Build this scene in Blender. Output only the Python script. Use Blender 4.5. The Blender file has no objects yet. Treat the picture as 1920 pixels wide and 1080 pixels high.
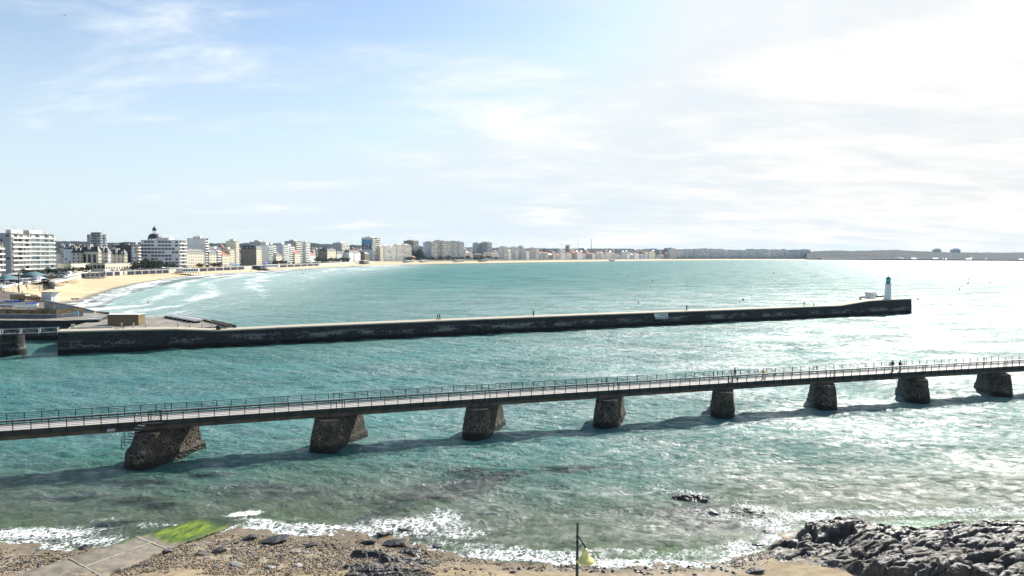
import bpy, bmesh, math, random
import numpy as np
from mathutils import Vector, Matrix, noise as mnoise
random.seed(7)
rng = np.random.default_rng(11)
R = math.radians
scene = bpy.context.scene
COL = scene.collection

# ------------------------------------------------------------ camera
CAM_H = 22.0
FPX = 1280.0
PITCH = math.atan(62.0 / FPX)
ROLL = R(-0.30)
cam_data = bpy.data.cameras.new('camera')
cam_data.sensor_width = 36.0
cam_data.lens = 36.0 * FPX / 1920.0
cam_data.clip_start = 0.1
cam_data.clip_end = 40000
cam = bpy.data.objects.new('camera', cam_data)
COL.objects.link(cam)
CAM_M = Matrix.Rotation(math.pi / 2 - PITCH, 4, 'X') @ Matrix.Rotation(-ROLL, 4, 'Z')
cam.matrix_world = Matrix.Translation((0, 0, CAM_H)) @ CAM_M
scene.camera = cam

# ------------------------------------------------------------ light
SUN_AZ = R(35)       # clockwise from +Y
SUN_EL = R(34)
world = bpy.data.worlds.new('World')
scene.world = world
world.use_nodes = True
wt = world.node_tree
for n in list(wt.nodes): wt.nodes.remove(n)
def WN(t, **k):
    n = wt.nodes.new(t)
    for a, b in k.items(): setattr(n, a, b)
    return n
w_out = WN('ShaderNodeOutputWorld'); w_bg = WN('ShaderNodeBackground')
sky = WN('ShaderNodeTexSky', sky_type='NISHITA', sun_disc=False, sun_elevation=SUN_EL, sun_rotation=SUN_AZ,
         altitude=0.0, air_density=1.0, dust_density=0.6, ozone_density=1.6)
def wmath(op, a, b=None, c=None):
    n = WN('ShaderNodeMath', operation=op)
    for i, v in enumerate((a, b, c)):
        if v is None: continue
        if isinstance(v, (int, float)): n.inputs[i].default_value = v
        else: wt.links.new(v, n.inputs[i])
    return n.outputs[0]
tc = WN('ShaderNodeTexCoord')
sep = WN('ShaderNodeSeparateXYZ'); wt.links.new(tc.outputs['Generated'], sep.inputs[0])
zc = wmath('ADD', wmath('MAXIMUM', sep.outputs[2], 0.0), 0.15)
cx = wmath('DIVIDE', sep.outputs[0], zc); cy = wmath('DIVIDE', sep.outputs[1], zc)
comb = WN('ShaderNodeCombineXYZ'); wt.links.new(cx, comb.inputs[0]); wt.links.new(cy, comb.inputs[1])
def cloud_noise(scale, detail, rough, rot, stretch, loc, dist=0.0):
    m = WN('ShaderNodeMapping'); m.inputs['Rotation'].default_value = (0, 0, R(rot)); m.inputs['Scale'].default_value = stretch
    m.inputs['Location'].default_value = loc
    wt.links.new(comb.outputs[0], m.inputs[0])
    n = WN('ShaderNodeTexNoise'); n.inputs['Scale'].default_value = scale; n.inputs['Detail'].default_value = detail
    n.inputs['Roughness'].default_value = rough; n.inputs['Distortion'].default_value = dist
    wt.links.new(m.outputs[0], n.inputs['Vector'])
    return n.outputs[0]
n1 = cloud_noise(1.15, 10, 0.62, 34, (0.72, 1.35, 1), (7.1, 2.7, 0), 0.5)
n2 = cloud_noise(0.30, 4, 0.5, 10, (0.8, 1.2, 1), (5.3, 0.4, 0), 0.0)
n3 = cloud_noise(3.2, 8, 0.66, 42, (0.65, 1.5, 1), (0.2, 8.0, 0), 0.6)
# direction measure: more cloud cover towards the sun side
dots = wmath('ADD', wmath('MULTIPLY', sep.outputs[0], math.sin(R(48))), wmath('MULTIPLY', sep.outputs[1], math.cos(R(48))))
cov = wmath('MULTIPLY', wmath('SUBTRACT', dots, 0.60), 0.42)
v = wmath('ADD', wmath('ADD', wmath('MULTIPLY', n1, 1.05), wmath('MULTIPLY', n2, 0.30)), wmath('ADD', wmath('MULTIPLY', n3, 0.22), wmath('SUBTRACT', cov, 0.168)))
mr = WN('ShaderNodeMapRange', interpolation_type='SMOOTHSTEP'); wt.links.new(v, mr.inputs[0])
mr.inputs[1].default_value = 0.46; mr.inputs[2].default_value = 0.86; mr.inputs[3].default_value = 0.0; mr.inputs[4].default_value = 0.96
# thin milky veil that thickens towards the horizon
veil = WN('ShaderNodeMapRange', interpolation_type='SMOOTHERSTEP'); wt.links.new(sep.outputs[2], veil.inputs[0])
veil.inputs[1].default_value = 0.0; veil.inputs[2].default_value = 0.40; veil.inputs[3].default_value = 0.80; veil.inputs[4].default_value = 0.05
fac = wmath('SUBTRACT', 1.0, wmath('MULTIPLY', wmath('SUBTRACT', 1.0, mr.outputs[0]), wmath('SUBTRACT', 1.0, veil.outputs[0])))
skc = WN('ShaderNodeVectorMath', operation='MINIMUM'); wt.links.new(sky.outputs[0], skc.inputs[0]); skc.inputs[1].default_value = (5.5, 5.85, 6.2)
vmx = WN('ShaderNodeMix', data_type='RGBA'); wt.links.new(veil.outputs[0], vmx.inputs['Factor']); wt.links.new(skc.outputs[0], vmx.inputs[6]); vmx.inputs[7].default_value = (4.55, 5.35, 5.9, 1)
mix = WN('ShaderNodeMix', data_type='RGBA')
wt.links.new(mr.outputs[0], mix.inputs['Factor']); wt.links.new(vmx.outputs[2], mix.inputs[6])
SKY_STR = 0.090
CLOUD = 6.3
cb = wmath('MULTIPLY', wmath('ADD', wmath('ADD', 0.33, wmath('MULTIPLY', n1, 0.75)), wmath('ADD', wmath('MULTIPLY', n3, 0.42), wmath('MULTIPLY', dots, 0.04))), CLOUD)
cvm = WN('ShaderNodeCombineColor')
wt.links.new(wmath('MULTIPLY', cb, wmath('ADD', 0.91, wmath('MULTIPLY', dots, 0.085))), cvm.inputs[0]); wt.links.new(wmath('MULTIPLY', cb, 0.985), cvm.inputs[1]); wt.links.new(wmath('MULTIPLY', cb, wmath('SUBTRACT', 1.03, wmath('MULTIPLY', dots, 0.07))), cvm.inputs[2])
wt.links.new(cvm.outputs[0], mix.inputs[7])
# blue clear part a little cleaner than the raw sky model
wt.links.new(mix.outputs[2], w_bg.inputs[0]); w_bg.inputs[1].default_value = SKY_STR
wt.links.new(w_bg.outputs[0], w_out.inputs[0])

sun_data = bpy.data.lights.new('sun', 'SUN'); sun_data.energy = 4.6; sun_data.angle = R(0.53); sun_data.color = (1.0, 0.95, 0.87)
sun = bpy.data.objects.new('sun', sun_data); COL.objects.link(sun)
sdir = Vector((math.sin(SUN_AZ) * math.cos(SUN_EL), math.cos(SUN_AZ) * math.cos(SUN_EL), math.sin(SUN_EL)))
sun.rotation_euler = sdir.to_track_quat('Z', 'Y').to_euler()
sun.location = (0, 0, 200)

vs = scene.view_settings
vs.view_transform = 'Standard'; vs.look = 'None'; vs.gamma = 1; vs.use_curve_mapping = False
vs.exposure = 0.88
scene.render.engine = 'CYCLES'
cy = scene.cycles
cy.max_bounces = 6; cy.diffuse_bounces = 2; cy.glossy_bounces = 2; cy.transmission_bounces = 2; cy.transparent_max_bounces = 10; cy.volume_bounces = 0
cy.caustics_reflective = False; cy.caustics_refractive = False
cy.use_adaptive_sampling = True; cy.adaptive_threshold = 0.02
cy.use_denoising = True
cy.sample_clamp_indirect = 4.0

# ------------------------------------------------------------ helpers
def ray(px, py):
    v = Vector(((px - 960) / FPX, (540 - py) / FPX, -1.0))
    return (CAM_M.to_3x3() @ v)
def at(px, py, z=0.0):
    """place in the world that the photograph shows at (px, py), for a known height above the water"""
    d = ray(px, py); t = (z - CAM_H) / d.z
    return Vector((d.x * t, d.y * t, z))
def atd(px, py, y):
    """the same for a known distance ahead"""
    d = ray(px, py); t = y / d.y
    return Vector((d.x * t, y, CAM_H + d.z * t))

def tag(o, label=None, cat=None, group=None, kind=None):
    if label: o['label'] = label
    if cat: o['category'] = cat
    if group: o['group'] = group
    if kind: o['kind'] = kind
    return o
def mesh_obj(name, me, parent=None, mat=None):
    o = bpy.data.objects.new(name, me); COL.objects.link(o)
    if parent is not None: o.parent = parent
    if mat is not None and not me.materials: me.materials.append(mat)
    return o
def empty(name, loc, rz=0, label=None, cat=None, group=None):
    o = bpy.data.objects.new(name, None); COL.objects.link(o)
    o.location = loc; o.rotation_euler = (0, 0, rz); o.empty_display_size = 0.3
    return tag(o, label, cat, group)
def copy_tree(o, parent=None):
    c = o.copy(); COL.objects.link(c)
    if parent is not None: c.parent = parent
    for ch in list(o.children): copy_tree(ch, c)
    return c

class MB:
    """collects boxes, bars, lathes ... and links them as ONE mesh object"""
    def __init__(s): s.v = []; s.f = []; s.mi = []; s.cur = 0; s.smooth = []
    def add(s, vs_, fs, smooth=False):
        b = len(s.v); s.v.extend([tuple(p) for p in vs_])
        for f in fs: s.f.append(tuple(b + i for i in f)); s.mi.append(s.cur); s.smooth.append(smooth)
        return s
    def box(s, x0, x1, y0, y1, z0, z1):
        return s.add([(x0,y0,z0),(x1,y0,z0),(x1,y1,z0),(x0,y1,z0),(x0,y0,z1),(x1,y0,z1),(x1,y1,z1),(x0,y1,z1)],
              [(0,3,2,1),(4,5,6,7),(0,1,5,4),(1,2,6,5),(2,3,7,6),(3,0,4,7)])
    def prism(s, poly, z0, z1):
        n = len(poly)
        if not isinstance(z0, (list, tuple)): z0 = [z0] * n
        if not isinstance(z1, (list, tuple)): z1 = [z1] * n
        vs_ = [(p[0], p[1], z0[i]) for i, p in enumerate(poly)] + [(p[0], p[1], z1[i]) for i, p in enumerate(poly)]
        fs = [tuple(range(n))[::-1], tuple(range(n, 2 * n))] + [(i, (i+1) % n, n + (i+1) % n, n + i) for i in range(n)]
        return s.add(vs_, fs)
    def bar(s, a, b, w, h=None, up=(0,0,1)):
        """square bar from a to b"""
        h = w if h is None else h
        a = Vector(a); b = Vector(b); d = (b - a)
        if d.length < 1e-6: return s
        d.normalize(); u = Vector(up)
        if abs(d.dot(u)) > 0.98: u = Vector((1, 0, 0))
        sx = d.cross(u).normalized(); sy = sx.cross(d).normalized()
        vs_ = []
        for p in (a, b):
            for i, j in ((-1,-1),(1,-1),(1,1),(-1,1)): vs_.append(p + sx * i * w / 2 + sy * j * h / 2)
        return s.add(vs_, [(0,1,2,3),(7,6,5,4),(0,4,5,1),(1,5,6,2),(2,6,7,3),(3,7,4,0)])
    def tube(s, a, b, r0, r1=None, n=8, cap=True):
        r1 = r0 if r1 is None else r1
        a = Vector(a); b = Vector(b); d = (b - a).normalized()
        u = Vector((0,0,1)) if abs(d.z) < 0.95 else Vector((1,0,0))
        sx = d.cross(u).normalized(); sy = sx.cross(d).normalized()
        vs_ = []
        for p, r in ((a, r0), (b, r1)):
            for k in range(n):
                t = 2 * math.pi * k / n; vs_.append(p + (sx * math.cos(t) + sy * math.sin(t)) * r)
        fs = [(k, n + k, n + (k+1) % n, (k+1) % n) for k in range(n)]
        s.add(vs_, fs, True)
        if cap: s.add(vs_, [tuple(range(n)), tuple(range(2*n-1, n-1, -1))])
        return s
    def lathe(s, prof, n=16, c=(0,0,0), smooth=True):
        vs_ = []
        for r, z in prof:
            for k in range(n):
                t = 2 * math.pi * k / n; vs_.append((c[0] + r * math.cos(t), c[1] + r * math.sin(t), c[2] + z))
        fs = []
        for i in range(len(prof) - 1):
            for k in range(n): fs.append((i*n + k, i*n + (k+1) % n, (i+1)*n + (k+1) % n, (i+1)*n + k))
        s.add(vs_, fs, smooth)
        return s
    def mesh(s, name, mats):
        me = bpy.data.meshes.new(name)
        me.from_pydata(s.v, [], s.f)
        if not isinstance(mats, (list, tuple)): mats = [mats]
        for m in mats: me.materials.append(m)
        if len(mats) > 1: me.polygons.foreach_set('material_index', s.mi)
        me.polygons.foreach_set('use_smooth', s.smooth)
        me.update()
        return me
    def build(s, name, mats, parent=None):
        return mesh_obj(name, s.mesh(name, mats), parent)

def grid_mesh(name, X, Y, Z, attrs=None, smooth=True):
    """X, Y, Z are (rows, cols) arrays"""
    r, c = X.shape
    me = bpy.data.meshes.new(name)
    co = np.stack([X, Y, Z], -1).reshape(-1, 3).astype(np.float32)
    idx = np.arange(r * c).reshape(r, c)
    q = np.stack([idx[:-1, :-1], idx[:-1, 1:], idx[1:, 1:], idx[1:, :-1]], -1).reshape(-1, 4)
    me.vertices.add(len(co)); me.vertices.foreach_set('co', co.ravel())
    me.loops.add(q.size); me.loops.foreach_set('vertex_index', q.ravel().astype(np.int32))
    me.polygons.add(len(q))
    me.polygons.foreach_set('loop_start', np.arange(0, q.size, 4, dtype=np.int32))
    me.polygons.foreach_set('use_smooth', np.full(len(q), smooth))
    me.update(calc_edges=True)
    if attrs:
        for k, a in attrs.items():
            at_ = me.attributes.new(k, 'FLOAT', 'POINT'); at_.data.foreach_set('value', a.ravel().astype(np.float32))
    return me

# value noise / fbm on numpy arrays
_perm = rng.random((256, 256)).astype(np.float32)
def vnoise(x, y):
    xi = np.floor(x).astype(np.int64); yi = np.floor(y).astype(np.int64)
    fx = x - xi; fy = y - yi
    fx = fx * fx * fx * (fx * (fx * 6 - 15) + 10); fy = fy * fy * fy * (fy * (fy * 6 - 15) + 10)
    a = _perm[xi & 255, yi & 255]; b = _perm[(xi+1) & 255, yi & 255]; c = _perm[xi & 255, (yi+1) & 255]; d = _perm[(xi+1) & 255, (yi+1) & 255]
    return (a * (1-fx) + b * fx) * (1-fy) + (c * (1-fx) + d * fx) * fy
def fbm(x, y, oct=5, gain=0.5, ridged=False):
    s = np.zeros_like(x, dtype=np.float64); a = 1.0; t = 0.0
    c, sn = math.cos(0.7), math.sin(0.7)
    for i in range(oct):
        n = vnoise(x + 17.3 * i, y + 5.1 * i)
        if ridged: n = 1 - np.abs(2 * n - 1)
        s += a * n; t += a; a *= gain
        x, y = (x * c - y * sn) * 2.03, (x * sn + y * c) * 2.03
    return s / t
def sstep(a, b, x):
    t = np.clip((x - a) / (b - a), 0, 1); return t * t * (3 - 2 * t)
def seg_dist(X, Y, pts):
    """distance to a polyline"""
    d = np.full(X.shape, 1e9)
    for (x0, y0), (x1, y1) in zip(pts[:-1], pts[1:]):
        dx, dy = x1 - x0, y1 - y0; L = dx*dx + dy*dy + 1e-9
        t = np.clip(((X - x0) * dx + (Y - y0) * dy) / L, 0, 1)
        d = np.minimum(d, np.hypot(X - x0 - t * dx, Y - y0 - t * dy))
    return d
def inside(X, Y, poly):
    r = np.zeros(X.shape, bool); n = len(poly)
    for i in range(n):
        x0, y0 = poly[i]; x1, y1 = poly[(i+1) % n]
        c = ((y0 > Y) != (y1 > Y))
        with np.errstate(divide='ignore', invalid='ignore'):
            r ^= c & (X < (x1 - x0) * (Y - y0) / (y1 - y0 + 1e-12) + x0)
    return r
# ------------------------------------------------------------ materials
class NT:
    """small node-tree writer"""
    def __init__(s, name):
        s.m = bpy.data.materials.new(name); s.m.use_nodes = True; s.t = s.m.node_tree
        for n in list(s.t.nodes): s.t.nodes.remove(n)
        s.out = s.n('ShaderNodeOutputMaterial')
    def n(s, t, **k):
        n = s.t.nodes.new(t)
        for a, b in k.items(): setattr(n, a, b)
        return n
    def l(s, a, b): s.t.links.new(a, b)
    def setin(s, sock, v):
        if isinstance(v, bpy.types.NodeSocket): s.l(v, sock)
        elif isinstance(v, (tuple, list)) and len(v) == 3 and sock.type == 'RGBA': sock.default_value = (*v, 1)
        else: sock.default_value = v
    def coord(s, scale=(1,1,1), rot=(0,0,0), loc=(0,0,0), obj=True):
        """object space, or world space when obj is False"""
        if obj: c = s.n('ShaderNodeTexCoord').outputs['Object']
        else: c = s.n('ShaderNodeNewGeometry').outputs['Position']
        m = s.n('ShaderNodeMapping'); m.inputs['Scale'].default_value = scale; m.inputs['Rotation'].default_value = rot; m.inputs['Location'].default_value = loc
        s.l(c, m.inputs[0]); return m.outputs[0]
    def noise(s, vec, scale, detail=4, rough=0.5, dist=0.0):
        n = s.n('ShaderNodeTexNoise'); s.l(vec, n.inputs['Vector'])
        for k, v in (('Scale', scale), ('Detail', detail), ('Roughness', rough), ('Distortion', dist)): n.inputs[k].default_value = v
        return n.outputs[0]
    def voro(s, vec, scale, feature='F1', out='Distance', rnd=1.0):
        n = s.n('ShaderNodeTexVoronoi', feature=feature); s.l(vec, n.inputs['Vector']); n.inputs['Scale'].default_value = scale
        n.inputs['Randomness'].default_value = rnd
        return n.outputs[out]
    def math(s, op, a, b=None, c=None, clamp=False):
        n = s.n('ShaderNodeMath', operation=op, use_clamp=clamp)
        for i, v in enumerate((a, b, c)):
            if v is not None: s.setin(n.inputs[i], v)
        return n.outputs[0]
    def ramp(s, f, lo, hi, a=0.0, b=1.0, smooth=True):
        n = s.n('ShaderNodeMapRange', interpolation_type='SMOOTHSTEP' if smooth else 'LINEAR'); s.l(f, n.inputs[0])
        for i, v in enumerate((lo, hi, a, b)): n.inputs[i+1].default_value = v
        return n.outputs[0]
    def mix(s, f, a, b, blend='MIX'):
        n = s.n('ShaderNodeMix', data_type='RGBA', blend_type=blend)
        s.setin(n.inputs['Factor'], f); s.setin(n.inputs[6], a); s.setin(n.inputs[7], b); return n.outputs[2]
    def cramp(s, f, stops):
        n = s.n('ShaderNodeValToRGB'); s.l(f, n.inputs[0]); e = n.color_ramp.elements
        while len(e) < len(stops): e.new(0.5)
        for i, (p, c) in enumerate(stops): e[i].position = p; e[i].color = (*c, 1)
        return n.outputs[0]
    def bump(s, h, strength, dist=0.1, normal=None):
        n = s.n('ShaderNodeBump'); s.l(h, n.inputs['Height']); s.setin(n.inputs['Strength'], strength); n.inputs['Distance'].default_value = dist
        if normal is not None: s.l(normal, n.inputs['Normal'])
        return n.outputs[0]
    def attr(s, name):
        return s.n('ShaderNodeAttribute', attribute_name=name).outputs['Fac']
    def pos(s):
        g = s.n('ShaderNodeNewGeometry'); x = s.n('ShaderNodeSeparateXYZ'); s.l(g.outputs['Position'], x.inputs[0]); return x.outputs
    def principled(s, color, rough=0.7, normal=None, metal=0.0, spec=0.4, **kw):
        p = s.n('ShaderNodeBsdfPrincipled')
        s.setin(p.inputs['Base Color'], color); s.setin(p.inputs['Roughness'], rough); s.setin(p.inputs['Metallic'], metal); s.setin(p.inputs['Specular IOR Level'], spec)
        if normal is not None: s.l(normal, p.inputs['Normal'])
        for k, v in kw.items(): s.setin(p.inputs[k], v)
        s.l(p.outputs[0], s.out.inputs[0]); return p

def plain(name, c, rough=0.7, metal=0.0, var=0.18, scale=0.6, bump=0.0, world=False, spec=0.4):
    """one paint or stone with uneven tone"""
    t = NT(name); v = t.coord(obj=not world)
    n = t.noise(v, scale, 5, 0.6)
    n2 = t.noise(v, scale * 9, 3, 0.6)
    f = t.math('ADD', t.math('MULTIPLY', n, 0.7), t.math('MULTIPLY', n2, 0.3))
    dark = tuple(x * (1 - var * 1.6) for x in c); lite = tuple(min(1, x * (1 + var)) for x in c)
    col = t.mix(t.ramp(f, 0.3, 0.7), dark, lite)
    t.principled(col, rough, t.bump(n2, bump, 0.05) if bump else None, metal, spec)
    return t.m
M = {}
M['white_wall'] = plain('white_render', (0.84, 0.83, 0.79), 0.8, var=0.06, scale=0.08)
M['warm_white'] = plain('warm_white_render', (0.76, 0.75, 0.66), 0.8, var=0.06, scale=0.08)
M['cream_wall'] = plain('cream_render', (0.72, 0.66, 0.51), 0.85, var=0.08, scale=0.1)
M['pale_wall'] = plain('pale_grey_render', (0.66, 0.66, 0.64), 0.85, var=0.08, scale=0.1)
M['grey_wall'] = plain('grey_render', (0.42, 0.42, 0.42), 0.85, var=0.1, scale=0.1)
M['brown_wall'] = plain('brown_stone', (0.28, 0.23, 0.18), 0.85, var=0.12, scale=0.2)
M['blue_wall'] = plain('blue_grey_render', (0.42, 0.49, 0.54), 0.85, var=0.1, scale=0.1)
M['orange_wall'] = plain('orange_render', (0.62, 0.36, 0.2), 0.85, var=0.1, scale=0.1)
M['dark_wall'] = plain('dark_cladding', (0.06, 0.065, 0.075), 0.7, var=0.2, scale=0.2)
M['glass'] = plain('window_glass', (0.03, 0.04, 0.05), 0.12, var=0.5, scale=0.3, spec=0.6)
M['blue_glass'] = plain('blue_window_glass', (0.10, 0.22, 0.30), 0.12, var=0.3, scale=0.3, spec=0.6)
M['shutter'] = plain('white_shutter', (0.66, 0.66, 0.62), 0.6, var=0.1, scale=0.5)
M['slate'] = plain('slate_roof', (0.045, 0.05, 0.06), 0.5, var=0.3, scale=0.5)
M['zinc'] = plain('zinc_roof', (0.30, 0.33, 0.36), 0.45, var=0.15, scale=0.3)
M['tile'] = plain('clay_tile_roof', (0.36, 0.14, 0.08), 0.85, var=0.25, scale=0.6)
M['flat_roof'] = plain('flat_roof', (0.22, 0.22, 0.21), 0.9, var=0.2, scale=0.2)
M['balcony_glass'] = plain('balcony_panel', (0.55, 0.62, 0.62), 0.25, var=0.08, scale=0.3)
M['concrete'] = plain('concrete', (0.36, 0.35, 0.32), 0.85, var=0.2, scale=0.4, bump=0.2)
M['pale_concrete'] = plain('pale_concrete', (0.52, 0.50, 0.44), 0.85, var=0.15, scale=0.35, bump=0.2)
M['dark_metal'] = plain('dark_green_metal', (0.018, 0.03, 0.03), 0.45, metal=0.3, var=0.2)
M['steel'] = plain('galvanised_steel', (0.42, 0.44, 0.45), 0.45, metal=0.6, var=0.15)
M['rust'] = plain('rusty_steel', (0.10, 0.07, 0.05), 0.8, var=0.4, scale=3)
M['black_paint'] = plain('black_paint', (0.012, 0.013, 0.014), 0.4, var=0.2)
M['white_paint'] = plain('white_paint', (0.78, 0.78, 0.76), 0.5, var=0.05)
M['blue_cover'] = plain('blue_cover', (0.02, 0.06, 0.30), 0.6, var=0.3)
M['red_paint'] = plain('red_paint', (0.5, 0.04, 0.03), 0.5, var=0.1)
M['yellow_canvas'] = plain('yellow_canvas', (0.75, 0.45, 0.02), 0.7, var=0.1)
M['orange_paint'] = plain('orange_paint', (0.7, 0.18, 0.02), 0.5, var=0.1)
M['asphalt'] = plain('asphalt', (0.10, 0.10, 0.10), 0.9, var=0.25, scale=0.1, world=True)
M['paving'] = plain('promenade_paving', (0.42, 0.40, 0.35), 0.85, var=0.15, scale=0.05, world=True)
M['bark'] = plain('bark', (0.07, 0.05, 0.035), 0.9, var=0.3, scale=2)
M['skin'] = plain('skin', (0.45, 0.27, 0.19), 0.6, var=0.05)
M['hair'] = plain('dark_hair', (0.02, 0.015, 0.01), 0.6, var=0.2)
M['navy_cloth'] = plain('navy_cloth', (0.012, 0.018, 0.04), 0.85, var=0.2)
M['black_cloth'] = plain('black_cloth', (0.012, 0.012, 0.014), 0.85, var=0.2)
M['jeans'] = plain('blue_jeans', (0.03, 0.07, 0.20), 0.85, var=0.2)
M['yellow_cloth'] = plain('yellow_cloth', (0.50, 0.40, 0.03), 0.8, var=0.1)
M['red_cloth'] = plain('red_cloth', (0.55, 0.04, 0.03), 0.8, var=0.1)
M['beige_cloth'] = plain('beige_cloth', (0.35, 0.28, 0.2), 0.85, var=0.1)

def foliage(name, c):
    t = NT(name); v = t.coord(obj=False)
    n = t.noise(v, 0.5, 4, 0.7)
    col = t.mix(t.ramp(n, 0.3, 0.7), tuple(x * 0.55 for x in c), tuple(x * 1.5 for x in c))
    t.principled(col, 0.75, None, 0, 0.2); return t.m
M['leaf'] = foliage('dark_foliage', (0.035, 0.055, 0.025))
M['leaf2'] = foliage('green_foliage', (0.055, 0.085, 0.03))
# ------------------------------------------------------------ shore lines (world metres)
def line(pts, z): return [tuple(at(x, y, z)[:2]) for x, y in pts]
# water's edge of the bay
SHORE = [(-216, 180), (-195, 230)] + line([(140, 571), (165, 562), (215, 543), (255, 533), (300, 525), (350, 518), (400, 514), (460, 511), (504, 507), (593, 502.5),
               (640, 499.5), (727, 497), (800, 495), (950, 492.7), (1100, 490.3), (1240, 488.3), (1400, 487.6), (1520, 487.8), (1700, 488), (1920, 489.5), (2150, 491)], 0)
# foot of the sea wall (top of the sand)
WALLF = line([(40, 546), (70, 541), (110, 535), (142, 527), (160, 522), (197, 518), (230, 516.2), (317, 512.3), (372, 509.3), (458, 505.2), (520, 502), (600, 498),
              (640, 495.6), (700, 492.6), (800, 490.6), (950, 489.2), (1100, 487.6), (1240, 486.1), (1400, 485.8), (1520, 486), (1700, 486.3), (1920, 488), (2150, 489.5)], 2.6)
WALLT_Z = 6.0
# foreground water's edge
FS = [(-400, 1008), (0, 1018), (130, 1032), (210, 1034), (330, 1012), (445, 992), (560, 1004), (680, 1008), (760, 1014), (800, 1038), (900, 1047), (1000, 1055), (1100, 1062),
      (1250, 1065), (1350, 1057), (1420, 1036), (1450, 1012), (1500, 1003), (1700, 997), (1920, 992), (2400, 980)]
FSW = line(FS, 0)
fsx = np.array([p[0] for p in FSW]); fsy = np.array([p[1] for p in FSW])
def fshore(X): return np.interp(X, fsx, fsy)
def ell(X, Y, px, py, rx, ry, rot=0.0, z=0.0):
    """soft blob (1 in the middle) centred where the photograph has it; radii in metres"""
    c = at(px, py, z); dx = X - c.x; dy = Y - c.y; a = R(rot)
    u = (dx * math.cos(a) + dy * math.sin(a)) / rx; v_ = (-dx * math.sin(a) + dy * math.cos(a)) / ry
    return np.clip(1.6 - 1.15 * np.sqrt(u*u + v_*v_), 0, 1)

def fground(X, Y):
    """height of the near beach and the sea bed in front of it"""
    d = Y - fshore(X)                       # + is seaward
    w = 0.5 * (fbm(X * 0.45, Y * 0.45, 3) - 0.5)
    land = -d * 0.10 + w * 0.35
    sea = -d * 0.075 - 0.0011 * d * d + w * 0.5
    z = np.where(d < 0, land, sea)
    # raised sand bank under the water on the right of the outcrop and weed-grown ledges
    for px, py, rx, ry, rot, hh in ROCKBED:
        z = z + ell(X, Y, px, py, rx, ry, rot) * hh
    return np.clip(z, -7, 4)
ROCKBED = [(850, 920, 6.5, 2.4, 28, .45), (780, 945, 4.0, 1.8, 20, .4), (255, 940, 2.2, 1.0, 20, .3)]

# ------------------------------------------------------------ near beach and sea bed
gx = np.linspace(-75, 80, 1000); gy = np.concatenate([np.linspace(12, 40, 30)[:-1], np.linspace(40, 60, 170)[:-1], np.linspace(60, 130, 70)])
GX, GY = np.meshgrid(gx, gy)
GZ = fground(GX, GY)
GZ += np.where(GZ > -0.3, 1, 0.3) * (fbm(GX * 3.1, GY * 3.1, 3) - 0.5) * 0.07
weed = np.zeros_like(GX)
WEEDS = [(870, 905, 5.5, 2.2, 25), (800, 935, 5.0, 2.0, 22), (930, 895, 3.5, 1.6, 20), (880, 885, 3, 1.2, 10), (255, 940, 2.4, 1.3, 10), (300, 950, 2.2, .8, 8), (235, 905, 5, 1.0, 5), (120, 935, 4, .7, 5),
                            (620, 945, .9, .5, 0), (660, 935, 1.4, .35, 10), (700, 975, 1.6, .7, 10), (230, 980, 2.2, .5, 15), (200, 985, 1.5, .5, 0), (970, 950, 1.1, .35, 0), (1070, 880, 5, 1.2, 10), (1300, 960, 3.5, 1.5, 20),
                            (560, 925, 4, .8, 12), (480, 915, 5, .9, 8), (1350, 985, 3.5, 1.6, 0), (400, 890, 4, .7, 8), (740, 960, 2.5, 1.0, 15)]
for px, py, rx, ry, rot in WEEDS:
    weed = np.maximum(weed, ell(GX, GY, px, py, rx, ry, rot, -0.6))
weed *= sstep(0.25, 0.55, fbm(GX * 0.8, GY * 1.3, 5) + weed * 0.25)
gravel = np.zeros_like(GX)
for px, py, rx, ry, rot in [(450, 1040, 9, 3.2, -6), (620, 1050, 8, 3.2, 0), (300, 1060, 5, 2.5, 0), (80, 1060, 7, 2.0, 0), (720, 1060, 4, 2, 0), (1060, 1072, 4, .45, 0), (1150, 1066, 4, .4, 0), (1400, 1052, 2.6, .8, 25), (1350, 1062, 2, .4, 0), (0, 1070, 7, 2, 0)]:
    gravel = np.maximum(gravel, ell(GX, GY, px, py, rx, ry, rot))
wet = 1 - sstep(0.02, 0.30, GZ + 0.12 * (fbm(GX, GY, 3) - .5))
wet *= 0.25 + 0.75 * sstep(-0.25, -0.02, GZ)
t = NT('beach_sand'); vw = t.coord(obj=False)
nn = t.noise(vw, 1.2, 5, 0.6); nf = t.noise(vw, 14, 4, 0.7)
sandc = t.mix(t.ramp(nn, 0.3, 0.7), (0.22, 0.17, 0.105), (0.34, 0.27, 0.17))
pv = t.n('ShaderNodeTexVoronoi', feature='F1'); t.l(vw, pv.inputs['Vector']); pv.inputs['Scale'].default_value = 9.0
pcol = t.n('ShaderNodeSeparateColor'); t.l(pv.outputs['Color'], pcol.inputs[0])
pebc = t.cramp(pcol.outputs[0], [(0.0, (0.07, 0.06, 0.05)), (0.35, (0.20, 0.155, 0.10)), (0.62, (0.30, 0.24, 0.16)), (0.85, (0.42, 0.40, 0.36)), (1.0, (0.10, 0.10, 0.10))])
gf = t.math('MULTIPLY', t.attr('gravel'), t.ramp(t.noise(vw, 0.9, 4, 0.6), 0.28, 0.55))
col = t.mix(gf, sandc, pebc)
col = t.mix(t.math('MULTIPLY', t.attr('wet'), 0.55), col, t.mix(1.0, col, (0.42, 0.40, 0.38), 'MULTIPLY'))
col = t.mix(t.attr('weed'), col, t.mix(nf, (0.012, 0.018, 0.02), (0.035, 0.035, 0.035)))
pb = t.math('MULTIPLY', t.math('SUBTRACT', 1.0, pv.outputs['Distance']), gf)
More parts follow.
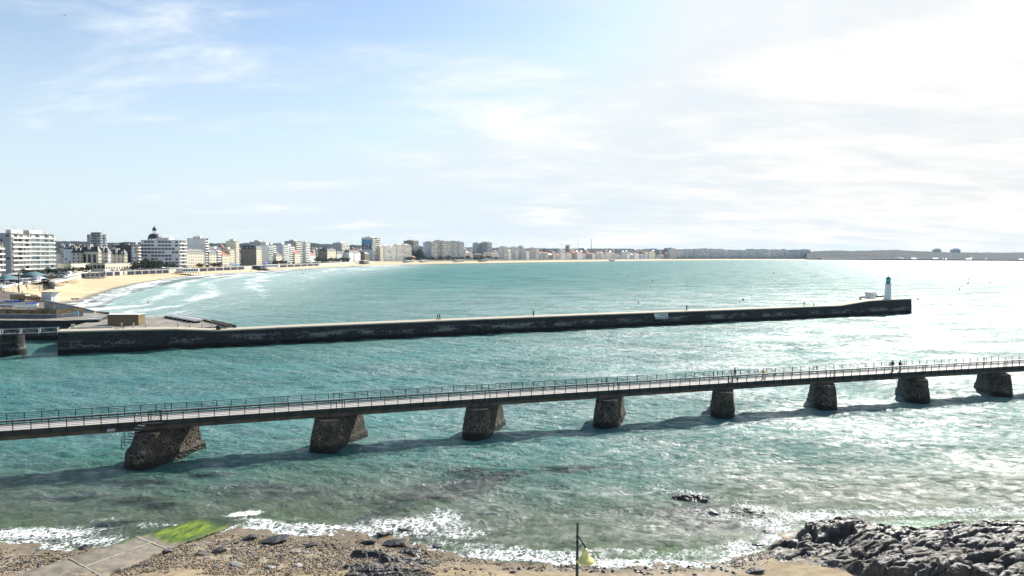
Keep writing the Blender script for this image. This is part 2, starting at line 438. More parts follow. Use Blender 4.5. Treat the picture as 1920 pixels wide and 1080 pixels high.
hgt = t.math('ADD', t.math('MULTIPLY', pb, 0.8), t.math('MULTIPLY', nf, 0.35))
t.principled(col, t.math('SUBTRACT', 0.9, t.math('MULTIPLY', t.attr('wet'), 0.6)), t.bump(hgt, 0.8, 0.06), 0, 0.3)
me = grid_mesh('near_beach', GX, GY, GZ, {'weed': weed, 'gravel': gravel, 'wet': wet}); me.materials.append(t.m)
tag(mesh_obj('near_beach', me), kind='structure')

# ------------------------------------------------------------ bay: sand, sea wall line, town ground, hills
def resample(pts, n):
    p = np.array(pts); s = np.concatenate([[0], np.cumsum(np.hypot(*np.diff(p, axis=0).T))])
    # sample evenly in view, not in metres: closer together where it is near
    q = np.linspace(0, 1, n) ** 1.6 * s[-1]
    return np.stack([np.interp(q, s, p[:, 0]), np.interp(q, s, p[:, 1])], -1)
wf = np.array(WALLF); sh = np.array(SHORE)
# sand sheet: polar around the bay's middle keeps shore and wall in the same order
NB = 500
pxs = np.linspace(-60, 2150, NB)
def along(poly, px):
    """point of a polyline met by the sight line over column px (a bearing from the tower)"""
    d = ray(px, 500); bx = d.x / d.y
    p = np.array(poly); f = p[:, 0] - bx * p[:, 1]
    for i in range(len(p) - 2, -1, -1):
        if (f[i] <= 0) != (f[i+1] <= 0):
            k = f[i] / (f[i] - f[i+1]); return p[i] + k * (p[i+1] - p[i])
    return None
rows = []
BS = []
for px in pxs:
    a = along(SHORE, px); b = along(WALLF, px)
    BS.append((a, b))
# fill the ends
first = next(i for i, (a, b) in enumerate(BS) if a is not None and b is not None)
SX, SY, SZ = [], [], []
for i, (a, b) in enumerate(BS):
    if a is None or b is None: continue
    u = (b - a); L = np.hypot(*u); u = u / L
    cols = []
    for k in (-80, -20, 0): cols.append((a + u * k, 0.02 * k - 0.03))
    for k in (0.1, 0.2, 0.35, 0.5, 0.65, 0.8, 0.92, 1.0, 1.03): cols.append((a + u * L * k, 2.6 * min(1, k) ** 1.15))
    SX.append([c[0][0] for c in cols]); SY.append([c[0][1] for c in cols]); SZ.append([c[1] for c in cols])
SX, SY, SZ = map(np.array, (SX, SY, SZ))
t = NT('bay_sand'); vw = t.coord(obj=False)
nn = t.noise(t.coord((0.3, 1, 1), obj=False), 0.03, 6, 0.65); n2 = t.noise(vw, 0.5, 4, 0.6)
zz = t.pos()[2]
dry = t.mix(t.ramp(nn, 0.35, 0.7), (0.50, 0.405, 0.245), (0.66, 0.545, 0.35))
dry = t.mix(t.ramp(n2, 0.55, 0.75), dry, (0.36, 0.28, 0.16))
wetf = t.ramp(t.math('ADD', zz, t.math('MULTIPLY', nn, 0.25)), 0.22, 0.55)
t.principled(t.mix(wetf, (0.20, 0.17, 0.13), dry), t.math('ADD', 0.45, t.math('MULTIPLY', wetf, 0.45)), None, 0, 0.3)
me = grid_mesh('sandy_beach', SX, SY, SZ); me.materials.append(t.m)
tag(mesh_obj('sandy_beach', me), kind='structure')

# promenade edge = wall foot moved inland a little
def inland(poly, d):
    p = np.array(poly); g = np.gradient(p, axis=0); g /= np.hypot(g[:, 0], g[:, 1])[:, None]
    n = np.stack([-g[:, 1], g[:, 0]], -1)
    return p + n * d
WT = inland(WALLF, 1.0)
dist = [0, 12, 30, 60, 120, 240, 480, 900, 1500, 2400, 3600, 5200]
WP = resample(WT, 260)
g = np.gradient(WP, axis=0); g /= np.hypot(g[:, 0], g[:, 1])[:, None]
nrm = np.stack([-g[:, 1], g[:, 0]], -1)
# smooth the inland directions so the sheet fans out
for _ in range(60): nrm[1:-1] = (nrm[:-2] + nrm[1:-1] * 2 + nrm[2:]) / 4
nrm /= np.hypot(nrm[:, 0], nrm[:, 1])[:, None]
LX = WP[:, 0:1] + nrm[:, 0:1] * np.array(dist); LY = WP[:, 1:2] + nrm[:, 1:2] * np.array(dist)
dd = np.array(dist)[None, :] * np.ones((len(WP), 1))
LZ = WALLT_Z - 0.02 + 7 * sstep(60, 500, dd) + sstep(900, 3600, dd) * 45
me = grid_mesh('town_ground', LX, LY, LZ); me.materials.append(M['asphalt']); tag(mesh_obj('town_ground', me), kind='structure')

# pale promenade strip behind the wall and the wall itself
edge = inland(WALLF, 0.6)
ew = resample(edge, 400)
g = np.gradient(ew, axis=0); g /= np.hypot(g[:, 0], g[:, 1])[:, None]; en = np.stack([-g[:, 1], g[:, 0]], -1)
pm = MB()
P0 = ew; P1 = ew + en * 9.0
vs_ = [(p[0], p[1], WALLT_Z) for p in P0] + [(p[0], p[1], WALLT_Z) for p in P1]
n_ = len(ew)
pm.add(vs_, [(i, i+1, n_+i+1, n_+i) for i in range(n_-1)])
tag(pm.build('promenade', M['paving']), kind='structure')
wl = MB()
A = ew - en * 0.6; B = ew + en * 0.0
for i in range(n_ - 1):
    # only past the sloping revetments at the harbour end
    if ew[i][1] < 560: continue
    a0, a1, b0, b1 = A[i], A[i+1], B[i], B[i+1]
    wl.add([(a0[0], a0[1], 1.0), (a1[0], a1[1], 1.0), (b1[0], b1[1], 1.0), (b0[0], b0[1], 1.0),
            (a0[0], a0[1], 6.5), (a1[0], a1[1], 6.5), (b1[0], b1[1], 6.5), (b0[0], b0[1], 6.5)],
           [(0,1,5,4), (1,2,6,5), (2,3,7,6), (3,0,4,7), (4,5,6,7)])
sw = wl.build('sea_wall', M['pale_concrete'])
tag(sw, 'long pale concrete sea wall between the sandy beach and the town promenade', 'wall')
# dark bays of the wall, each a thin dark panel on its face
def wall_frame(px, z=2.6):
    p = along([tuple(q) for q in (ew - en * 0.6)], px)
    j = int(np.argmin(np.hypot(*(ew - p).T))); return Vector((p[0], p[1], 0)), Vector((g[j][0], g[j][1], 0)), Vector((-en[j][0], -en[j][1], 0))
bay_me = None
def bays(px0, px1, step):
    a, ta, na = wall_frame(px0); b, tb, nb = wall_frame(px1)
    L = (b - a).length; n = max(1, int(L / step))
    for k in range(n):
        pxk = None
        p = a.lerp(b, (k + 0.5) / n)
        # snap to the wall line
        q = np.array([p.x, p.y]); j = int(np.argmin(np.hypot(*((ew - en * 0.6) - q).T)))
        tt = Vector((g[j][0], g[j][1], 0)); nn_ = Vector((-en[j][0], -en[j][1], 0))
        base = (ew - en * 0.6)[j]; base = Vector((base[0], base[1], 0)); base += tt * (Vector((p.x, p.y, 0)) - base).dot(tt)
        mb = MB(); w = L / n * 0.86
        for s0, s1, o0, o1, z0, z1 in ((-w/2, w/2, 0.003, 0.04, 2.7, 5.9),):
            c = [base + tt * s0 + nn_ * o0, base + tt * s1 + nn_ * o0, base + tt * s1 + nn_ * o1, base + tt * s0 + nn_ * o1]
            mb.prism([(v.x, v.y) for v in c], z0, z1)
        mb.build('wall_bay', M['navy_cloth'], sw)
        mb = MB(); s = w / 2 + L / n * 0.07
        c = [base + tt * (s - .35) + nn_ * 0.003, base + tt * (s + .35) + nn_ * 0.003, base + tt * (s + .35) + nn_ * 0.35, base + tt * (s - .35) + nn_ * 0.35]
        mb.prism([(v.x, v.y) for v in c], 2.4, 6.0)
        mb.build('pilaster', M['pale_concrete'], sw)
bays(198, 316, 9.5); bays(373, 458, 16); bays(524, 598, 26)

# sloping concrete revetments at the harbour end of the beach
def slab3(name, mat, pts, parent=None, thick=0.6):
    mb = MB(); v0 = [Vector(p) for p in pts]; n = len(v0)
    vs_ = v0 + [p - Vector((0, 0, thick)) for p in v0]
    mb.add(vs_, [tuple(range(n)), tuple(range(2*n-1, n-1, -1))] + [(i, n+i, n+(i+1) % n, (i+1) % n) for i in range(n)])
    return mb.build(name, mat, parent)
t = NT('revetment_concrete'); vw = t.coord(obj=False)
nn = t.noise(t.coord((1, 1, 0.15), obj=False), 0.4, 5, 0.6)
t.principled(t.mix(t.ramp(nn, .35, .7), (0.30, 0.25, 0.17), (0.44, 0.37, 0.26)), 0.9, None); M['revet'] = t.m
def reveted(pts_top, pts_bot, label):
    top = [at(x, y, 6.0) for x, y in pts_top]; bot = [at(x, y, 2.2) for x, y in pts_bot]
    root = slab3('revetment', M['revet'], top + bot[::-1]); tag(root, label, 'sea wall')
    mb = MB()
    for a, b in zip(top[:-1], top[1:]): mb.bar(a + Vector((0, 0, .35)), b + Vector((0, 0, .35)), 0.9, 0.9)
    mb.build('coping', M['white_paint'], root)
reveted([(3, 540), (44, 532.3)], [(18, 553), (54, 545)], 'short sloping concrete revetment nearest the boatyard, white coping on top')
reveted([(46, 532), (79.5, 525.6)], [(56, 544), (104, 540.5)], 'sloping concrete revetment with white coping left of the dark ramp mouth')
reveted([(102, 530), (130, 524.6), (142, 521)], [(110, 539), (128, 535.5), (150, 529)], 'sloping concrete revetment with white coping right of the dark ramp mouth')
reveted([(126, 517), (157, 512.6), (164, 511.5)], [(142, 524.5), (164, 520.5), (178, 518.5)], 'far sloping revetment beside the beach club deck')
rp = slab3('beach_ramp', M['dark_wall'], [at(81, 526.5, 5.6), at(101, 530.2, 5.0), at(109, 539, 2.4), at(88, 536, 2.4)])  # ramp slab coloured dark throughout
tag(rp, 'dark ramp mouth cut between two pale sloping revetments', 'ramp')

# hills behind the town
def ridge(name, prof, near_f, far_f, zbase, mat, jag, step=2.5, n=9):
    xs = np.arange(prof[0][0], prof[-1][0], step); ys = np.interp(xs, [p[0] for p in prof], [p[1] for p in prof])
    rowsX, rowsY, rowsZ = [], [], []
    for x, y in zip(xs, ys):
        yn, yf = near_f(x), far_f(x)
        ztop = atd(x, y, yf).z
        c = [(yn, zbase)]
        rx, ry, rz = [], [], []
        for k in range(n):
            f = k / (n - 1); yy = yn + (yf - yn) * f
            p = atd(x, 500, yy)
            z = zbase + (ztop - zbase) * math.sin(f * math.pi / 2) ** 1.3
            rx.append(p.x); ry.append(yy); rz.append(z)
        yy = yf * 1.25; p = atd(x, 500, yy); rx.append(p.x); ry.append(yy); rz.append(zbase)
        rowsX.append(rx); rowsY.append(ry); rowsZ.append(rz)
    X, Y, Z = map(np.array, (rowsX, rowsY, rowsZ))
    nz = fbm(X / (jag * 6), Y / (jag * 6), 5, 0.65) - 0.5
    w = np.ones(X.shape[1]); w[0] = 0; w[-1] = 0
    Z = Z + nz * jag * w
    me = grid_mesh(name, X, Y, Z, smooth=False); me.materials.append(mat)
    return tag(mesh_obj(name, me), kind='structure')
t = NT('far_woodland'); vw = t.coord(obj=False)
nn = t.noise(vw, 0.012, 6, 0.7); n2 = t.noise(vw, 0.06, 4, 0.7)
col = t.mix(t.ramp(nn, 0.4, 0.62), (0.009, 0.018, 0.018), (0.028, 0.038, 0.032))
col = t.mix(t.ramp(n2, 0.62, 0.72), col, (0.06, 0.06, 0.055))
t.principled(col, 0.95, None, 0, 0.1); M['wood'] = t.m
def hnear(x):
    n = 2300 + max(0, x - 500) * 2.2
    if x > 1000:
        q = along(WALLF, x)
        if q is not None: n = max(n, q[1] + 420)
    return n
ridge('hills', [(-300, 455), (0, 456), (105, 453.5), (150, 452.8), (200, 455.5), (260, 455.5), (400, 456.5), (480, 457.5), (560, 456), (590, 456), (600, 457.5), (660, 459.5), (700, 461), (780, 462), (870, 463.5), (930, 465), (1000, 466),
                (1100, 466.5), (1150, 466.5), (1220, 467.5), (1300, 468), (1400, 469), (1520, 471)],
      hnear, lambda x: max(3600 + max(0, x - 500) * 2.4, hnear(x) + 900), 12, M['wood'], 16)
ridge('wooded_coast', [(1512, 472), (1530, 471), (1560, 469.5), (1600, 471), (1640, 469.4), (1680, 469.2), (1720, 471), (1745, 472), (1800, 473.2), (1840, 474), (1900, 475), (1960, 476), (2100, 478), (2250, 480)],
      lambda x: 4480 - (x - 1512) * 0.35, lambda x: 5300, 7, M['wood'], 15, n=14)
ridge('far_headland', [(1820, 475), (1850, 473.3), (1900, 473.3), (1990, 474.5), (2200, 479)], lambda x: 5600, lambda x: 6600, 7, M['wood'], 9)
# ------------------------------------------------------------ the sea
def sea_rows():
    r = [34.0]
    while r[-1] < 9500:
        x = r[-1]
        dr = max(0.16, 0.0042 * x) if x < 300 else (0.0042 * x if x < 420 else 0.0042 * x * (1 + (x - 420) / 260))
        r.append(x + min(dr, 0.10 * x))
    return np.array(r)
rr = sea_rows(); th = np.linspace(R(-62), R(60), 860)
RR, TH = np.meshgrid(rr, th, indexing='ij')
WX = RR * np.sin(TH); WY = RR * np.cos(TH)
drr = np.gradient(rr)[:, None] * np.ones_like(RR)
dtt = RR * (th[1] - th[0])
Zw = np.zeros_like(RR)
w_rng = np.random.default_rng(5)
for i in range(46):
    lam = 1.1 * (15.0 ** (i / 45.0)); k = 2 * math.pi / lam
    a = R(205 + w_rng.normal(0, 24)); dx, dy = math.sin(a), math.cos(a)
    amp = (0.036 if lam < 5 else 0.013) / k
    fade = sstep(2.0, 3.6, lam / np.maximum(drr, dtt * 1.0))
    ph = k * (WX * dx + WY * dy) + w_rng.random() * 6.28
    env = 0.6 + 0.8 * vnoise(WX * 0.07 + i * 3.3, WY * 0.07 + i)
    s = np.sin(ph)
    Zw += amp * fade * env * (s + 0.22 * np.cos(2 * ph))
crest = near_ = (RR < 140)
# calm it where it runs up the beach
dfor = WY - fshore(WX)
near = (RR < 140)
calm = np.where(near, 0.25 + 0.75 * sstep(0, 12, dfor), 1.0)
Zw *= calm
dw0 = dfor + (fbm(WX * 0.5, WY * 0.5, 3) - 0.5) * 1.6
Zw += np.where(near & (WX > -9) & (WX < 18), 0.17 * np.exp(-((dw0 - 2.1) / 0.42) ** 2), 0)
bed = np.where(near, fground(WX, np.clip(WY, 12, 400)), -7.0)
ds = seg_dist(WX, WY, SHORE)
bed = np.where(near, bed, np.maximum(-7.0, -0.02 * ds - 0.05))
depth = np.clip(-bed, 0, 7)
# --- foam near the tower
fo = np.zeros_like(RR)
dwob = dfor + (fbm(WX * 0.5, WY * 0.5, 3) - 0.5) * 1.6
fo = np.where(near, 0.80 * sstep(-0.8, 0.1, dwob) * (1 - sstep(0.3, 2.2, dwob)), 0)
fo = np.where(near & (WX > -9), np.maximum(fo, 0.55 * sstep(1.2, 1.8, dwob) * (1 - sstep(1.9, 3.4, dwob))), fo)
for px, py, rx, ry, rot, st in [(60, 1000, 6.5, 1.5, 4, .8), (180, 1012, 3.0, 1.1, 0, .7), (458, 962, 1.7, .55, 12, 1.15), (500, 980, 3.0, .9, -18, .75), (620, 990, 6, 1.0, -6, .75), (760, 985, 4, 1.9, 0, .75), (835, 975, 1.8, 3.0, 20, .7),
                                (860, 1000, 3, 1.6, 0, .62), (830, 905, 3.5, 1.0, 25, .42), (1000, 1040, 7, .9, -6, .75), (1200, 1056, 8, .8, 0, .8), (1390, 1035, 2.5, 1.7, 50, .8), (1290, 925, 3, .9, -8, .62), (1240, 915, 1.6, 1.2, 0, .5),
                                (1350, 965, 3.5, 1.6, -20, .55), (1420, 955, 2.5, 1.1, -15, .7), (1450, 985, 2.5, 2.4, 0, .72), (1520, 968, 4, 1.6, 0, .8), (1650, 962, 7, 1.2, -3, .62), (1800, 960, 7, 1.4, 0, .6), (1900, 955, 5, 1.6, 0, .62),
                                (200, 975, 1.5, .5, 10, .5), (290, 985, 2.5, .6, 10, .5), (690, 1000, 9, .8, 0, .6), (1300, 1000, 2.5, 1.0, 0, .35), (375, 988, 2, .9, 0, .55)]:
    fo = np.where(near, np.maximum(fo, ell(WX, WY, px, py, rx, ry, rot) * st), fo)
# wash round the pier feet and under the jetty is added by the shader's own ripple
weedw = np.zeros_like(RR)
for px, py, rx, ry, rot in WEEDS: weedw = np.where(near, np.maximum(weedw, ell(WX, WY, px, py, rx, ry, rot, 0)), 0)
weedw *= sstep(0.30, 0.58, fbm(WX * 0.8, WY * 1.1, 5) + weedw * 0.25)
# --- surf in the bay: bands that follow the shore, strongest at the harbour end
far = ~near
bayw = 1 - sstep(-220, 120, WX) * 1.0
wob = (fbm(WX * 0.012, WY * 0.008, 4) - 0.5) * 60
dsx = ds + wob * sstep(0, 60, ds)
band = np.zeros_like(RR)
for c, w_, s_ in [(6, 14, .95), (30, 9, .9), (52, 9, .8), (78, 9, .85), (108, 9, .7), (140, 8, .7), (170, 7, .5)]:
    sp = w_ * (1 + (ds > 0))
    band = np.maximum(band, s_ * np.exp(-((dsx - c) / (w_)) ** 2))
patch = sstep(0.42, 0.62, fbm(WX * 0.02 + 9, WY * 0.012 + 3, 3))
ysp = sstep(150, 230, WY)
leftness = 1 - sstep(-190, -60, WX + (WY - 300) * 0.06)
bay_f = band * (0.62 + 0.38 * patch) * (0.25 + 0.85 * leftness) * (1 - sstep(90, 210, ds)) * ysp
bay_f = np.maximum(bay_f, 0.72 * np.exp(-(ds / (9 + 0.007 * WY)) ** 2) * ysp * (WX < 900))
# thin milky wash over the shallow near the slipway
fo = np.where(far, bay_f, fo)
milk = np.where(far, (1 - sstep(70, 300, ds + 50 * (fbm(WX * .02, WY * .015, 4) - .5))) * ysp * (0.15 + 0.85 * leftness), 0)

t = NT('sea_water'); vw = t.coord(obj=False)
dep = t.attr('depth'); foam = t.attr('foam'); milk_s = t.attr('milk')
pz = t.pos()
rdist = t.math('SQRT', t.math('ADD', t.math('MULTIPLY', pz[0], pz[0]), t.math('MULTIPLY', pz[1], pz[1])))
big = t.noise(t.coord((1, 2.2, 1), (0, 0, R(18)), obj=False), 0.02, 4, 0.6)
mid = t.noise(t.coord((0.8, 1.25, 1), (0, 0, R(-22)), obj=False), 0.22, 5, 0.65, 0.3)
# body colour: turbid green inshore, turquoise further out
c_in = t.mix(t.ramp(dep, 0.2, 2.2), (0.15, 0.195, 0.145), (0.055, 0.175, 0.145))
c_out = t.mix(t.ramp(big, 0.35, 0.68), (0.042, 0.158, 0.150), (0.085, 0.240, 0.228))
body = t.mix(t.ramp(dep, 1.2, 4.5), c_in, c_out)
body = t.mix(t.math('MULTIPLY', t.ramp(mid, 0.35, 0.7), 0.35), body, t.mix(1.0, body, (0.55, 0.62, 0.62), 'MULTIPLY'))
fstr_m = t.noise(t.coord((1, 0.4, 1), obj=False), 0.12, 6, 0.7)
body = t.mix(t.math('MULTIPLY', milk_s, t.ramp(fstr_m, 0.3, 0.7, 0.55, 1.0)), body, (0.44, 0.53, 0.53))
body = t.mix(t.math('MULTIPLY', t.attr('weedw'), 0.8), body, (0.014, 0.024, 0.030))
# foam lace
lv = t.noise(vw, 0.9, 3, 0.6)
lvec = t.n('ShaderNodeVectorMath', operation='ADD'); nv = t.n('ShaderNodeTexNoise'); t.l(vw, nv.inputs['Vector']); nv.inputs['Scale'].default_value = 0.8; nv.inputs['Detail'].default_value = 4
nvs = t.n('ShaderNodeVectorMath', operation='SCALE'); t.l(nv.outputs['Color'], nvs.inputs[0]); nvs.inputs['Scale'].default_value = 2.2
t.l(vw, lvec.inputs[0]); t.l(nvs.outputs[0], lvec.inputs[1])
lace = t.voro(lvec.outputs[0], 2.1, 'DISTANCE_TO_EDGE'); lace2 = t.voro(lvec.outputs[0], 5.2, 'DISTANCE_TO_EDGE')
lacen = t.math('ADD', t.math('MULTIPLY', lace, 1.5), t.math('MULTIPLY', lace2, 0.8))
fbreak = t.noise(t.coord((1.5, 0.62, 1), (0, 0, R(-6)), obj=False), 1.5, 7, 0.74, 0.5)
fval = t.math('SUBTRACT', t.math('ADD', t.math('MULTIPLY', foam, 1.15), t.math('MULTIPLY', t.math('SUBTRACT', fbreak, 0.5), 2.0)), t.math('ADD', 0.26, t.math('MULTIPLY', lacen, 1.5)))
# in the distance the lace is far below a pixel: use a broad streak noise instead
fstr = t.noise(t.coord((1.3, 0.35, 1), (0, 0, R(-8)), obj=False), 0.20, 8, 0.74, 0.6)
fvalfar = t.math('ADD', t.math('MULTIPLY', foam, 1.15), t.math('SUBTRACT', t.math('MULTIPLY', fstr, 2.6), 1.72))
isfar = t.ramp(rdist, 115, 150)
fnear = t.ramp(fval, -0.10, 0.50); ffar = t.math('MULTIPLY', t.ramp(fvalfar, 0.0, 0.75), 0.92)
ff = t.math('ADD', t.math('MULTIPLY', fnear, t.math('SUBTRACT', 1.0, isfar)), t.math('MULTIPLY', ffar, isfar))
ff = t.math('MULTIPLY', ff, t.ramp(foam, 0.02, 0.15))
# ripples
b1 = t.noise(t.coord((0.9, 1.25, 1), (0, 0, R(-20)), obj=False), 0.85, 6, 0.62, 0.4)
b2 = t.noise(t.coord((0.8, 1.25, 1), (0, 0, R(14)), obj=False), 0.33, 4, 0.6, 0.2)
b0 = t.noise(t.coord((0.8, 1.3, 1), (0, 0, R(-30)), obj=False), 3.2, 3, 0.6, 0.3)
b3 = t.noise(t.coord((0.5, 1.3, 1), (0, 0, R(-8)), obj=False), 0.09, 3, 0.5)
gust = t.ramp(t.noise(t.coord((1, 2, 1), obj=False), 0.035, 3, 0.6), 0.3, 0.7, 0.65, 1.15)
b00 = t.noise(vw, 8.5, 2, 0.6)
hh = t.math('ADD', t.math('MULTIPLY', b00, 0.04), t.math('ADD', t.math('MULTIPLY', b1, 0.80), t.math('MULTIPLY', b0, 0.20)))
hh = t.math('ADD', hh, t.math('ADD', t.math('MULTIPLY', b2, 0.48), t.math('MULTIPLY', b3, 0.5)))
hh = t.math('ADD', hh, t.math('MULTIPLY', ff, 0.05))
bmp = t.n('ShaderNodeBump'); t.l(hh, bmp.inputs['Height']); t.l(gust, bmp.inputs['Strength']); bmp.inputs['Distance'].default_value = 1.0
nrm_ = bmp.outputs[0]
dif = t.n('ShaderNodeBsdfDiffuse'); t.l(body, dif.inputs[0]); t.l(nrm_, dif.inputs['Normal'])
tr = t.n('ShaderNodeBsdfTransparent'); tr.inputs[0].default_value = (0.60, 0.86, 0.72, 1)
opac = t.math('SUBTRACT', 1.0, t.math('POWER', 2.718, t.math('MULTIPLY', dep, -1.0)))
m1 = t.n('ShaderNodeMixShader'); t.l(opac, m1.inputs[0]); t.l(tr.outputs[0], m1.inputs[1]); t.l(dif.outputs[0], m1.inputs[2])
gla = t.n('ShaderNodeBsdfGlossy'); t.l(t.ramp(rdist, 45, 420, 0.10, 0.26, False), gla.inputs['Roughness']); t.l(nrm_, gla.inputs['Normal'])
glb = t.n('ShaderNodeBsdfGlossy'); t.l(t.ramp(rdist, 45, 420, 0.36, 0.46, False), glb.inputs['Roughness']); t.l(nrm_, glb.inputs['Normal'])
gl = t.n('ShaderNodeMixShader'); gl.inputs[0].default_value = 0.52; t.l(gla.outputs[0], gl.inputs[1]); t.l(glb.outputs[0], gl.inputs[2])
fr = t.n('ShaderNodeFresnel'); fr.inputs[0].default_value = 1.46; t.l(nrm_, fr.inputs['Normal'])
m2 = t.n('ShaderNodeMixShader'); sp_a = t.noise(t.coord((0.9, 1.15, 1), (0, 0, R(-14)), obj=False), 0.75, 8, 0.76, 0.3); sp_b = t.noise(t.coord((0.8, 1.2, 1), (0, 0, R(20)), obj=False), 0.06, 8, 0.78)
spm = t.math('MULTIPLY', t.ramp(sp_a, 0.36, 0.64, 0.28, 1.35), t.math('MULTIPLY', t.ramp(sp_b, 0.38, 0.62, 0.45, 1.15), t.ramp(rdist, 110, 600, 1.0, 0.36)))
t.l(t.math('MULTIPLY', fr.outputs[0], spm), m2.inputs[0]); t.l(m1.outputs[0], m2.inputs[1]); t.l(gl.outputs[0], m2.inputs[2])
fd = t.n('ShaderNodeBsdfDiffuse'); fd.inputs[0].default_value = (0.82, 0.84, 0.84, 1)
m3 = t.n('ShaderNodeMixShader'); t.l(ff, m3.inputs[0]); t.l(m2.outputs[0], m3.inputs[1]); t.l(fd.outputs[0], m3.inputs[2])
t.l(m3.outputs[0], t.out.inputs[0])
me = grid_mesh('sea', WX, WY, Zw, {'depth': depth, 'foam': fo, 'milk': milk, 'weedw': weedw}); me.materials.append(t.m)
tag(mesh_obj('sea', me), kind='structure')
# ------------------------------------------------------------ stone material for piers and quays
def stone(name, c1, c2, mortar, scale, band=0.6, patches=True, wall=False):
    t = NT(name); v = t.coord(obj=False)
    nz = t.n('ShaderNodeTexNoise'); t.l(v, nz.inputs['Vector']); nz.inputs['Scale'].default_value = 2.5; nz.inputs['Detail'].default_value = 3
    sc = t.n('ShaderNodeVectorMath', operation='SCALE'); t.l(nz.outputs['Color'], sc.inputs[0]); sc.inputs['Scale'].default_value = 0.25
    ad = t.n('ShaderNodeVectorMath', operation='ADD'); t.l(v, ad.inputs[0]); t.l(sc.outputs[0], ad.inputs[1])
    vc = t.n('ShaderNodeTexVoronoi', feature='F1'); t.l(ad.outputs[0], vc.inputs['Vector']); vc.inputs['Scale'].default_value = scale
    cc = t.n('ShaderNodeSeparateColor'); t.l(vc.outputs['Color'], cc.inputs[0])
    e = t.voro(ad.outputs[0], scale, 'DISTANCE_TO_EDGE')
    big = t.noise(v, 0.5, 4, 0.6)
    stonec = t.mix(cc.outputs[0], c1, c2)
    mort = t.mix(t.ramp(big, 0.4, 0.62), tuple(x * 0.30 for x in mortar), mortar)
    edge = t.ramp(e, 0.02, 0.10)
    col = t.mix(edge, mort, stonec)
    z = t.pos()[2]
    zz = t.math('ADD', z, t.math('MULTIPLY', t.math('SUBTRACT', t.noise(v, 1.3, 4, 0.6), 0.5), 0.8))
    alg = t.ramp(zz, band - 0.15, band + 0.2)
    col = t.mix(alg, (0.010, 0.012, 0.009), col)
    hgt = t.math('ADD', t.math('MULTIPLY', t.ramp(e, 0.0, 0.16), 0.8), t.math('MULTIPLY', t.noise(v, 9, 3, 0.6), 0.3))
    t.principled(col, t.math('ADD', 0.5, t.math('MULTIPLY', alg, 0.4)), t.bump(hgt, 0.9, 0.07), 0, 0.3)
    return t.m
M['rubble'] = stone('rubble_masonry', (0.024, 0.021, 0.017), (0.080, 0.068, 0.051), (0.27, 0.23, 0.175), 2.5, band=.75)
# jetty wall: old concrete and masonry, pale lime patches half way up, black weed at the foot
t = NT('jetty_wall'); v = t.coord(obj=False)
zz = t.pos()[2]
vs2 = t.coord((0.35, 0.35, 1.5), obj=False)
n1_ = t.noise(vs2, 0.35, 6, 0.65); n2_ = t.noise(v, 1.6, 5, 0.65); n3_ = t.noise(t.coord((1, 1, 0.12), obj=False), 1.1, 4, 0.6)
base = t.mix(t.ramp(n2_, .3, .7), (0.016, 0.017, 0.018), (0.050, 0.051, 0.051))
base = t.mix(t.math('MULTIPLY', t.ramp(n3_, 0.5, 0.75), 0.4), base, (0.03, 0.03, 0.03))
hz = t.math('MULTIPLY', t.ramp(zz, 1.1, 1.7), t.ramp(zz, 3.2, 2.3))
pt = t.math('MULTIPLY', t.ramp(t.math('ADD', t.math('MULTIPLY', n1_, .75), t.math('MULTIPLY', n2_, .25)), 0.49, 0.57), hz)
base = t.mix(t.math('MULTIPLY', pt, 0.85), base, (0.21, 0.215, 0.21))
strata = t.ramp(t.math('SINE', t.math('MULTIPLY', zz, 8.5)), 0.82, 1.0)
base = t.mix(t.math('MULTIPLY', strata, 0.35), base, (0.02, 0.02, 0.02))
al = t.ramp(t.math('ADD', zz, t.math('MULTIPLY', t.math('SUBTRACT', n2_, 0.5), 0.9)), 0.85, 1.25)
col = t.mix(al, (0.008, 0.010, 0.008), base)
t.principled(col, 0.85, t.bump(t.math('ADD', n2_, strata), 0.5, 0.12), 0, 0.3); M['jetty'] = t.m
t = NT('jetty_top'); v = t.coord(obj=False)
n_a = t.noise(v, 0.35, 5, 0.6); n_b = t.noise(v, 2.5, 4, 0.65)
t.principled(t.mix(t.math('ADD', t.math('MULTIPLY', n_a, .6), t.math('MULTIPLY', n_b, .4)), (0.30, 0.26, 0.20), (0.56, 0.50, 0.40)), 0.85); M['jtop'] = t.m
t = NT('deck_boards'); v = t.coord(obj=False)
n_a = t.noise(v, 0.6, 5, 0.6); n_b = t.noise(v, 6, 4, 0.65)
t.principled(t.mix(t.math('ADD', t.math('MULTIPLY', n_a, .5), t.math('MULTIPLY', n_b, .5)), (0.31, 0.295, 0.28), (0.54, 0.52, 0.49)), 0.75); M['deck'] = t.m
t = NT('deck_fascia'); v = t.coord(obj=False)
n_a = t.noise(t.coord((1, 1, .2), obj=False), 1.2, 5, 0.65)
t.principled(t.mix(t.ramp(n_a, .35, .7), (0.022, 0.028, 0.028), (0.05, 0.055, 0.05)), 0.7); M['fascia'] = t.m
t = NT('deck_girder'); v = t.coord(obj=False)
n_a = t.noise(t.coord((1, 1, .2), obj=False), 0.9, 5, 0.65)
t.principled(t.mix(t.ramp(n_a, .35, .7), (0.085, 0.07, 0.055), (0.17, 0.145, 0.12)), 0.85); M['girder'] = t.m

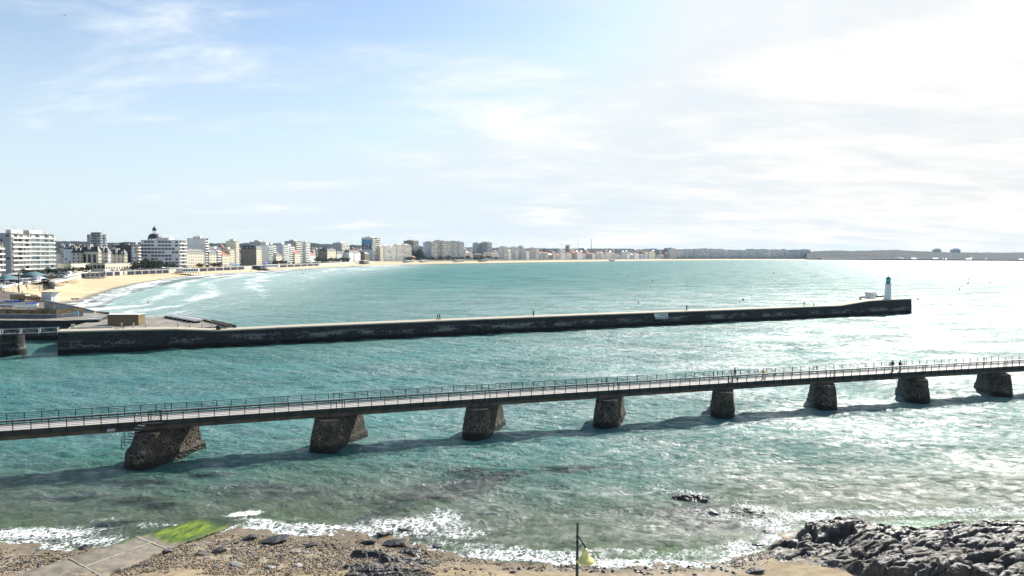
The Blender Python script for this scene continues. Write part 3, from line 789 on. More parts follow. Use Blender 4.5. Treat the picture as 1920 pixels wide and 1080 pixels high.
# ------------------------------------------------------------ footbridge on stone piers
DZ = 4.4
ne = [at(x, y, DZ) for x, y in [(0, 808.4), (210, 795.5), (420, 781.5), (630, 767), (836, 751.8), (1045, 738.5), (1250, 725.5), (1410, 715.5), (1570, 706.5), (1745, 696.5), (1918, 686)]]
cf = np.polyfit([p.x for p in ne], [p.y for p in ne], 2)
def bpt(X, off=0.0, z=DZ):
    """point on the deck's near edge line, moved across the deck by off"""
    y = float(np.polyval(cf, X)); s = 2 * cf[0] * X + cf[1]; L = math.hypot(1, s)
    return Vector((X - s / L * off, y + 1 / L * off, z))
def bdir(X):
    s = 2 * cf[0] * X + cf[1]; L = math.hypot(1, s); return Vector((1 / L, s / L, 0))
BW = 3.2
br = empty('footbridge', bpt(0, BW / 2, 0), 0, 'long narrow footbridge with open railings on a row of stone piers', 'bridge')
bo = br.location.copy()
def loc(p): return Vector(p) - bo
xs_ = np.linspace(-82, 132, 120)
def strip(name, mat, o0, o1, z0, z1):
    mb = MB(); ring = []
    for X in xs_: ring.append([loc(bpt(X, o0, z0)), loc(bpt(X, o1, z0)), loc(bpt(X, o1, z1)), loc(bpt(X, o0, z1))])
    vs_ = [p for r_ in ring for p in r_]; fs = []
    for i in range(len(ring) - 1):
        for k in range(4): fs.append((i*4 + k, i*4 + (k+1) % 4, i*4 + 4 + (k+1) % 4, i*4 + 4 + k))
    fs += [(3, 2, 1, 0), tuple(len(vs_) - 4 + k for k in range(4))]
    return mb.add(vs_, fs).build(name, mat, br)
strip('deck', M['deck'], 0.06, BW - 0.06, DZ - 0.22, DZ)
strip('edge_beam', M['fascia'], -0.06, 0.058, DZ - 0.50, DZ + 0.06)
strip('edge_beam', M['fascia'], BW - 0.058, BW + 0.06, DZ - 0.50, DZ + 0.06)
strip('girder', M['girder'], 0.30, 0.85, DZ - 0.98, DZ - 0.222)
strip('girder', M['girder'], BW - 0.85, BW - 0.30, DZ - 0.98, DZ - 0.222)
strip('bench_rail', M['fascia'], BW - 0.42, BW - 0.16, DZ + 0.30, DZ + 0.42)
# railings
LEAN = 0.10
for side, o in ((0, 0.0), (1, BW)):
    sgn = -1 if side == 0 else 1
    for k, h in enumerate((0.22, 0.40, 0.58, 0.76, 0.93)):
        mb = MB()
        P = [loc(bpt(X, o + sgn * LEAN * h, DZ + h)) for X in xs_]
        for a, b in zip(P[:-1], P[1:]): mb.bar(a, b, 0.034, 0.034)
        mb.build('rail', M['dark_metal'], br)
    mb = MB(); P = [loc(bpt(X, o + sgn * LEAN * 1.1, DZ + 1.10)) for X in xs_]
    for a, b in zip(P[:-1], P[1:]): mb.bar(a, b, 0.085 if side == 0 else 0.07, 0.05)
    mb.build('handrail', M['steel'] if side == 0 else M['dark_metal'], br)
# arc length stations
XX = np.linspace(-82, 132, 4000); YY = np.polyval(cf, XX); SS = np.concatenate([[0], np.cumsum(np.hypot(np.diff(XX), np.diff(YY)))])
def x_at_s(s): return float(np.interp(s, SS, XX))
def s_at_x(x): return float(np.interp(x, XX, SS))
pm_ = MB(); pm_.bar((0, 0, -0.45), (0, -LEAN * 1.1, 1.1), 0.06, 0.075, up=(1, 0, 0)); post_me = pm_.mesh('post', M['dark_metal'])
def post(s, side):
    X = x_at_s(s); d = bdir(X); ang = math.atan2(d.y, d.x)
    o = mesh_obj('post', post_me, br)
    o.location = loc(bpt(X, -0.085 if side == 0 else BW + 0.085, DZ)); o.rotation_euler = (0, 0, ang + (0 if side == 0 else math.pi))
s0 = s_at_x(-52); ns = int((s_at_x(90) - s0) / 1.52)
for i in range(ns + 1):
    for side in (0, 1): post(s0 + i * 1.52, side)
# extra pair of posts at every expansion joint, over the piers
PIER_PX = [311, 634, 907, 1143, 1355, 1543, 1712, 1863]
pier_s = []
for px in PIER_PX:
    # centre of the deck on the sight line of that column
    best = min(np.linspace(-80, 130, 3000), key=lambda X: abs((lambda p: p.x / p.y)(bpt(X, BW / 2)) - (ray(px, 740).x / ray(px, 740).y)))
    pier_s.append(s_at_x(best))
step_ = (pier_s[-1] - pier_s[0]) / 7
pier_all = pier_s + [pier_s[-1] + step_]
for s in pier_all:
    for ds_ in (-0.32, 0.32):
        for side in (0, 1): post(s + ds_, side)
# piers
AX = Vector((0.30, 0.954, 0)); AXn = Vector((0.954, -0.30, 0))
def pier_mesh(hw, L, seed, near_ext=0.0, plinth=True):
    """tapering pier with a rounded nose towards the tower side"""
    r_ = np.random.default_rng(seed); outline = []
    n = 26
    for k in range(n):              # rounded near nose
        a = math.pi + math.pi * k / (n - 1)
        outline.append((math.cos(a) * 1.0, -L / 2 + 1.2 + math.sin(a) * 1.2, True))
    for k in range(1, 12): outline.append((1.0, -L / 2 + 1.2 + (L - 1.2) * k / 12, False))
    for k in range(9): outline.append((1.0 - 2 * k / 8, L / 2, False))
    for k in range(1, 12): outline.append((-1.0, L / 2 - (L - 1.2) * k / 12, False))
    zs = np.linspace(-2.2, DZ - 0.985, 22)
    vs_ = []
    for z in zs:
        tz = (z + 0) / 3.4
        w = hw - 0.28 * tz; yl = 1 - 0.075 * tz
        for (ux, uy, nose) in outline:
            x = ux * w; y = uy * yl
            if uy > L / 2 - 0.01: y = uy - 0.55 * tz
            if uy < 0: y = uy * (1 - 0.05 * tz) - near_ext * max(0, 1 - max(0, (z - 1.7)) / 0.5) * (1 if uy < -L / 2 + 1.3 else 0)
            y -= 0.75 * (1 - max(0, min(1, z / 3.4)) ** 2.2) * max(0, min(1, -uy / (L / 2)))
            if plinth and z < 0.85 and uy > 0: x *= 1.07; y += 0.22 if uy > L / 2 - 0.01 else 0
            q = 0.07
            x += (mnoise.noise((x * 1.7 + seed, y * 1.7, z * 1.7))) * q; y += mnoise.noise((x * 1.7, y * 1.7 + seed, z * 1.7 + 9)) * q
            vs_.append(AXn * x + AX * y + Vector((0, 0, z)))
    m = len(outline); fs = []
    for i in range(len(zs) - 1):
        for k in range(m): fs.append((i*m + k, i*m + (k+1) % m, (i+1)*m + (k+1) % m, (i+1)*m + k))
    fs.append(tuple((len(zs) - 1) * m + k for k in range(m)))
    mb = MB(); mb.add(vs_, fs); return mb.mesh('pier', M['rubble'])
for i, s in enumerate(pier_all):
    X = x_at_s(s); c = bpt(X, BW / 2, 0)
    L = 7.4; hw = 1.62
    me = pier_mesh(hw, L, i * 3 + 1, near_ext=0.5 if i == 0 else 0.0)
    o = mesh_obj('pier', me, br); o.location = loc(c)
    mb = MB()
    for off in (0.575, BW - 0.575):
        p = bpt(X, off, 0) - c; d = bdir(X) * 0.55; nn_ = Vector((-d.y, d.x, 0)).normalized() * 0.35
        mb.prism([(q.x, q.y) for q in (p - d - nn_, p + d - nn_, p + d + nn_, p - d + nn_)], DZ - 1.06, DZ - 0.983)
    cb = mb.build('bearing_block', M['concrete'], br); cb.location = loc(c)
# access gate, landing and curved stair rail on the first pier
X1 = x_at_s(pier_s[0]) - 1.35
gp = [loc(bpt(X1 + dx, -0.16, DZ)) for dx in (0, 1.15)]
mb = MB()
for p in gp: mb.bar(p + Vector((0, 0, -0.1)), p + Vector((0, 0, 1.15)), 0.07)
mb.bar(gp[0] + Vector((0, 0, 1.12)), gp[1] + Vector((0, 0, 1.12)), 0.06); mb.bar(gp[0] + Vector((0, 0, .1)), gp[1] + Vector((0, 0, .1)), 0.06)
for f0, f1 in ((0, .55), (.3, .95), (.62, 1.0)):
    mb.bar(gp[0].lerp(gp[1], f0) + Vector((0, 0, .12)), gp[0].lerp(gp[1], f1) + Vector((0, 0, 1.1 if f1 < 1 else .8)), 0.035)
gt = mb.build('gate', M['dark_metal'], br)
land = [loc(bpt(X1 + dx, o_, DZ - .05)) for dx, o_ in ((-.5, -.8), (1.2, -.8), (1.2, -.07), (-.5, -.07))]
mb = MB(); mb.prism([(p.x, p.y) for p in land], DZ - .16, DZ - .08); mb.build('landing', M['fascia'], br)
mb = MB()
nose = loc(bpt(x_at_s(pier_s[0]), BW / 2, 0)) - AX * 4.0 - AXn * 1.9
p0 = land[0] + Vector((0, 0, 0)); p1 = nose + Vector((0, 0, 2.1))
for h in (0.25, 0.5, 0.75, 1.0):
    prev = None
    for k in range(9):
        f = k / 8; q = p0.lerp(p1, f); q = q - AXn * 0.35 * math.sin(f * math.pi) + Vector((0, 0, h - 0.3 + 0.15 * math.sin(f * math.pi)))
        if prev is not None: mb.bar(prev, q, 0.028)
        prev = q
for k in range(0, 9, 2):
    f = k / 8; q = p0.lerp(p1, f) - AXn * 0.35 * math.sin(f * math.pi); mb.bar(q + Vector((0, 0, -.35)), q + Vector((0, 0, .78)), 0.04)
mb.build('stair_rail', M['dark_metal'], br)
for k in range(8):
    f = (k + .5) / 8; q = p0.lerp(p1, f); mb = MB(); mb.bar(q - AXn * .3, q + AXn * .5, 0.28, 0.05); mb.build('step', M['steel'], br)
# lamp box on the parapet
for dx, sz in ((-3.2, .35),):
    q = loc(bpt(X1 + dx, -0.35, DZ - .55)); mb = MB(); mb.bar(q - bdir(X1) * .35, q + bdir(X1) * .35, .25, .25); mb.build('junction_box', M['grey_wall'], br)

# ------------------------------------------------------------ jetty
jb = [at(x, y, 0) for x, y in [(107, 664.6), (303, 655), (555, 645), (762, 634.5), (1100, 618), (1283, 608), (1400, 602.4), (1520, 597), (1593, 592.7), (1707, 587.5)]]
jf = np.polyfit([p.x for p in jb], [p.y for p in jb], 1)
js = float(jf[0]); jL = math.hypot(1, js); JD = Vector((1 / jL, js / jL, 0)); JN = Vector((-js / jL, 1 / jL, 0))
def jx(px):
    """X on the jetty's near face met by the sight line over column px"""
    d = ray(px, 600); k = d.x / d.y; return k * jf[1] / (1 - k * js)
def jpt(X, off=0.0, z=0.0):
    p = Vector((X, js * X + float(jf[1]), z)) + JN * off; p.z = z; return p
prof = [(jx(107), 5.06), (jx(250), 4.85), (jx(328), 4.65), (jx(408), 3.95), (jx(450), 3.98), (jx(560), 4.1), (jx(824), 4.2), (jx(1100), 4.25), (jx(1400), 4.12), (jx(1576), 4.1), (jx(1628), 5.45), (jx(1650), 5.6), (jx(1706), 5.7)]
XA, XB = prof[0][0], prof[-1][0]
def jz(X): return float(np.interp(X, [p[0] for p in prof], [p[1] for p in prof]))
XH = jx(1640)
def jw(X): return 5.2 + 7.3 * float(np.clip((X - XH) / 6, 0, 1))
jt = mesh_obj('jetty', bpy.data.meshes.new('jetty')); 
Xs = sorted(set(list(np.linspace(XA, XB, 150)) + [p[0] for p in prof]))
mb = MB(); ring = []
for X in Xs:
    w = jw(X); z = jz(X)
    q = [jpt(X, -0.35, -3), jpt(X, -0.1, 0.9), jpt(X, 0.12, z - .02), jpt(X, w - .1, z - .02), jpt(X, w + .4, -3)]
    for p in q[:2]:
        nz = mnoise.noise((p.x * .35, p.y * .35, p.z)) * .12; p += -JN * nz
    ring.append(q)
# rounded, battered head
end = []
for k in range(1, 9):
    a = k / 8 * math.pi / 2 * 0.92; c = jpt(XB, 6.2, 0); r = 6.2
    q = []
    for rr_, z in ((r + .35, -3), (r + .1, .9), (r - .12, jz(XB) - .02)):
        p = c - JN * rr_ * math.cos(a) + JD * rr_ * math.sin(a) * 0.62; p.z = z; q.append(p)
    p = jpt(XB, jw(XB) - .1, 0) + JD * r * math.sin(a) * .62; p2 = p.copy(); p2.z = jz(XB) - .02; q.append(p2); p3 = p + JN * .4; p3.z = -3; q.append(p3)
    end.append(q)
ring += end
vs_ = [p for r_ in ring for p in r_]; fs = []
for i in range(len(ring) - 1):
    for k in range(5): fs.append((i*5 + k, i*5 + 5 + k, i*5 + 5 + (k+1) % 5, i*5 + (k+1) % 5))
fs += [(0, 1, 2, 3, 4), tuple(len(vs_) - 1 - k for k in range(5))]
mb.add(vs_, fs); me = mb.mesh('jetty', M['jetty']); jt.data = me
tag(jt, 'long dark stone jetty with sandy top reaching out to the white lighthouse', 'jetty')
mb = MB(); R_ = []
for q in ring:
    a = q[2].copy(); b = q[3].copy(); a.z += .06; b.z += .06; a -= JN * .06
    R_.append((a, b))
vs_ = [p for r_ in R_ for p in r_] + [p - Vector((0, 0, .3)) for r_ in R_ for p in r_]; n2_ = len(R_) * 2
mb.add(vs_, [(i*2, i*2+2, i*2+3, i*2+1) for i in range(len(R_)-1)] + [(i*2+n2_, i*2+n2_+2, i*2+2, i*2) for i in range(len(R_)-1)])
mb.build('paving', M['jtop'], jt)
# vertical joints (dark grooves drawn as thin black bars on the wall face)
for px in (762, 1576, 1480, 1150):
    X = jx(px); mb = MB(); mb.bar(jpt(X, -.10, -.5), jpt(X, .10, jz(X) - .3), .22, .22); mb.build('joint', M['black_paint'], jt)
for px in (450, 762, 1100, 700, 900, 980):
    pass
# iron ladders and rust streaks down the wall
for px in (520, 905, 1330):
    X = jx(px); mb = MB()
    for dx in (-.25, .25): mb.bar(jpt(X + dx, -.38, .2), jpt(X + dx, -.10, jz(X) + .3), .06)
    for k in range(11): z = .3 + k * .36; mb.bar(jpt(X - .25, -.37 + .07 * k * .36, z), jpt(X + .25, -.37 + .07 * k * .36, z), .04)
    mb.build('ladder', M['rust'], jt)
# low parapet on the seaward side of the head
mb = MB(); pts = [jpt(XH + 1.5, 6.5, 5.2), jpt(XH + 6.2, 12.0, jz(XH + 6.2) + .25)] + [jpt(X, 12.1, jz(X) + .3) for X in np.linspace(XH + 8, XB, 8)] + [r_[3] + Vector((0, 0, .3)) for r_ in end]
for a, b in zip(pts[:-1], pts[1:]): mb.bar(a, b, .35, .5)
mb.build('parapet', M['jetty'], jt)
# mural lettering panel on the wall
sx0, sx1 = jx(1227), jx(1252)
def on_wall(X, z, o=-0.13): 
    f = (z - .9) / (jz(X) - .9); return jpt(X, -0.1 + .22 * f + o, z)
mb = MB(); zt, zb = jz(sx0) - .25, jz(sx0) - 1.35
mb.add([on_wall(sx0, zb), on_wall(sx1, zb), on_wall(sx1, zt), on_wall(sx0, zt)] + [on_wall(sx0, zb, .02), on_wall(sx1, zb, .02), on_wall(sx1, zt, .02), on_wall(sx0, zt, .02)], [(0,1,2,3), (7,6,5,4), (0,4,5,1), (1,5,6,2), (2,6,7,3), (3,7,4,0)])
sg = mb.build('wall_sign', M['white_paint']); tag(sg, 'white lettered panel fixed high on the dark jetty wall', 'sign')
mb = MB(); random.seed(3)
for row, (za, zb_, f0, f1) in enumerate(((.12, .30, .06, .95), (.50, .85, .40, .90))):
    f = f0
    while f < f1:
        w = random.uniform(.02, .05); X = sx0 + (sx1 - sx0) * f; X2 = sx0 + (sx1 - sx0) * min(f1, f + w)
        mb.bar(on_wall(X, zt - (za + zb_) / 2, -.15), on_wall(X2, zt - (za + zb_) / 2, -.15), .02, zb_ - za); f += w + .018
X = sx0 + (sx1 - sx0) * .26; mb.bar(on_wall(X, zt - .7, -.15), on_wall(X + .25, zt - .7, -.15), .02, .3)
lt = mb.build('lettering', M['navy_cloth'], sg); lt['kind'] = 'stuff'
mb = MB(); za, zb_ = zb - .03, zb - .75
mb.add([on_wall(sx0 + .3, zb_), on_wall(sx1, zb_), on_wall(sx1, za), on_wall(sx0 + .3, za)] + [on_wall(sx0 + .3, zb_, .02), on_wall(sx1, zb_, .02), on_wall(sx1, za, .02), on_wall(sx0 + .3, za, .02)], [(0,1,2,3), (7,6,5,4), (0,4,5,1), (1,5,6,2), (2,6,7,3), (3,7,4,0)])
mb.build('lower_panel', M['grey_wall'], sg)

# ------------------------------------------------------------ lighthouse
lc = at(1664.5, 560.5, 5.66); lc.z = 5.66
K = 0.205 * 1.0
t = NT('green_glass'); p = t.principled((0.04, 0.80, 0.74), 0.15, None, 0, 0.5, **{'Transmission Weight': 0.5}); M['green_glass'] = t.m
M['green_paint'] = plain('dark_green_paint', (0.012, 0.11, 0.095), 0.4, var=0.15)
lh = empty('lighthouse', lc, 0, 'small white lighthouse with green glazed lantern at the jetty end', 'lighthouse')
MB().lathe([(0, 0), (1.42, 0), (1.42, .35), (1.28, .4), (1.02, 5.5), (1.02, 5.55), (0, 5.55)], 24).build('tower', M['white_wall'], lh)
MB().lathe([(0, 5.553), (1.35, 5.553), (1.38, 5.7), (1.38, 5.85), (0, 5.85)], 24).build('gallery', M['white_paint'], lh)
mb = MB()
for k in range(12):
    a = k * math.pi / 6; mb.tube((1.32 * math.cos(a), 1.32 * math.sin(a), 5.8), (1.32 * math.cos(a), 1.32 * math.sin(a), 6.65), .02, n=5)
    for h in (6.2, 6.65):
        b = a + math.pi / 6; mb.bar((1.32 * math.cos(a), 1.32 * math.sin(a), h), (1.32 * math.cos(b), 1.32 * math.sin(b), h), .03)
mb.build('railing', M['white_paint'], lh)
MB().lathe([(0, 5.853), (.78, 5.853), (.78, 6.9), (0, 6.9)], 20).build('lantern_base', M['green_paint'], lh)
MB().lathe([(.74, 6.903), (.74, 7.9), (0, 7.9)], 20).build('lantern_glass', M['green_glass'], lh)
mb = MB()
for k in range(8):
    a = k * math.pi / 4; mb.bar((.77 * math.cos(a), .77 * math.sin(a), 6.9), (.77 * math.cos(a), .77 * math.sin(a), 7.9), .06)
mb.build('glazing_bar', M['green_paint'], lh)
MB().lathe([(.86, 7.903), (.84, 8.0), (.7, 8.25), (.4, 8.5), (.14, 8.6), (.12, 8.75), (.16, 8.85), (.03, 8.95), (.02, 9.3), (0, 9.3)], 20).build('dome', M['green_paint'], lh)
mb = MB(); mb.box(-.4, .4, -1.44, -1.2, .0, 1.9); dr = mb.build('door', M['grey_wall'], lh); dr.rotation_euler = (0, 0, R(115))
mb = MB(); mb.tube((-1.45, -.25, 5.9), (-1.45, -.25, 7.6), .025, n=5); mb.build('antenna', M['steel'], lh)
hc = at(1637, 560, 5.55); hc.z = 5.5
hu = empty('keeper_hut', hc + JN * 1.2, math.atan2(JD.y, JD.x), 'little pale hut with flat overhanging roof beside the lighthouse', 'hut')
MB().box(-1.5, 1.5, -1.2, 1.2, 0, 2.25).build('wall', M['white_wall'], hu)
MB().box(-1.72, 1.72, -1.4, 1.4, 2.253, 2.5).build('roof', M['pale_concrete'], hu)
MB().box(-.2, .25, -1.24, -1.202, .9, 1.5).build('window', M['dark_wall'], hu); MB().box(-1.2, -.95, -1.24, -1.202, 1.2, 1.5).build('window', M['dark_wall'], hu)
# ------------------------------------------------------------ walkway and stone column left of the jetty
X0 = jx(107)
wk = empty('harbour_walkway', jpt(X0, 2.2, 0), 0, 'dark lattice walkway leading left from the jetty end to a stone column', 'walkway'); wo = wk.location.copy()
MBk = MB(); a = jpt(X0 - .02, .9, 4.75) - wo; b = jpt(X0 - 30, .9, 4.75) - wo; MBk.bar(a, b, 1.8, .25); MBk.build('deck', M['fascia'], wk)
for o_ in (0.05, 1.75):
    mb = MB(); P = [jpt(X0 - 1.5 * k, o_, 0) - wo for k in range(20)]
    for k in range(19):
        z0, z1 = 4.87, 5.85
        mb.bar(P[k] + Vector((0, 0, z1)), P[k+1] + Vector((0, 0, z1)), .06); mb.bar(P[k] + Vector((0, 0, z0)), P[k+1] + Vector((0, 0, z0)), .05)
        mb.bar(P[k] + Vector((0, 0, z0 if k % 2 else z1)), P[k+1] + Vector((0, 0, z1 if k % 2 else z0)), .035)
    mb.build('truss_rail', M['steel'], wk)
    for k in range(0, 20, 2):
        mb = MB(); mb.bar(P[k] + Vector((0, 0, 4.6)), P[k] + Vector((0, 0, 5.9)), .09); mb.build('post', M['pale_wall'], wk)
cp = at(14, 667, 0); mb = MB(); prof_c = [(2.55, -3), (2.5, 0), (2.2, 3), (2.15, 4.3), (2.15, 4.5), (0, 4.5)]
cl = MB().lathe(prof_c, 40, (cp.x, cp.y + 1.6, 0)).build('pier_column', M['jetty']); tag(cl, 'round stone column standing in the water under the harbour walkway', 'pier')
t = NT('worn_apron'); v = t.coord((1, 1, 1), (0, 0, .5), obj=False); n_a = t.noise(v, .35, 6, .7); n_b = t.noise(v, 3, 4, .6)
t.principled(t.mix(t.ramp(n_a, .3, .7), (0.15, 0.135, 0.11), (0.33, 0.305, 0.26)), .9, t.bump(n_b, .3, .05)); M['apron'] = t.m
# ------------------------------------------------------------ harbour quay behind
QZ = 5.0
qe = [at(-260, 600.5, QZ), at(0, 601, QZ), at(122, 601, QZ), at(168, 600, QZ)]
qy = qe[1].y
mb = MB()
poly = [(qe[0].x, qy - .3), (qe[2].x, qy + .4), (at(150, 600, QZ).x, qy + 2), (at(190, 599, QZ).x, qy + 3), (at(207, 590, QZ).x, at(207, 590, QZ).y - 1), (at(206, 588, QZ).x - 4, at(206, 588, QZ).y + 1), (qe[0].x, at(0, 588, QZ).y + 3)]
mb.prism(poly, -3, QZ); q_ = mb.build('quay', [M['jetty']]); tag(q_, kind='structure')
mb = MB(); mb.prism([(x, y) for x, y in poly], QZ + .004, QZ + .06); tag(mb.build('quay_paving', M['apron']), kind='structure')
# lower concrete apron between the quay and the jetty
AZ = 4.55
ap = [jpt(jx(112), 5.0), jpt(jx(436), 5.0), at(322, 592.5, AZ), at(262, 593, AZ), at(205, 597, AZ), at(175, 600, AZ), at(130, 612, AZ)]
mb = MB(); mb.prism([(p.x, p.y) for p in ap], -3, AZ - .25); tag(mb.build('apron', M['concrete']), kind='structure')

mb = MB(); mb.prism([(p.x, p.y) for p in ap], AZ - .246, AZ - .15); tag(mb.build('apron_top', M['apron']), kind='structure')
# timber-clad container
bc = at(231, 610, AZ - .15); bx_ = empty('timber_shed', (bc.x, bc.y, AZ - .15), R(5), 'brown timber-clad shed with flat white roof on the apron behind the jetty', 'shed')
W_, D_, H_ = 7.1, 3.6, 2.55
t = NT('timber_boards'); v = t.coord((1, 1, .1)); t.principled(t.mix(t.ramp(t.noise(v, 6, 4, .6), .3, .7), (0.13, 0.095, 0.05), (0.25, 0.19, 0.11)), .8); M['timber'] = t.m
MB().box(-W_/2, W_/2, 0, D_, 0.1, H_).build('wall', M['dark_wall'], bx_)
bdm = MB().box(0, .26, -.045, -.003, .1, H_).mesh('board', M['timber'])
k = 0; x = -W_/2
while x < W_/2 - .2:
    o = mesh_obj('board', bdm, bx_); o.location = (x, 0, 0); x += .284
bds = MB().box(-.045, -.003, 0, .26, .1, H_).mesh('board', M['timber']); y = 0
while y < D_ - .2:
    for xx in (-W_/2, W_/2 + .048):
        o = mesh_obj('board', bds, bx_); o.location = (xx, y, 0)
    y += .284
MB().box(-W_/2 - .06, W_/2 + .06, -.06, D_ + .06, H_ + .003, H_ + .12).build('roof', M['white_paint'], bx_)
# barrier wall: grey parapet with brown mesh panels above
bw0 = at(-240, 596, QZ + .06); bw1 = at(206, 589.5, QZ + .06); bwl = empty('barrier_wall', (bw0.x, bw0.y, QZ + .06), 0, 'long grey parapet topped with brown mesh panels beside the boatyard', 'fence')
yy0, yy1 = at(0, 596.5, QZ).y, at(206, 588.5, QZ).y
xa, xb = at(-240, 596, QZ).x, at(206, 588.5, QZ).x
def by(x): return yy0 + (yy1 - yy0) * max(0, (x - at(120, 596, QZ).x)) / (xb - at(120, 596, QZ).x)
Xb_ = np.arange(xa, xb, 3.1); o0 = bwl.location
M['barrier'] = plain('barrier_grey', (.13, .155, .175), .8, var=.2, scale=.5); M['mesh_panel'] = plain('brown_mesh_panel', (0.22, 0.16, 0.085), .8, var=.35, scale=1.5)
for i in range(len(Xb_) - 1):
    a = Vector((Xb_[i], by(Xb_[i]), QZ + .06)) - o0; b = Vector((Xb_[i+1], by(Xb_[i+1]), QZ + .06)) - o0
    mb = MB(); mb.bar(a + Vector((0, 0, .5)), b + Vector((0, 0, .5)), .3, 1.0); mb.build('parapet', M['barrier'], bwl)
    mb = MB(); mb.bar(a + Vector((0, .05, 1.6)), b + Vector((0, .05, 1.6)), .05, 1.1); mb.build('mesh_panel', M['mesh_panel'], bwl)
    mb = MB(); mb.bar(a + Vector((0, -.06, .95)), a + Vector((0, -.06, 2.2)), .09)
    m_ = a.lerp(b, .5); mb.bar(a + Vector((0, -.03, 1.05)), m_ + Vector((0, -.03, 2.15)), .05); mb.bar(m_ + Vector((0, -.03, 2.15)), b + Vector((0, -.03, 1.05)), .05); mb.build('post', M['dark_metal'], bwl)
# blue notice board
nb = at(142.5, 598, QZ + .06); nbo = empty('notice_board', nb, 0, 'pale blue notice board on two posts in front of the barrier wall', 'sign')
MB().box(-.65, .65, -.03, .03, 1.0, 2.0).build('panel', plain('sky_blue_panel', (.25, .45, .6), .5), nbo)
for x in (-.6, .6): MB().box(x - .04, x + .04, .033, .11, 0, 2.05).build('post', M['steel'], nbo)
# retaining wall / slipway dark wedge running down to the sea
rw = MB(); top = [at(84, 563.5, 6.2), at(105, 568, 5.6), at(150, 577, 4.0), at(178, 584, 2.6)]
vs_ = []; 
for p in top: vs_ += [p + Vector((0, -.4, 0)), p + Vector((0, .4, 0)), Vector((p.x, p.y + .4, -1)), Vector((p.x, p.y - .4, -1))]
fs = []
for i in range(len(top) - 1):
    for k in range(4): fs.append((i*4 + k, i*4 + 4 + k, i*4 + 4 + (k+1) % 4, i*4 + (k+1) % 4))
fs += [(0, 1, 2, 3), tuple(len(vs_) - 1 - k for k in range(4))]
rw.add(vs_, fs); o = rw.build('slipway_wall', M['concrete']); tag(o, 'sloping wall running down from the grey beach hut to the sea', 'wall')
mb = MB(); 
for a, b in zip(top[:-1], top[1:]): mb.bar(a + Vector((0, 0, .1)), b + Vector((0, 0, .1)), 1.0, .2)
mb.build('coping', M['barrier'], o)
# boatyard ground
by_poly = [at(-260, 572, 4.2), at(0, 581, 4.2), at(205, 583, 2.0), at(178, 584, 1.6), at(150, 577.5, 3.2), at(84, 564, 4.2), at(70, 553, 4.4), at(0, 545, 5.4), at(-220, 545, 5.6)]
z_by = [4.2, 4.2, 1.5, 1.5, 3.0, 4.2, 4.4, 5.4, 5.6]
mb = MB(); mb.prism([(p.x, p.y) for p in by_poly], [-3] * 9, z_by); M['mud'] = plain('dark_slip_paving', (0.14, 0.11, 0.085), .9, var=.35, scale=.2, world=True)
tag(mb.build('boatyard_ground', M['mud']), kind='structure')
# ground of the esplanade left of the revetments
esp = [at(-260, 548, 5.6), at(3, 541, 5.7), at(44, 532, 5.9), at(79.5, 525.6, 5.9), at(102, 529, 5.9), at(130, 524, 5.9), at(142, 519, 5.9), at(157, 512.4, 5.9), at(200, 508.7, 5.9), at(240, 507.5, 5.9)]
far_ = [at(240, 500, 5.9), Vector((-420, 900, 5.9)), Vector((-1500, 900, 5.9)), Vector((-1500, 170, 5.9))]
mb = MB(); pl = esp + far_; mb.prism([(p.x, p.y) for p in pl], -2, 5.97); tag(mb.build('esplanade', M['paving']), kind='structure')
# grey beach hut with flat roof
hb = at(87, 565, 4.2); h_ = empty('beach_hut', (hb.x, hb.y, 4.2), R(-12), 'grey concrete lookout hut with flat roof at the head of the slipway', 'hut')
W_ = 4.2; MB().box(-W_/2, W_/2, 0, 3.4, 0, 3.2).build('wall', M['pale_wall'], h_); MB().box(-W_/2 - .15, W_/2 + .9, -.15, 3.55, 3.203, 3.38).build('roof', M['concrete'], h_)
MB().box(-W_/2 - .05, -W_/2 - .003, .6, 1.5, 0, 2.1).build('door', M['dark_wall'], h_)
for x in (W_/2 + 1.0,): MB().box(x - .05, x + .05, 0, .1, 0, 3.2).build('post', M['steel'], h_)
# little timber-sided bridge to the hut
fa, fb = at(22, 559, 5.6), at(74, 563, 4.8); fb_ = empty('timber_gangway', fa, 0, 'short timber-sided gangway between the esplanade and the beach hut', 'walkway'); o0 = fa
MB().bar(Vector((0, 0, 0)), fb - o0, 1.6, .25).build('deck', M['fascia'], fb_)
for s in (-1, 1):
    for k in range(11):
        p = Vector((0, s * .8, .1)).lerp(fb - o0 + Vector((0, s * .8, .1)), k / 10)
        MB().bar(p, p + Vector((0, 0, 1.3)), .1).build('post', M['timber'], fb_)
        if k < 10:
            q = Vector((0, s * .8, .1)).lerp(fb - o0 + Vector((0, s * .8, .1)), (k + .85) / 10); p2 = Vector((0, s * .8, .1)).lerp(fb - o0 + Vector((0, s * .8, .1)), (k + .15) / 10)
            mb = MB(); mb.bar(p2 + Vector((0, 0, .6)), q + Vector((0, 0, .6)), .05, .95); mb.build('panel', M['mesh_panel'], fb_)
s_ = at(33, 561, 5.0); so = empty('yard_shed', (s_.x, s_.y, 4.6), R(5), 'low pale shed with dark opening under the timber gangway', 'shed')
MB().box(-2.6, 2.6, 0, 3, 0, 2.3).build('wall', M['cream_wall'], so); MB().box(-2.8, 2.8, -.2, 3.2, 2.303, 2.45).build('roof', M['concrete'], so); MB().box(.4, 2.2, -.05, -.003, 0, 1.9).build('door', M['dark_wall'], so)

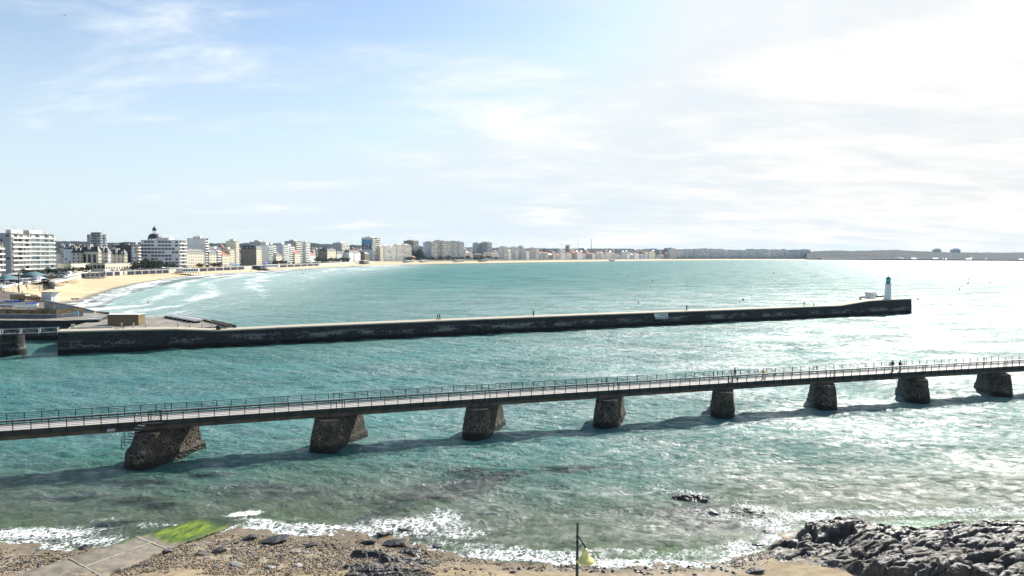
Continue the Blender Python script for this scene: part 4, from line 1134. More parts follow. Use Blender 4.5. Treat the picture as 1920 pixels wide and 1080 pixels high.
# boats laid up in the yard
def hull(L, B, H, mat, deckmat, name, locn, rz, label, cat='boat', cover=None, group=None):
    root = empty(name, locn, rz, label, cat, group)
    n = 12; st = []
    for i in range(n + 1):
        f = i / n; w = B / 2 * (math.sin(min(1, f * 1.35 + .38) * math.pi / 2) if f < .5 else math.cos((f - .5) * math.pi) ** .7 if f < 1 else 0.0)
        w = max(w, .02); sh = H * (1 + .25 * (f - .4) ** 2 * 2)
        st.append([(L * (f - .5), -w, sh), (L * (f - .5), -w * .7, H * .35), (L * (f - .5), 0, 0.05 + .3 * H * max(0, f - .75) * 3), (L * (f - .5), w * .7, H * .35), (L * (f - .5), w, sh)])
    vs_ = [p for s in st for p in s]; fs = []
    for i in range(n):
        for k in range(4): fs.append((i*5 + k, i*5 + k + 1, i*5 + 5 + k + 1, i*5 + 5 + k))
    fs.append((4, 3, 2, 1, 0))
    MB().add(vs_, fs, True).build('hull', mat, root)
    vs_ = []; 
    for s in st: vs_ += [(s[0][0], s[0][1] * .95, s[0][2] - .04), (s[4][0], 0, s[4][2] + (.05 if cover is None else .45 * B * .5)), (s[4][0], s[4][1] * .95, s[4][2] - .04)]
    MB().add(vs_, [(i*3 + k, i*3 + 3 + k, i*3 + 4 + k, i*3 + 1 + k) for i in range(n) for k in range(2)]).build('deck' if cover is None else 'cover', deckmat if cover is None else cover, root)
    for x in (-L * .25, L * .2): MB().box(x - .08, x + .08, -B * .35, B * .35, -.35, .12).build('cradle', M['steel'], root)
    return root
for px, py, L, B, H, rz, cov, lab in [
    (12, 578, 7.5, 2.2, 1.0, 8, None, 'white open boat hull laid up at the left edge of the yard'),
    (27, 574, 7.0, 2.0, 1.0, -6, M['blue_cover'], 'white boat with purple-blue cover behind the open hull'),
    (44, 579, 5.0, 1.8, .8, 30, None, 'small white boat with mast foot beside the blue covered boat'),
    (61, 579, 3.6, 2.0, 1.2, 60, M['blue_cover'], 'rounded boat wrapped in deep blue cover in the boatyard'),
    (6, 571, 6.5, 2.0, .9, 12, None, 'white hull partly hidden behind the front row of the yard')]:
    p = at(px, py, 4.35); hull(L, B, H, M['white_paint'], M['steel'], 'boat', (p.x, p.y, 4.62), R(rz), lab, 'boat', cov, 'boats laid up in the yard')
for px, h, w in ((7.7, 12, .14), (35.5, 12.5, .22), (74.5, 9, .09), (47, 9, .1)):
    b = at(px, {7.7: 549, 35.5: 547, 74.5: 544, 47: 530}[px], 5.6); mp = empty('lamp_post', (b.x, b.y, 5.3), 0, {7.7: 'tall thin dark pole furthest left behind the boatyard', 35.5: 'thickest dark pole rising behind the timber gangway', 74.5: 'thin pole above the grey beach hut on the revetment', 47: 'slim lamp post beside the teal tent on the esplanade'}[px], 'pole', 'poles round the harbour end of the beach')
    hh_ = {7.7: 8.5, 35.5: 8.0, 74.5: 6.0, 47: 11}[px]
    MB().tube((0, 0, 0), (0, 0, hh_), w, w * .7, 8).build('pole', M['dark_wall'], mp); MB().box(-.5, .5, -.12, .12, hh_, hh_ + .15).build('head', M['dark_wall'], mp)
# pontoon sections stacked on the apron
pz = AZ - .15
def pontoon(a, b, wid, label):
    c = (a + b) / 2; d = b - a; L = d.length; r = empty('pontoon_section', (c.x, c.y, pz), math.atan2(d.y, d.x), label, 'pontoon', 'pontoon sections stored on the apron')
    for y in (-wid/2, wid/2): MB().box(-L/2, L/2, y - .12, y + .12, .45, .8).build('side_beam', M['white_paint'], r)
    n = int(L / 1.5)
    cm_ = MB().box(-.1, .1, -wid/2 + .12, wid/2 - .12, .5, .78).mesh('cross_beam', M['white_paint'])
    dm = MB().box(-.5, .5, -wid/2 + .14, wid/2 - .14, .52, .6).mesh('deck_panel', M['rust'])
    fm = MB().box(-.35, .35, -wid/2 - .5, wid/2 - .2, 0, .44).mesh('float', M['black_paint'])
    for k in range(n + 1):
        o = mesh_obj('cross_beam', cm_, r); o.location = (-L/2 + L * k / n, 0, 0)
        if k < n:
            o = mesh_obj('deck_panel', dm, r); o.location = (-L/2 + L * (k + .5) / n, 0, 0)
            if k % 2 == 0: o = mesh_obj('float', fm, r); o.location = (-L/2 + L * (k + .5) / n, 0, 0)
    return r
pontoon(at(316, 594.5, AZ), at(372, 604.5, AZ), 1.6, 'left white-framed pontoon section stored on the apron, dark floats beneath')
pontoon(at(330, 593, AZ), at(384, 602, AZ), 2.0, 'right white-framed pontoon section stored at the apron edge by the surf')
a, b = at(384, 601, AZ), at(428, 611.5, AZ); r = MB(); r.bar(a, b, .5, .5); r.bar(a + Vector((1.2, 1.5, -.2)), b + Vector((1.2, 1.5, -.2)), .25, .6); tag(r.build('fender_rail', M['rust']), 'dark timber fender rail along the seaward edge of the apron', 'rail')
# bollards on the apron side of the jetty
bm_ = MB().lathe([(0, 0), (.16, 0), (.15, .75), (.19, .8), (.19, .9), (0, .95)], 10)
bme = bm_.mesh('bollard', M['pale_concrete'])
for i, (px, w) in enumerate([(224, 'beside the parked bicycle'), (247, 'just right of the bicycle, before the shed'), (271, 'right of the timber shed'), (333, 'left end of the row by the pontoons'), (356, 'second in the row by the pontoons'), (379, 'third in the row by the pontoons'), (398, 'last in the row, nearest the black bin'), (128, 'left of the pair at the jetty end'), (132, 'right of the pair at the jetty end')]):
    X = jx(px); o = mesh_obj('bollard', bme); p = jpt(X, 4.7, jz(X) + .04); o.location = p; o.scale = (1, 1, 1.15)
    tag(o, 'short pale bollard ' + w, 'bollard', 'bollards along the inner edge of the jetty')
X = jx(410); o = MB().box(-.45, .45, -.35, .35, 0, .9); o.box(-.5, .5, -.4, .4, .903, 1.0); o = o.build('waste_bin', M['black_paint']); p = jpt(X, 1.2, jz(X) + .04); o.location = p; tag(o, 'black waste bin where the jetty top dips', 'bin')
o = MB(); a = jpt(jx(136), 4.9, jz(jx(136)) + .2); b = jpt(jx(207), 4.9, jz(jx(207)) + .2); o.bar(a, b, .35, .4); tag(o.build('kerb_beam', M['pale_concrete']), 'long low concrete kerb on the jetty left of the shed', 'kerb')
# dinghies by the shed
for px, py, lab in ((178, 602, 'upturned white dinghy lying just left of the timber shed'), (183, 598, 'white dinghy behind the upturned one left of the shed'), (104, 599.5, 'small white dinghy on the quay edge below the barrier wall')):
    p = at(px, py, AZ); hull(3.6, 1.3, .5, M['white_paint'], M['white_paint'], 'dinghy', (p.x, p.y, (QZ if px < 120 else AZ - .2) + .38), R(8), lab, 'dinghy', None, 'dinghies on the quay')
# stairs from the quay down to the water
st = empty('quay_stairs', at(148, 606, 4), 0, 'dark flight of steps descending beside the jetty end', 'stairs')
for k in range(10):
    o = MB().box(-1.6, 1.6, -.2, .2, -.12, .12).build('step', M['concrete'], st); o.location = (-2.2 + .3 * -k, -.38 * k * 1.2, .4 - .26 * k)
# ------------------------------------------------------------ the town along the bay
FL0 = [(-357, 380), (-358, 480), (-360, 590)] + [tuple(p) for p in inland(WALLF, 27)[6:]]
_fl = {}
def facade_line(off):
    if off not in _fl: _fl[off] = [tuple(p) for p in inland(FL0, off)] if off else FL0
    return _fl[off]
PROXY = random.Random(21)
def box_mesh(name, w, d, h, mat):
    key = (name, round(w, 2), round(d, 2), round(h, 2), mat.name)
    if key not in _bm: _bm[key] = MB().box(-w/2, w/2, -d, 0, 0, h).mesh(name, mat)
    return _bm[key]
_bm = {}
def building(pl, pc, pr, yt, label, wall='white_wall', side=None, style='balcony', roof='flat', off=0, floors=None, base=WALLT_Z, bays=None, rail='white_wall', glass='glass',
             group='buildings along the seafront', cat='building', name='apartment_building', Lmin=None, side_win=0, dark=0.45, chim=3, gap=0, pent=True):
    dark *= .8
    FLn = facade_line(off)
    a = along(FLn, pc); b = along(FLn, max(pr, pc + 0.6))
    if a is None or b is None: return None
    a = Vector((a[0], a[1], 0)); b = Vector((b[0], b[1], 0)); tdir = (b - a); L = max(tdir.length, 4.0); tdir.normalize()
    if Lmin: L = max(L, Lmin)
    nin = Vector((-tdir.y, tdir.x, 0)); ul = ray(pl, 480).x / ray(pl, 480).y
    D = (ul * a.y - a.x) / (nin.x - ul * nin.y) if abs(nin.x - ul * nin.y) > .02 else 12
    if not (5 < D < 75): D = 13.0
    H = atd(pc, yt, a.y).z - base
    fl = floors or max(2, int(round(H / 3.05))); fh = H / fl
    mansard = roof in ('mansard', 'hip', 'gable'); Hw = H - (min(H * .28, 4.5) if mansard else 0); 
    if mansard: fl = max(2, int(round(Hw / 3.2))); fh = Hw / fl
    root = empty(name, (a.x, a.y, base), math.atan2(tdir.y, tdir.x), label, cat, group)
    W = M[wall]; S = M[side or wall]
    rec = 0.9 if style == 'balcony' else 0.0
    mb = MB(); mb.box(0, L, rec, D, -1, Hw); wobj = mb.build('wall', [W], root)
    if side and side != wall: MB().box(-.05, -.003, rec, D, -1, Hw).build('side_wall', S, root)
    far_ = a.y > 900
    nb = bays or max(2, int(round(L / (3.6 if a.y < 1500 else 5)))); bw = L / nb
    R_ = PROXY
    if style == 'balcony':
        for x in (0.0, L - .25): MB().box(x, x + .25, 0, rec - .003, -1, Hw).build('end_wall', W, root)
        sl = MB().box(-.1, L + .1, -1.15, rec - .003, -.12, .12).mesh('balcony_slab', M['white_wall'] if a.y < 700 else W)
        rl = MB().box(-.1, L + .1, -1.2, -1.1, .1, .95); 
        for x in (-.1, L + .02): rl.box(x, x + .08, -1.095, -.1, .1, .95)
        rl = rl.mesh('balcony_rail', M[rail])
        for k in range(1, fl):
            o = mesh_obj('balcony_slab', sl, root); o.location = (0, 0, k * fh)
            if gap and k % gap == 0: continue
            o = mesh_obj('balcony_rail', rl, root); o.location = (0, 0, k * fh)
        joined = MB(); joinedp = MB()
        for k in range(fl):
            for j in range(nb):
                lit = R_.random() > dark
                m_ = M['shutter'] if lit else M[glass]  # random share of windows closed by pale shutters
                if far_:
                    (joinedp if lit else joined).box(j*bw + .3, j*bw + bw - .3, rec - .05, rec - .003, k*fh + .25, k*fh + fh - .45)
                else:
                    o = mesh_obj('window' if not lit else 'shutter', box_mesh('window' if not lit else 'shutter', bw - .6, .05, fh - .7, m_), root); o.location = ((j + .5) * bw, rec - .003, k*fh + .25)
        if far_:
            for q, nm, m_ in ((joined, 'window', M[glass]), (joinedp, 'shutter', M['shutter'])):
                if q.v: o = q.build(nm, m_, root); o['kind'] = 'stuff'
        if bays is None and L > 9 and not far_:
            for j in range(1, nb):
                if j % 3 == 0: MB().box(j*bw - .12, j*bw + .12, -.6, rec - .06, 0, Hw - .2).build('fin', W, root)
    else:
        ww = min(1.3, bw * .42); wh = min(1.9, fh * .6); joined = MB()
        for k in range(fl):
            for j in range(nb):
                if far_: joined.box((j+.5)*bw - ww/2, (j+.5)*bw + ww/2, -.05, -.003, k*fh + fh*.25, k*fh + fh*.25 + wh)
                else:
                    o = mesh_obj('window', box_mesh('window', ww, .05, wh, M[glass]), root); o.location = ((j+.5)*bw, -.003, k*fh + fh*.25)
        if joined.v: o = joined.build('window', M[glass], root); o['kind'] = 'stuff'
        for k in range(1, fl): 
            if a.y < 1000: MB().box(-.08, L + .08, -.12, -.003, k*fh - .1, k*fh + .08).build('string_course', W, root)
    # windows in the side wall
    if side_win:
        nbs = max(2, int(D / 3.8)); bs = D / nbs; joined = MB()
        for k in range(fl):
            for j in range(nbs):
                if R_.random() > side_win: continue
                w_ = bs * (.82 if side_win < 1 and side_win > .5 else .55 if side_win < 1 else .30)
                x0 = -.058 - .05
                if far_: joined.box(x0, -.058, (j+.5)*bs - w_/2 + rec*.5, (j+.5)*bs + w_/2 + rec*.5, k*fh + fh*.32, k*fh + fh*.8)
                else:
                    key = ('sw', round(w_, 1), round(fh, 1), glass)
                    if key not in _bm: _bm[key] = MB().box(-.05, 0, -w_/2, w_/2, 0, fh * .48).mesh('window', M[glass])
                    o = mesh_obj('window', _bm[key], root); o.location = (-.058, (j+.5)*bs + rec*.5, k*fh + fh*.32)
        if joined.v: o = joined.build('window', M[glass], root); o['kind'] = 'stuff'
        if not far_:
            for k in range(1, fl): MB().box(-.13, -.055, rec, D, k*fh - .06, k*fh + .1).build('string_course', S, root)
    # roof
    if not mansard:
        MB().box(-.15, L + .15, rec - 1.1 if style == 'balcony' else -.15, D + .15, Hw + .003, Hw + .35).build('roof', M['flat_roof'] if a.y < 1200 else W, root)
        ph = min(2.6, fh * .9)
        if (L > 6 or D > 12) and chim and pent:
            x1 = L * R_.uniform(.55, .85); y0 = D * .3
            MB().box(L * .2, x1, y0, D * R_.uniform(.6, .85), Hw + .353, Hw + .35 + ph).build('penthouse', W, root)
        for q in range(chim):
            x = R_.uniform(.5, L - .5) if L > 3 else L / 2; y = R_.uniform(rec + .8, D - 1)
            MB().box(x - .5, x + .5, y - .35, y + .35, Hw + .353, Hw + .35 + R_.uniform(1.0, 2.3)).build('chimney', S if q % 2 else M['pale_wall'], root)
        if R_.random() < .5:
            x, y = L * .5, D * .5; MB().tube((x, y, Hw + .3), (x, y, Hw + R_.uniform(4, 7)), .08, n=4).build('antenna', M['dark_wall'], root)
    else:
        rm = {'mansard': 'slate', 'hip': 'slate', 'gable': 'tile'}[roof]; rh = H - Hw; mb = MB()
        e = .35
        if roof == 'gable': mb.add([(-e, -e, Hw), (L+e, -e, Hw), (L+e, D+e, Hw), (-e, D+e, Hw), (-e, D/2, Hw+rh), (L+e, D/2, Hw+rh)], [(0,1,5,4), (3,4,5,2), (0,4,3), (1,2,5), (0,3,2,1)])
        else:
            i_ = min(rh * (.35 if roof == 'mansard' else 1.1), L * .45, D * .45)
            mb.add([(-e,-e,Hw+.003), (L+e,-e,Hw+.003), (L+e,D+e,Hw+.003), (-e,D+e,Hw+.003), (i_,i_,Hw+rh), (L-i_,i_,Hw+rh), (L-i_,D-i_,Hw+rh), (i_,D-i_,Hw+rh)], [(0,1,5,4), (1,2,6,5), (2,3,7,6), (3,0,4,7), (4,5,6,7), (0,3,2,1)])
        mb.build('roof', M[rm], root)
        if roof == 'mansard':
            nd = max(2, int(L / 4)); dm = MB().box(-.65, .65, -.1, 1.2, 0, 1.7).mesh('dormer', M['white_wall']); wm = MB().box(-.4, .4, -.15, -.103, .3, 1.4).mesh('window', M['glass'])
            for j in range(nd):
                o = mesh_obj('dormer', dm, root); o.location = (L * (j+.5) / nd, .1, Hw + rh * .2)
                if not far_: w = mesh_obj('pane', wm, o)
            for j in range(max(1, int(D / 5))):
                o = mesh_obj('dormer', dm, root); o.location = (.1, D * (j+.5) / max(1, int(D / 5)), Hw + rh * .2); o.rotation_euler = (0, 0, -math.pi/2)
        for q in range(2 if L < 12 else 3):
            x = L * (q + .5) / 3 if L > 12 else L * (.15 + .7 * q); MB().box(x - .5, x + .5, D*.45, D*.6, Hw + rh*.4, Hw + rh + 1.1).build('chimney', S, root)
    root['_dims'] = (L, D, H, Hw)
    return root
def dims(r):
    d = list(r['_dims']); return d

B = building
# nearest big block: three joined faces
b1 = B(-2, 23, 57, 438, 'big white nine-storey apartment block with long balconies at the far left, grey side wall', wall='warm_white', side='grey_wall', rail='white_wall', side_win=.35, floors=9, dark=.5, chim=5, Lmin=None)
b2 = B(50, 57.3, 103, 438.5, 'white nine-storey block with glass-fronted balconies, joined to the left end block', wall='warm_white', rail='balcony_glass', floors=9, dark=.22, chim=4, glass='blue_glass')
# low steel-framed annexe at the frame edge
B(-20, -4, 7, 457, 'white framed stair tower cut by the left edge of the photograph', wall='cream_wall', style='balcony', off=-16, floors=6, rail='white_wall', chim=0)
# casino-like villa with three tall windows
B(134, 152, 158, 464.5, 'pale villa wing with steep slate roof, left of the hall with three tall windows', wall='cream_wall', side='cream_wall', style='windows', roof='hip', off=22, side_win=1, name='villa', cat='villa')
v = B(151, 185, 189, 462.5, 'pale public hall with three tall dark windows under a slate roof', wall='cream_wall', side='cream_wall', style='windows', roof='hip', off=8, name='public_hall', cat='hall', floors=2)
if v:
    L, D, H, Hw = dims(v)
    for j in range(3):
        y = D * (.22 + .28 * j); MB().box(-.12, -.06, y - 1.4, y + 1.4, Hw * .42, Hw * .86).build('tall_window', M['glass'], v)
B(186, 203, 206, 464.5, 'pale wing with slate mansard right of the three-windowed hall', wall='white_wall', side='pale_wall', style='windows', roof='mansard', off=6, side_win=1, name='villa', cat='villa')
B(204, 234, 238, 468, 'cream three-storey villa with pale zinc roof at the right end of the hall', wall='cream_wall', side='cream_wall', style='windows', roof='mansard', off=0, side_win=1, floors=3, name='villa', cat='villa')
B(108, 133, 170, 494.5, 'long low cream arcade with arched openings left of the hall', wall='cream_wall', style='windows', off=-9, floors=1, name='arcade', cat='arcade', chim=0, pent=False)
B(135, 197, 250, 494, 'long low cream arcade in front of the hall and villas', wall='cream_wall', style='windows', off=-8, floors=1, name='arcade', cat='arcade', chim=0, side_win=.6, pent=False)
# blocks behind
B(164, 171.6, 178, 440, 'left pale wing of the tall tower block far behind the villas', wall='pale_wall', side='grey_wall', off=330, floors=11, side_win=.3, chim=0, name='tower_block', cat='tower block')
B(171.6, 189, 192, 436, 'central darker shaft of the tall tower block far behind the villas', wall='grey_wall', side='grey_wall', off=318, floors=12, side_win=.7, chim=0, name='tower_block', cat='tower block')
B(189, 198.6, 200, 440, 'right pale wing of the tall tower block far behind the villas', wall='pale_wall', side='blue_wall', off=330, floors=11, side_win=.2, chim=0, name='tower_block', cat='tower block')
B(218, 247, 250, 460, 'dark clad apartment building with white balcony edges left of the domed block', wall='dark_wall', side='dark_wall', off=40, side_win=.8, rail='white_wall')
B(247, 258, 263, 459, 'white upper block with an orange flank right of the dark clad building', wall='orange_wall', side='white_wall', off=22, side_win=.4)
# the long white hotel-like block and its neighbours
h1 = B(264.5, 336, 350, 451, 'long white seven-storey block with window bands, below the dark dome', wall='white_wall', side='white_wall', floors=8, side_win=.7, chim=6, dark=.5)
B(272, 290, 296, 449.5, 'gabled grey turret house peeping over the left of the long white block', wall='pale_wall', roof='hip', style='windows', off=44, name='turret_house', cat='house')
# dome
FLn = facade_line(60); a = along(FLn, 291); dz_ = atd(291, 451, a[1]).z
dm = empty('domed_tower', (a[0], a[1], WALLT_Z), 0, 'church-like tower with black dome and small lantern cupola above the white block', 'tower', None)
sc_ = a[1] / 1280.0; zb = dz_ - WALLT_Z; r0 = 11.2 * sc_
MB().lathe([(0, 0), (r0, 0), (r0, zb + 1 * sc_), (0, zb + 1 * sc_)], 12).build('drum', M['pale_wall'], dm)
MB().lathe([(r0 * 1.02, zb + 1.1 * sc_), (r0 * 1.05, zb + 2 * sc_), (r0 * 1.0, zb + 6 * sc_), (r0 * .85, zb + 10 * sc_), (r0 * .6, zb + 12.5 * sc_), (0, zb + 13 * sc_)], 16).build('dome', M['slate'], dm)
mb = MB()
for k in range(6):
    an = k * math.pi / 3; mb.tube((3 * sc_ * math.cos(an), 3 * sc_ * math.sin(an), zb + 12.4 * sc_), (3 * sc_ * math.cos(an), 3 * sc_ * math.sin(an), zb + 18.5 * sc_), .6 * sc_, n=6)
mb.build('column', M['white_wall'], dm)
MB().lathe([(0, zb + 18.2 * sc_), (3.4 * sc_, zb + 18.3 * sc_), (3.7 * sc_, zb + 20 * sc_), (3.2 * sc_, zb + 23 * sc_), (1.2 * sc_, zb + 25.3 * sc_), (.25 * sc_, zb + 26 * sc_), (.2 * sc_, zb + 29.5 * sc_), (0, zb + 29.5 * sc_)], 12).build('cupola', M['slate'], dm)
B(348, 351, 383, 467, 'cream old building with steep slate mansard and dormers, right of the long white block', wall='cream_wall', style='windows', roof='mansard', dark=.5)
B(351, 385, 391.5, 447.5, 'tall blank white-sided tower behind the cream mansard building', wall='white_wall', side='pale_wall', off=2, chim=6, dark=.5)
B(390, 392.5, 407, 469, 'cream four-storey front with grey mansard, right of the blank-sided tower', wall='cream_wall', style='windows', roof='mansard')
B(405, 407.3, 413.5, 467, 'slim white balcony front between two cream buildings', wall='white_wall')
B(413.5, 417, 431, 471.5, 'brown and cream low building with red roof, before the lantern-topped tower', wall='cream_wall', side='brown_wall', roof='gable', style='windows')
B(430, 431.5, 440, 468, 'small cream building with white awning beside the slim tower', wall='cream_wall', style='windows')
B(439, 443, 449, 452.5, 'slim cream tower with lantern top on the seafront', wall='cream_wall', style='windows', chim=1, name='slim_tower', cat='tower')
B(452, 481, 491, 461, 'dark stone-sided block with gabled roofline and bright front', wall='cream_wall', side='brown_wall', side_win=.1, roof='mansard', style='windows')
B(468, 490, 499, 454, 'tall cream block with roof sheds rising behind the dark-sided one', wall='cream_wall', side='grey_wall', off=14, chim=5)
B(499, 503, 511, 459.5, 'white block with blue-tinted balconies', wall='white_wall', glass='blue_glass', rail='balcony_glass')
B(511, 512, 517, 459, 'narrow white block right of the blue-tinted balconies', wall='white_wall')
B(516, 531.5, 541, 458.5, 'white terraced block with a blank lilac-grey flank', wall='white_wall', side='blue_wall', chim=5)
B(541, 542, 552, 461, 'white balconied block stepping down from the lilac-flanked one', wall='white_wall')
B(517, 518, 529, 473, 'low cream villa in front of the blank lilac-grey flank', wall='cream_wall', style='windows', off=-4, roof='hip', name='villa', cat='villa')
B(534, 555, 567.5, 452.5, 'tall cream block with wide shaded balconies standing behind the white ones', wall='cream_wall', side='grey_wall', off=26, chim=5, dark=.8)
B(567, 573, 581, 454.5, 'tall white block with regular balconies at the right end of the first cluster', wall='white_wall', side='pale_wall', chim=2)
B(552, 553, 563, 469.5, 'pale cream villa with two gables among the white blocks', wall='cream_wall', style='windows', roof='gable', off=-3, name='villa', cat='villa')
B(580, 583, 592, 474, 'low white houses at the dip in the skyline', wall='white_wall', style='windows', roof='gable', name='house', cat='house')
B(596, 614, 630, 466, 'old cream grand hotel with black mansard and round gables', wall='cream_wall', side='brown_wall', roof='mansard', style='windows', side_win=.7)
B(624, 641, 655, 455.5, 'tall block with blank grey flank and white balconies behind the grand hotel', wall='white_wall', side='grey_wall', off=12, chim=4)
B(630, 632, 641, 471, 'grey low house between the grand hotel and the balcony block', wall='pale_wall', style='windows', roof='mansard', name='house', cat='house')
B(652, 655, 663, 469, 'white villa with pointed slate roofs, first right of the balcony block', wall='white_wall', style='windows', roof='mansard', name='villa', cat='villa')
B(663, 665, 676, 470, 'second white villa with pointed roofs right of the balcony block', wall='white_wall', style='windows', roof='hip', name='villa', cat='villa')
B(675, 684, 693, 472.5, 'brown stone villa in front of the painted tower', wall='brown_wall', style='windows', roof='hip', name='villa', cat='villa')
mt = B(678, 699, 713, 445.5, 'tall white tower with a sky-blue mural on its flank', wall='white_wall', side='pale_wall', off=8, chim=5, floors=12, name='mural_tower', cat='tower block')
if mt:
    L, D, H, Hw = dims(mt); yA, yB, zA, zB = D*.03, D*.97, H*.48, H*.92
    M['mural_sky'] = plain('mural_blue', (.13, .32, .48), .8, var=.12, scale=.1); M['mural_cloud'] = plain('mural_pale', (.55, .60, .62), .8, var=.1)
    M['mural_figure'] = plain('mural_brown', (.16, .09, .08), .8, var=.4, scale=.2); M['mural_low'] = plain('mural_grey_blue', (.20, .27, .36), .8, var=.3, scale=.2)
    MB().box(-.09, -.053, yA, yB, zA + (zB - zA) * .5, zB).build('mural_panel', M['mural_sky'], mt)
    MB().box(-.09, -.053, yA, yB, zA, zA + (zB - zA) * .497).build('mural_panel', M['mural_low'], mt)
    rg = random.Random(4)
    for k in range(9):
        y = yA + (yB - yA) * (k + .5) / 9; w = (yB - yA) * .06; z0 = zA + (zB - zA) * rg.uniform(.15, .3); z1 = zA + (zB - zA) * rg.uniform(.4, .56)
        MB().box(-.12, -.093, y - w, y + w, z0, z1).build('mural_figure', M['mural_figure'] if k % 3 else M['mural_cloud'], mt)
B(711, 713, 720, 463, 'plain cream strip of building just right of the mural tower', wall='cream_wall', style='windows')
B(714, 720, 732, 461.5, 'white balconied block, left one of the pair after the mural tower', wall='white_wall', side='pale_wall')
B(732, 733, 742, 462, 'white balconied block, right one of the pair after the mural tower', wall='white_wall')
B(742, 744, 756, 459.5, 'broad cream building with roof sheds, left half', wall='cream_wall', chim=5)
B(756, 757, 771, 459, 'broad cream building with dark balconies, right half', wall='cream_wall', chim=5, dark=.8)
B(757, 775, 785, 451.5, 'tall brown-grey block with shaded balconies rising behind the cream one', wall='pale_wall', side='brown_wall', off=30, dark=.8)
B(770, 772, 780, 480, 'low white house with red roof before the huge slab block', wall='cream_wall', style='windows', roof='gable', off=-5, name='house', cat='house')
B(793, 809, 819, 454, 'huge slab block, left end with blank flank and cream balconies', wall='cream_wall', side='blue_wall', dark=.7)
B(818, 819, 829, 451.5, 'dark balconied second section of the huge slab block', wall='grey_wall', off=3, dark=.9)
B(829, 830, 846, 452, 'banded middle section of the huge slab block with white columns', wall='white_wall', dark=.9, bays=6)
B(846, 847, 859, 453, 'grey fourth section of the huge slab block', wall='grey_wall', dark=.8)
B(859, 860, 870, 454, 'blue-tinted right end section of the huge slab block', wall='blue_wall', dark=.4, glass='blue_glass')
B(870, 873, 879, 470.5, 'low cream house directly right of the huge slab block', wall='cream_wall', style='windows', roof='hip', name='house', cat='house')
B(879, 880, 887, 472.5, 'low white gabled house second right of the slab block', wall='white_wall', style='windows', roof='gable', name='house', cat='house')
B(886, 893, 901, 456, 'blue-grey tower standing back, left of the twin pair', wall='blue_wall', side='blue_wall', off=60)
B(901, 914, 922, 454.5, 'grey-flanked tower with dark balconies, right of the twin pair', wall='pale_wall', side='grey_wall', off=30, dark=.9)
B(888, 890, 903, 475, 'low brown seafront terrace before the twin towers', wall='brown_wall', style='windows', roof='mansard', name='terrace', cat='terrace')
B(904, 906, 920, 473, 'low cream seafront terrace right of the brown one', wall='cream_wall', style='windows', roof='mansard', name='terrace', cat='terrace')
B(920, 922, 935, 474, 'low mixed white terrace with small gables before the pale grey block', wall='white_wall', style='windows', roof='gable', name='terrace', cat='terrace')
B(935, 945, 953, 463, 'pale grey block with a bright corner beyond the twin towers', wall='pale_wall', side='pale_wall')
B(952, 954, 958, 471, 'small white house squeezed beside the pale grey block', wall='white_wall', style='windows', roof='gable', name='house', cat='house')
B(956, 965, 972, 463.5, 'cream block with two roof sheds, left of a narrow blue tower', wall='cream_wall', side='pale_wall')
B(971, 978, 981, 462, 'narrow blue-grey tower in the middle of the skyline', wall='blue_wall', side='blue_wall')
B(981, 983, 986, 467, 'dark grey infill house right of the narrow blue tower', wall='grey_wall', style='windows')
B(985, 987, 992, 470, 'white gabled house before the ten-storey cream block', wall='white_wall', style='windows', roof='gable', name='house', cat='house')
B(991, 1004, 1010, 465, 'ten-storey block with cream flank and bright right corner balconies', wall='white_wall', side='cream_wall')
rg = random.Random(9)
cols_ = ['white_wall', 'cream_wall', 'pale_wall', 'blue_wall', 'grey_wall', 'brown_wall']
x = 1011
lowlab = ['white', 'cream', 'pale grey', 'blue-grey', 'grey', 'brown']
marks = [(1040, 'between the cream block and the domed water tower'), (1061, 'just left of the tower with the crane'), (1085, 'below the thin mast'), (1108, 'below the thick aerial mast'), (1150, 'between the aerial mast and the beach pavilion'), (1200, 'left of the small headland tower'), (1260, 'at the far curve of the bay')]
k = 0
while x < 1250:
    w = rg.uniform(5, 12); c = rg.choice([0, 0, 1, 1, 2, 3, 4, 5]); mk_ = next(m for q, m in marks if x < q)
    yt = rg.uniform(471, 475.5) + (x - 1011) * .008; rf = rg.choice(['flat', 'gable', 'mansard', 'hip', 'gable'])
    B(x, x + 1, x + w, yt, f"low {lowlab[c]} house, {'red gabled' if rf == 'gable' else 'slate' if rf in ('mansard', 'hip') else 'flat'} roof, {mk_}", wall=cols_[c], style=rg.choice(['windows', 'windows', 'balcony']), roof=rf, name='house', cat='house', group='low houses along the far curve of the bay', chim=1, dark=.7)
    x += w + rg.uniform(0, 1.5); k += 1
B(1060, 1062, 1067.5, 461, 'square brown tower beside the crane', wall='brown_wall', side='brown_wall', style='windows', off=60, chim=1, name='square_tower', cat='tower')
B(1172, 1174, 1184, 474, 'white banded apartment block near the beach pavilion', wall='white_wall', off=12, dark=.8)
B(1050, 1051, 1060, 469, 'long pale block left of the square brown tower', wall='white_wall', off=40, style='windows')
B(1068, 1069, 1081, 468, 'long cream block right of the square brown tower', wall='cream_wall', off=50, style='windows')
B(1252, 1256, 1261, 465, 'blue-grey tower before the long row of far blocks', wall='blue_wall', side='blue_wall', off=60)
B(1257, 1258, 1273, 468, 'cream-grey block at the left end of the long row', wall='pale_wall')
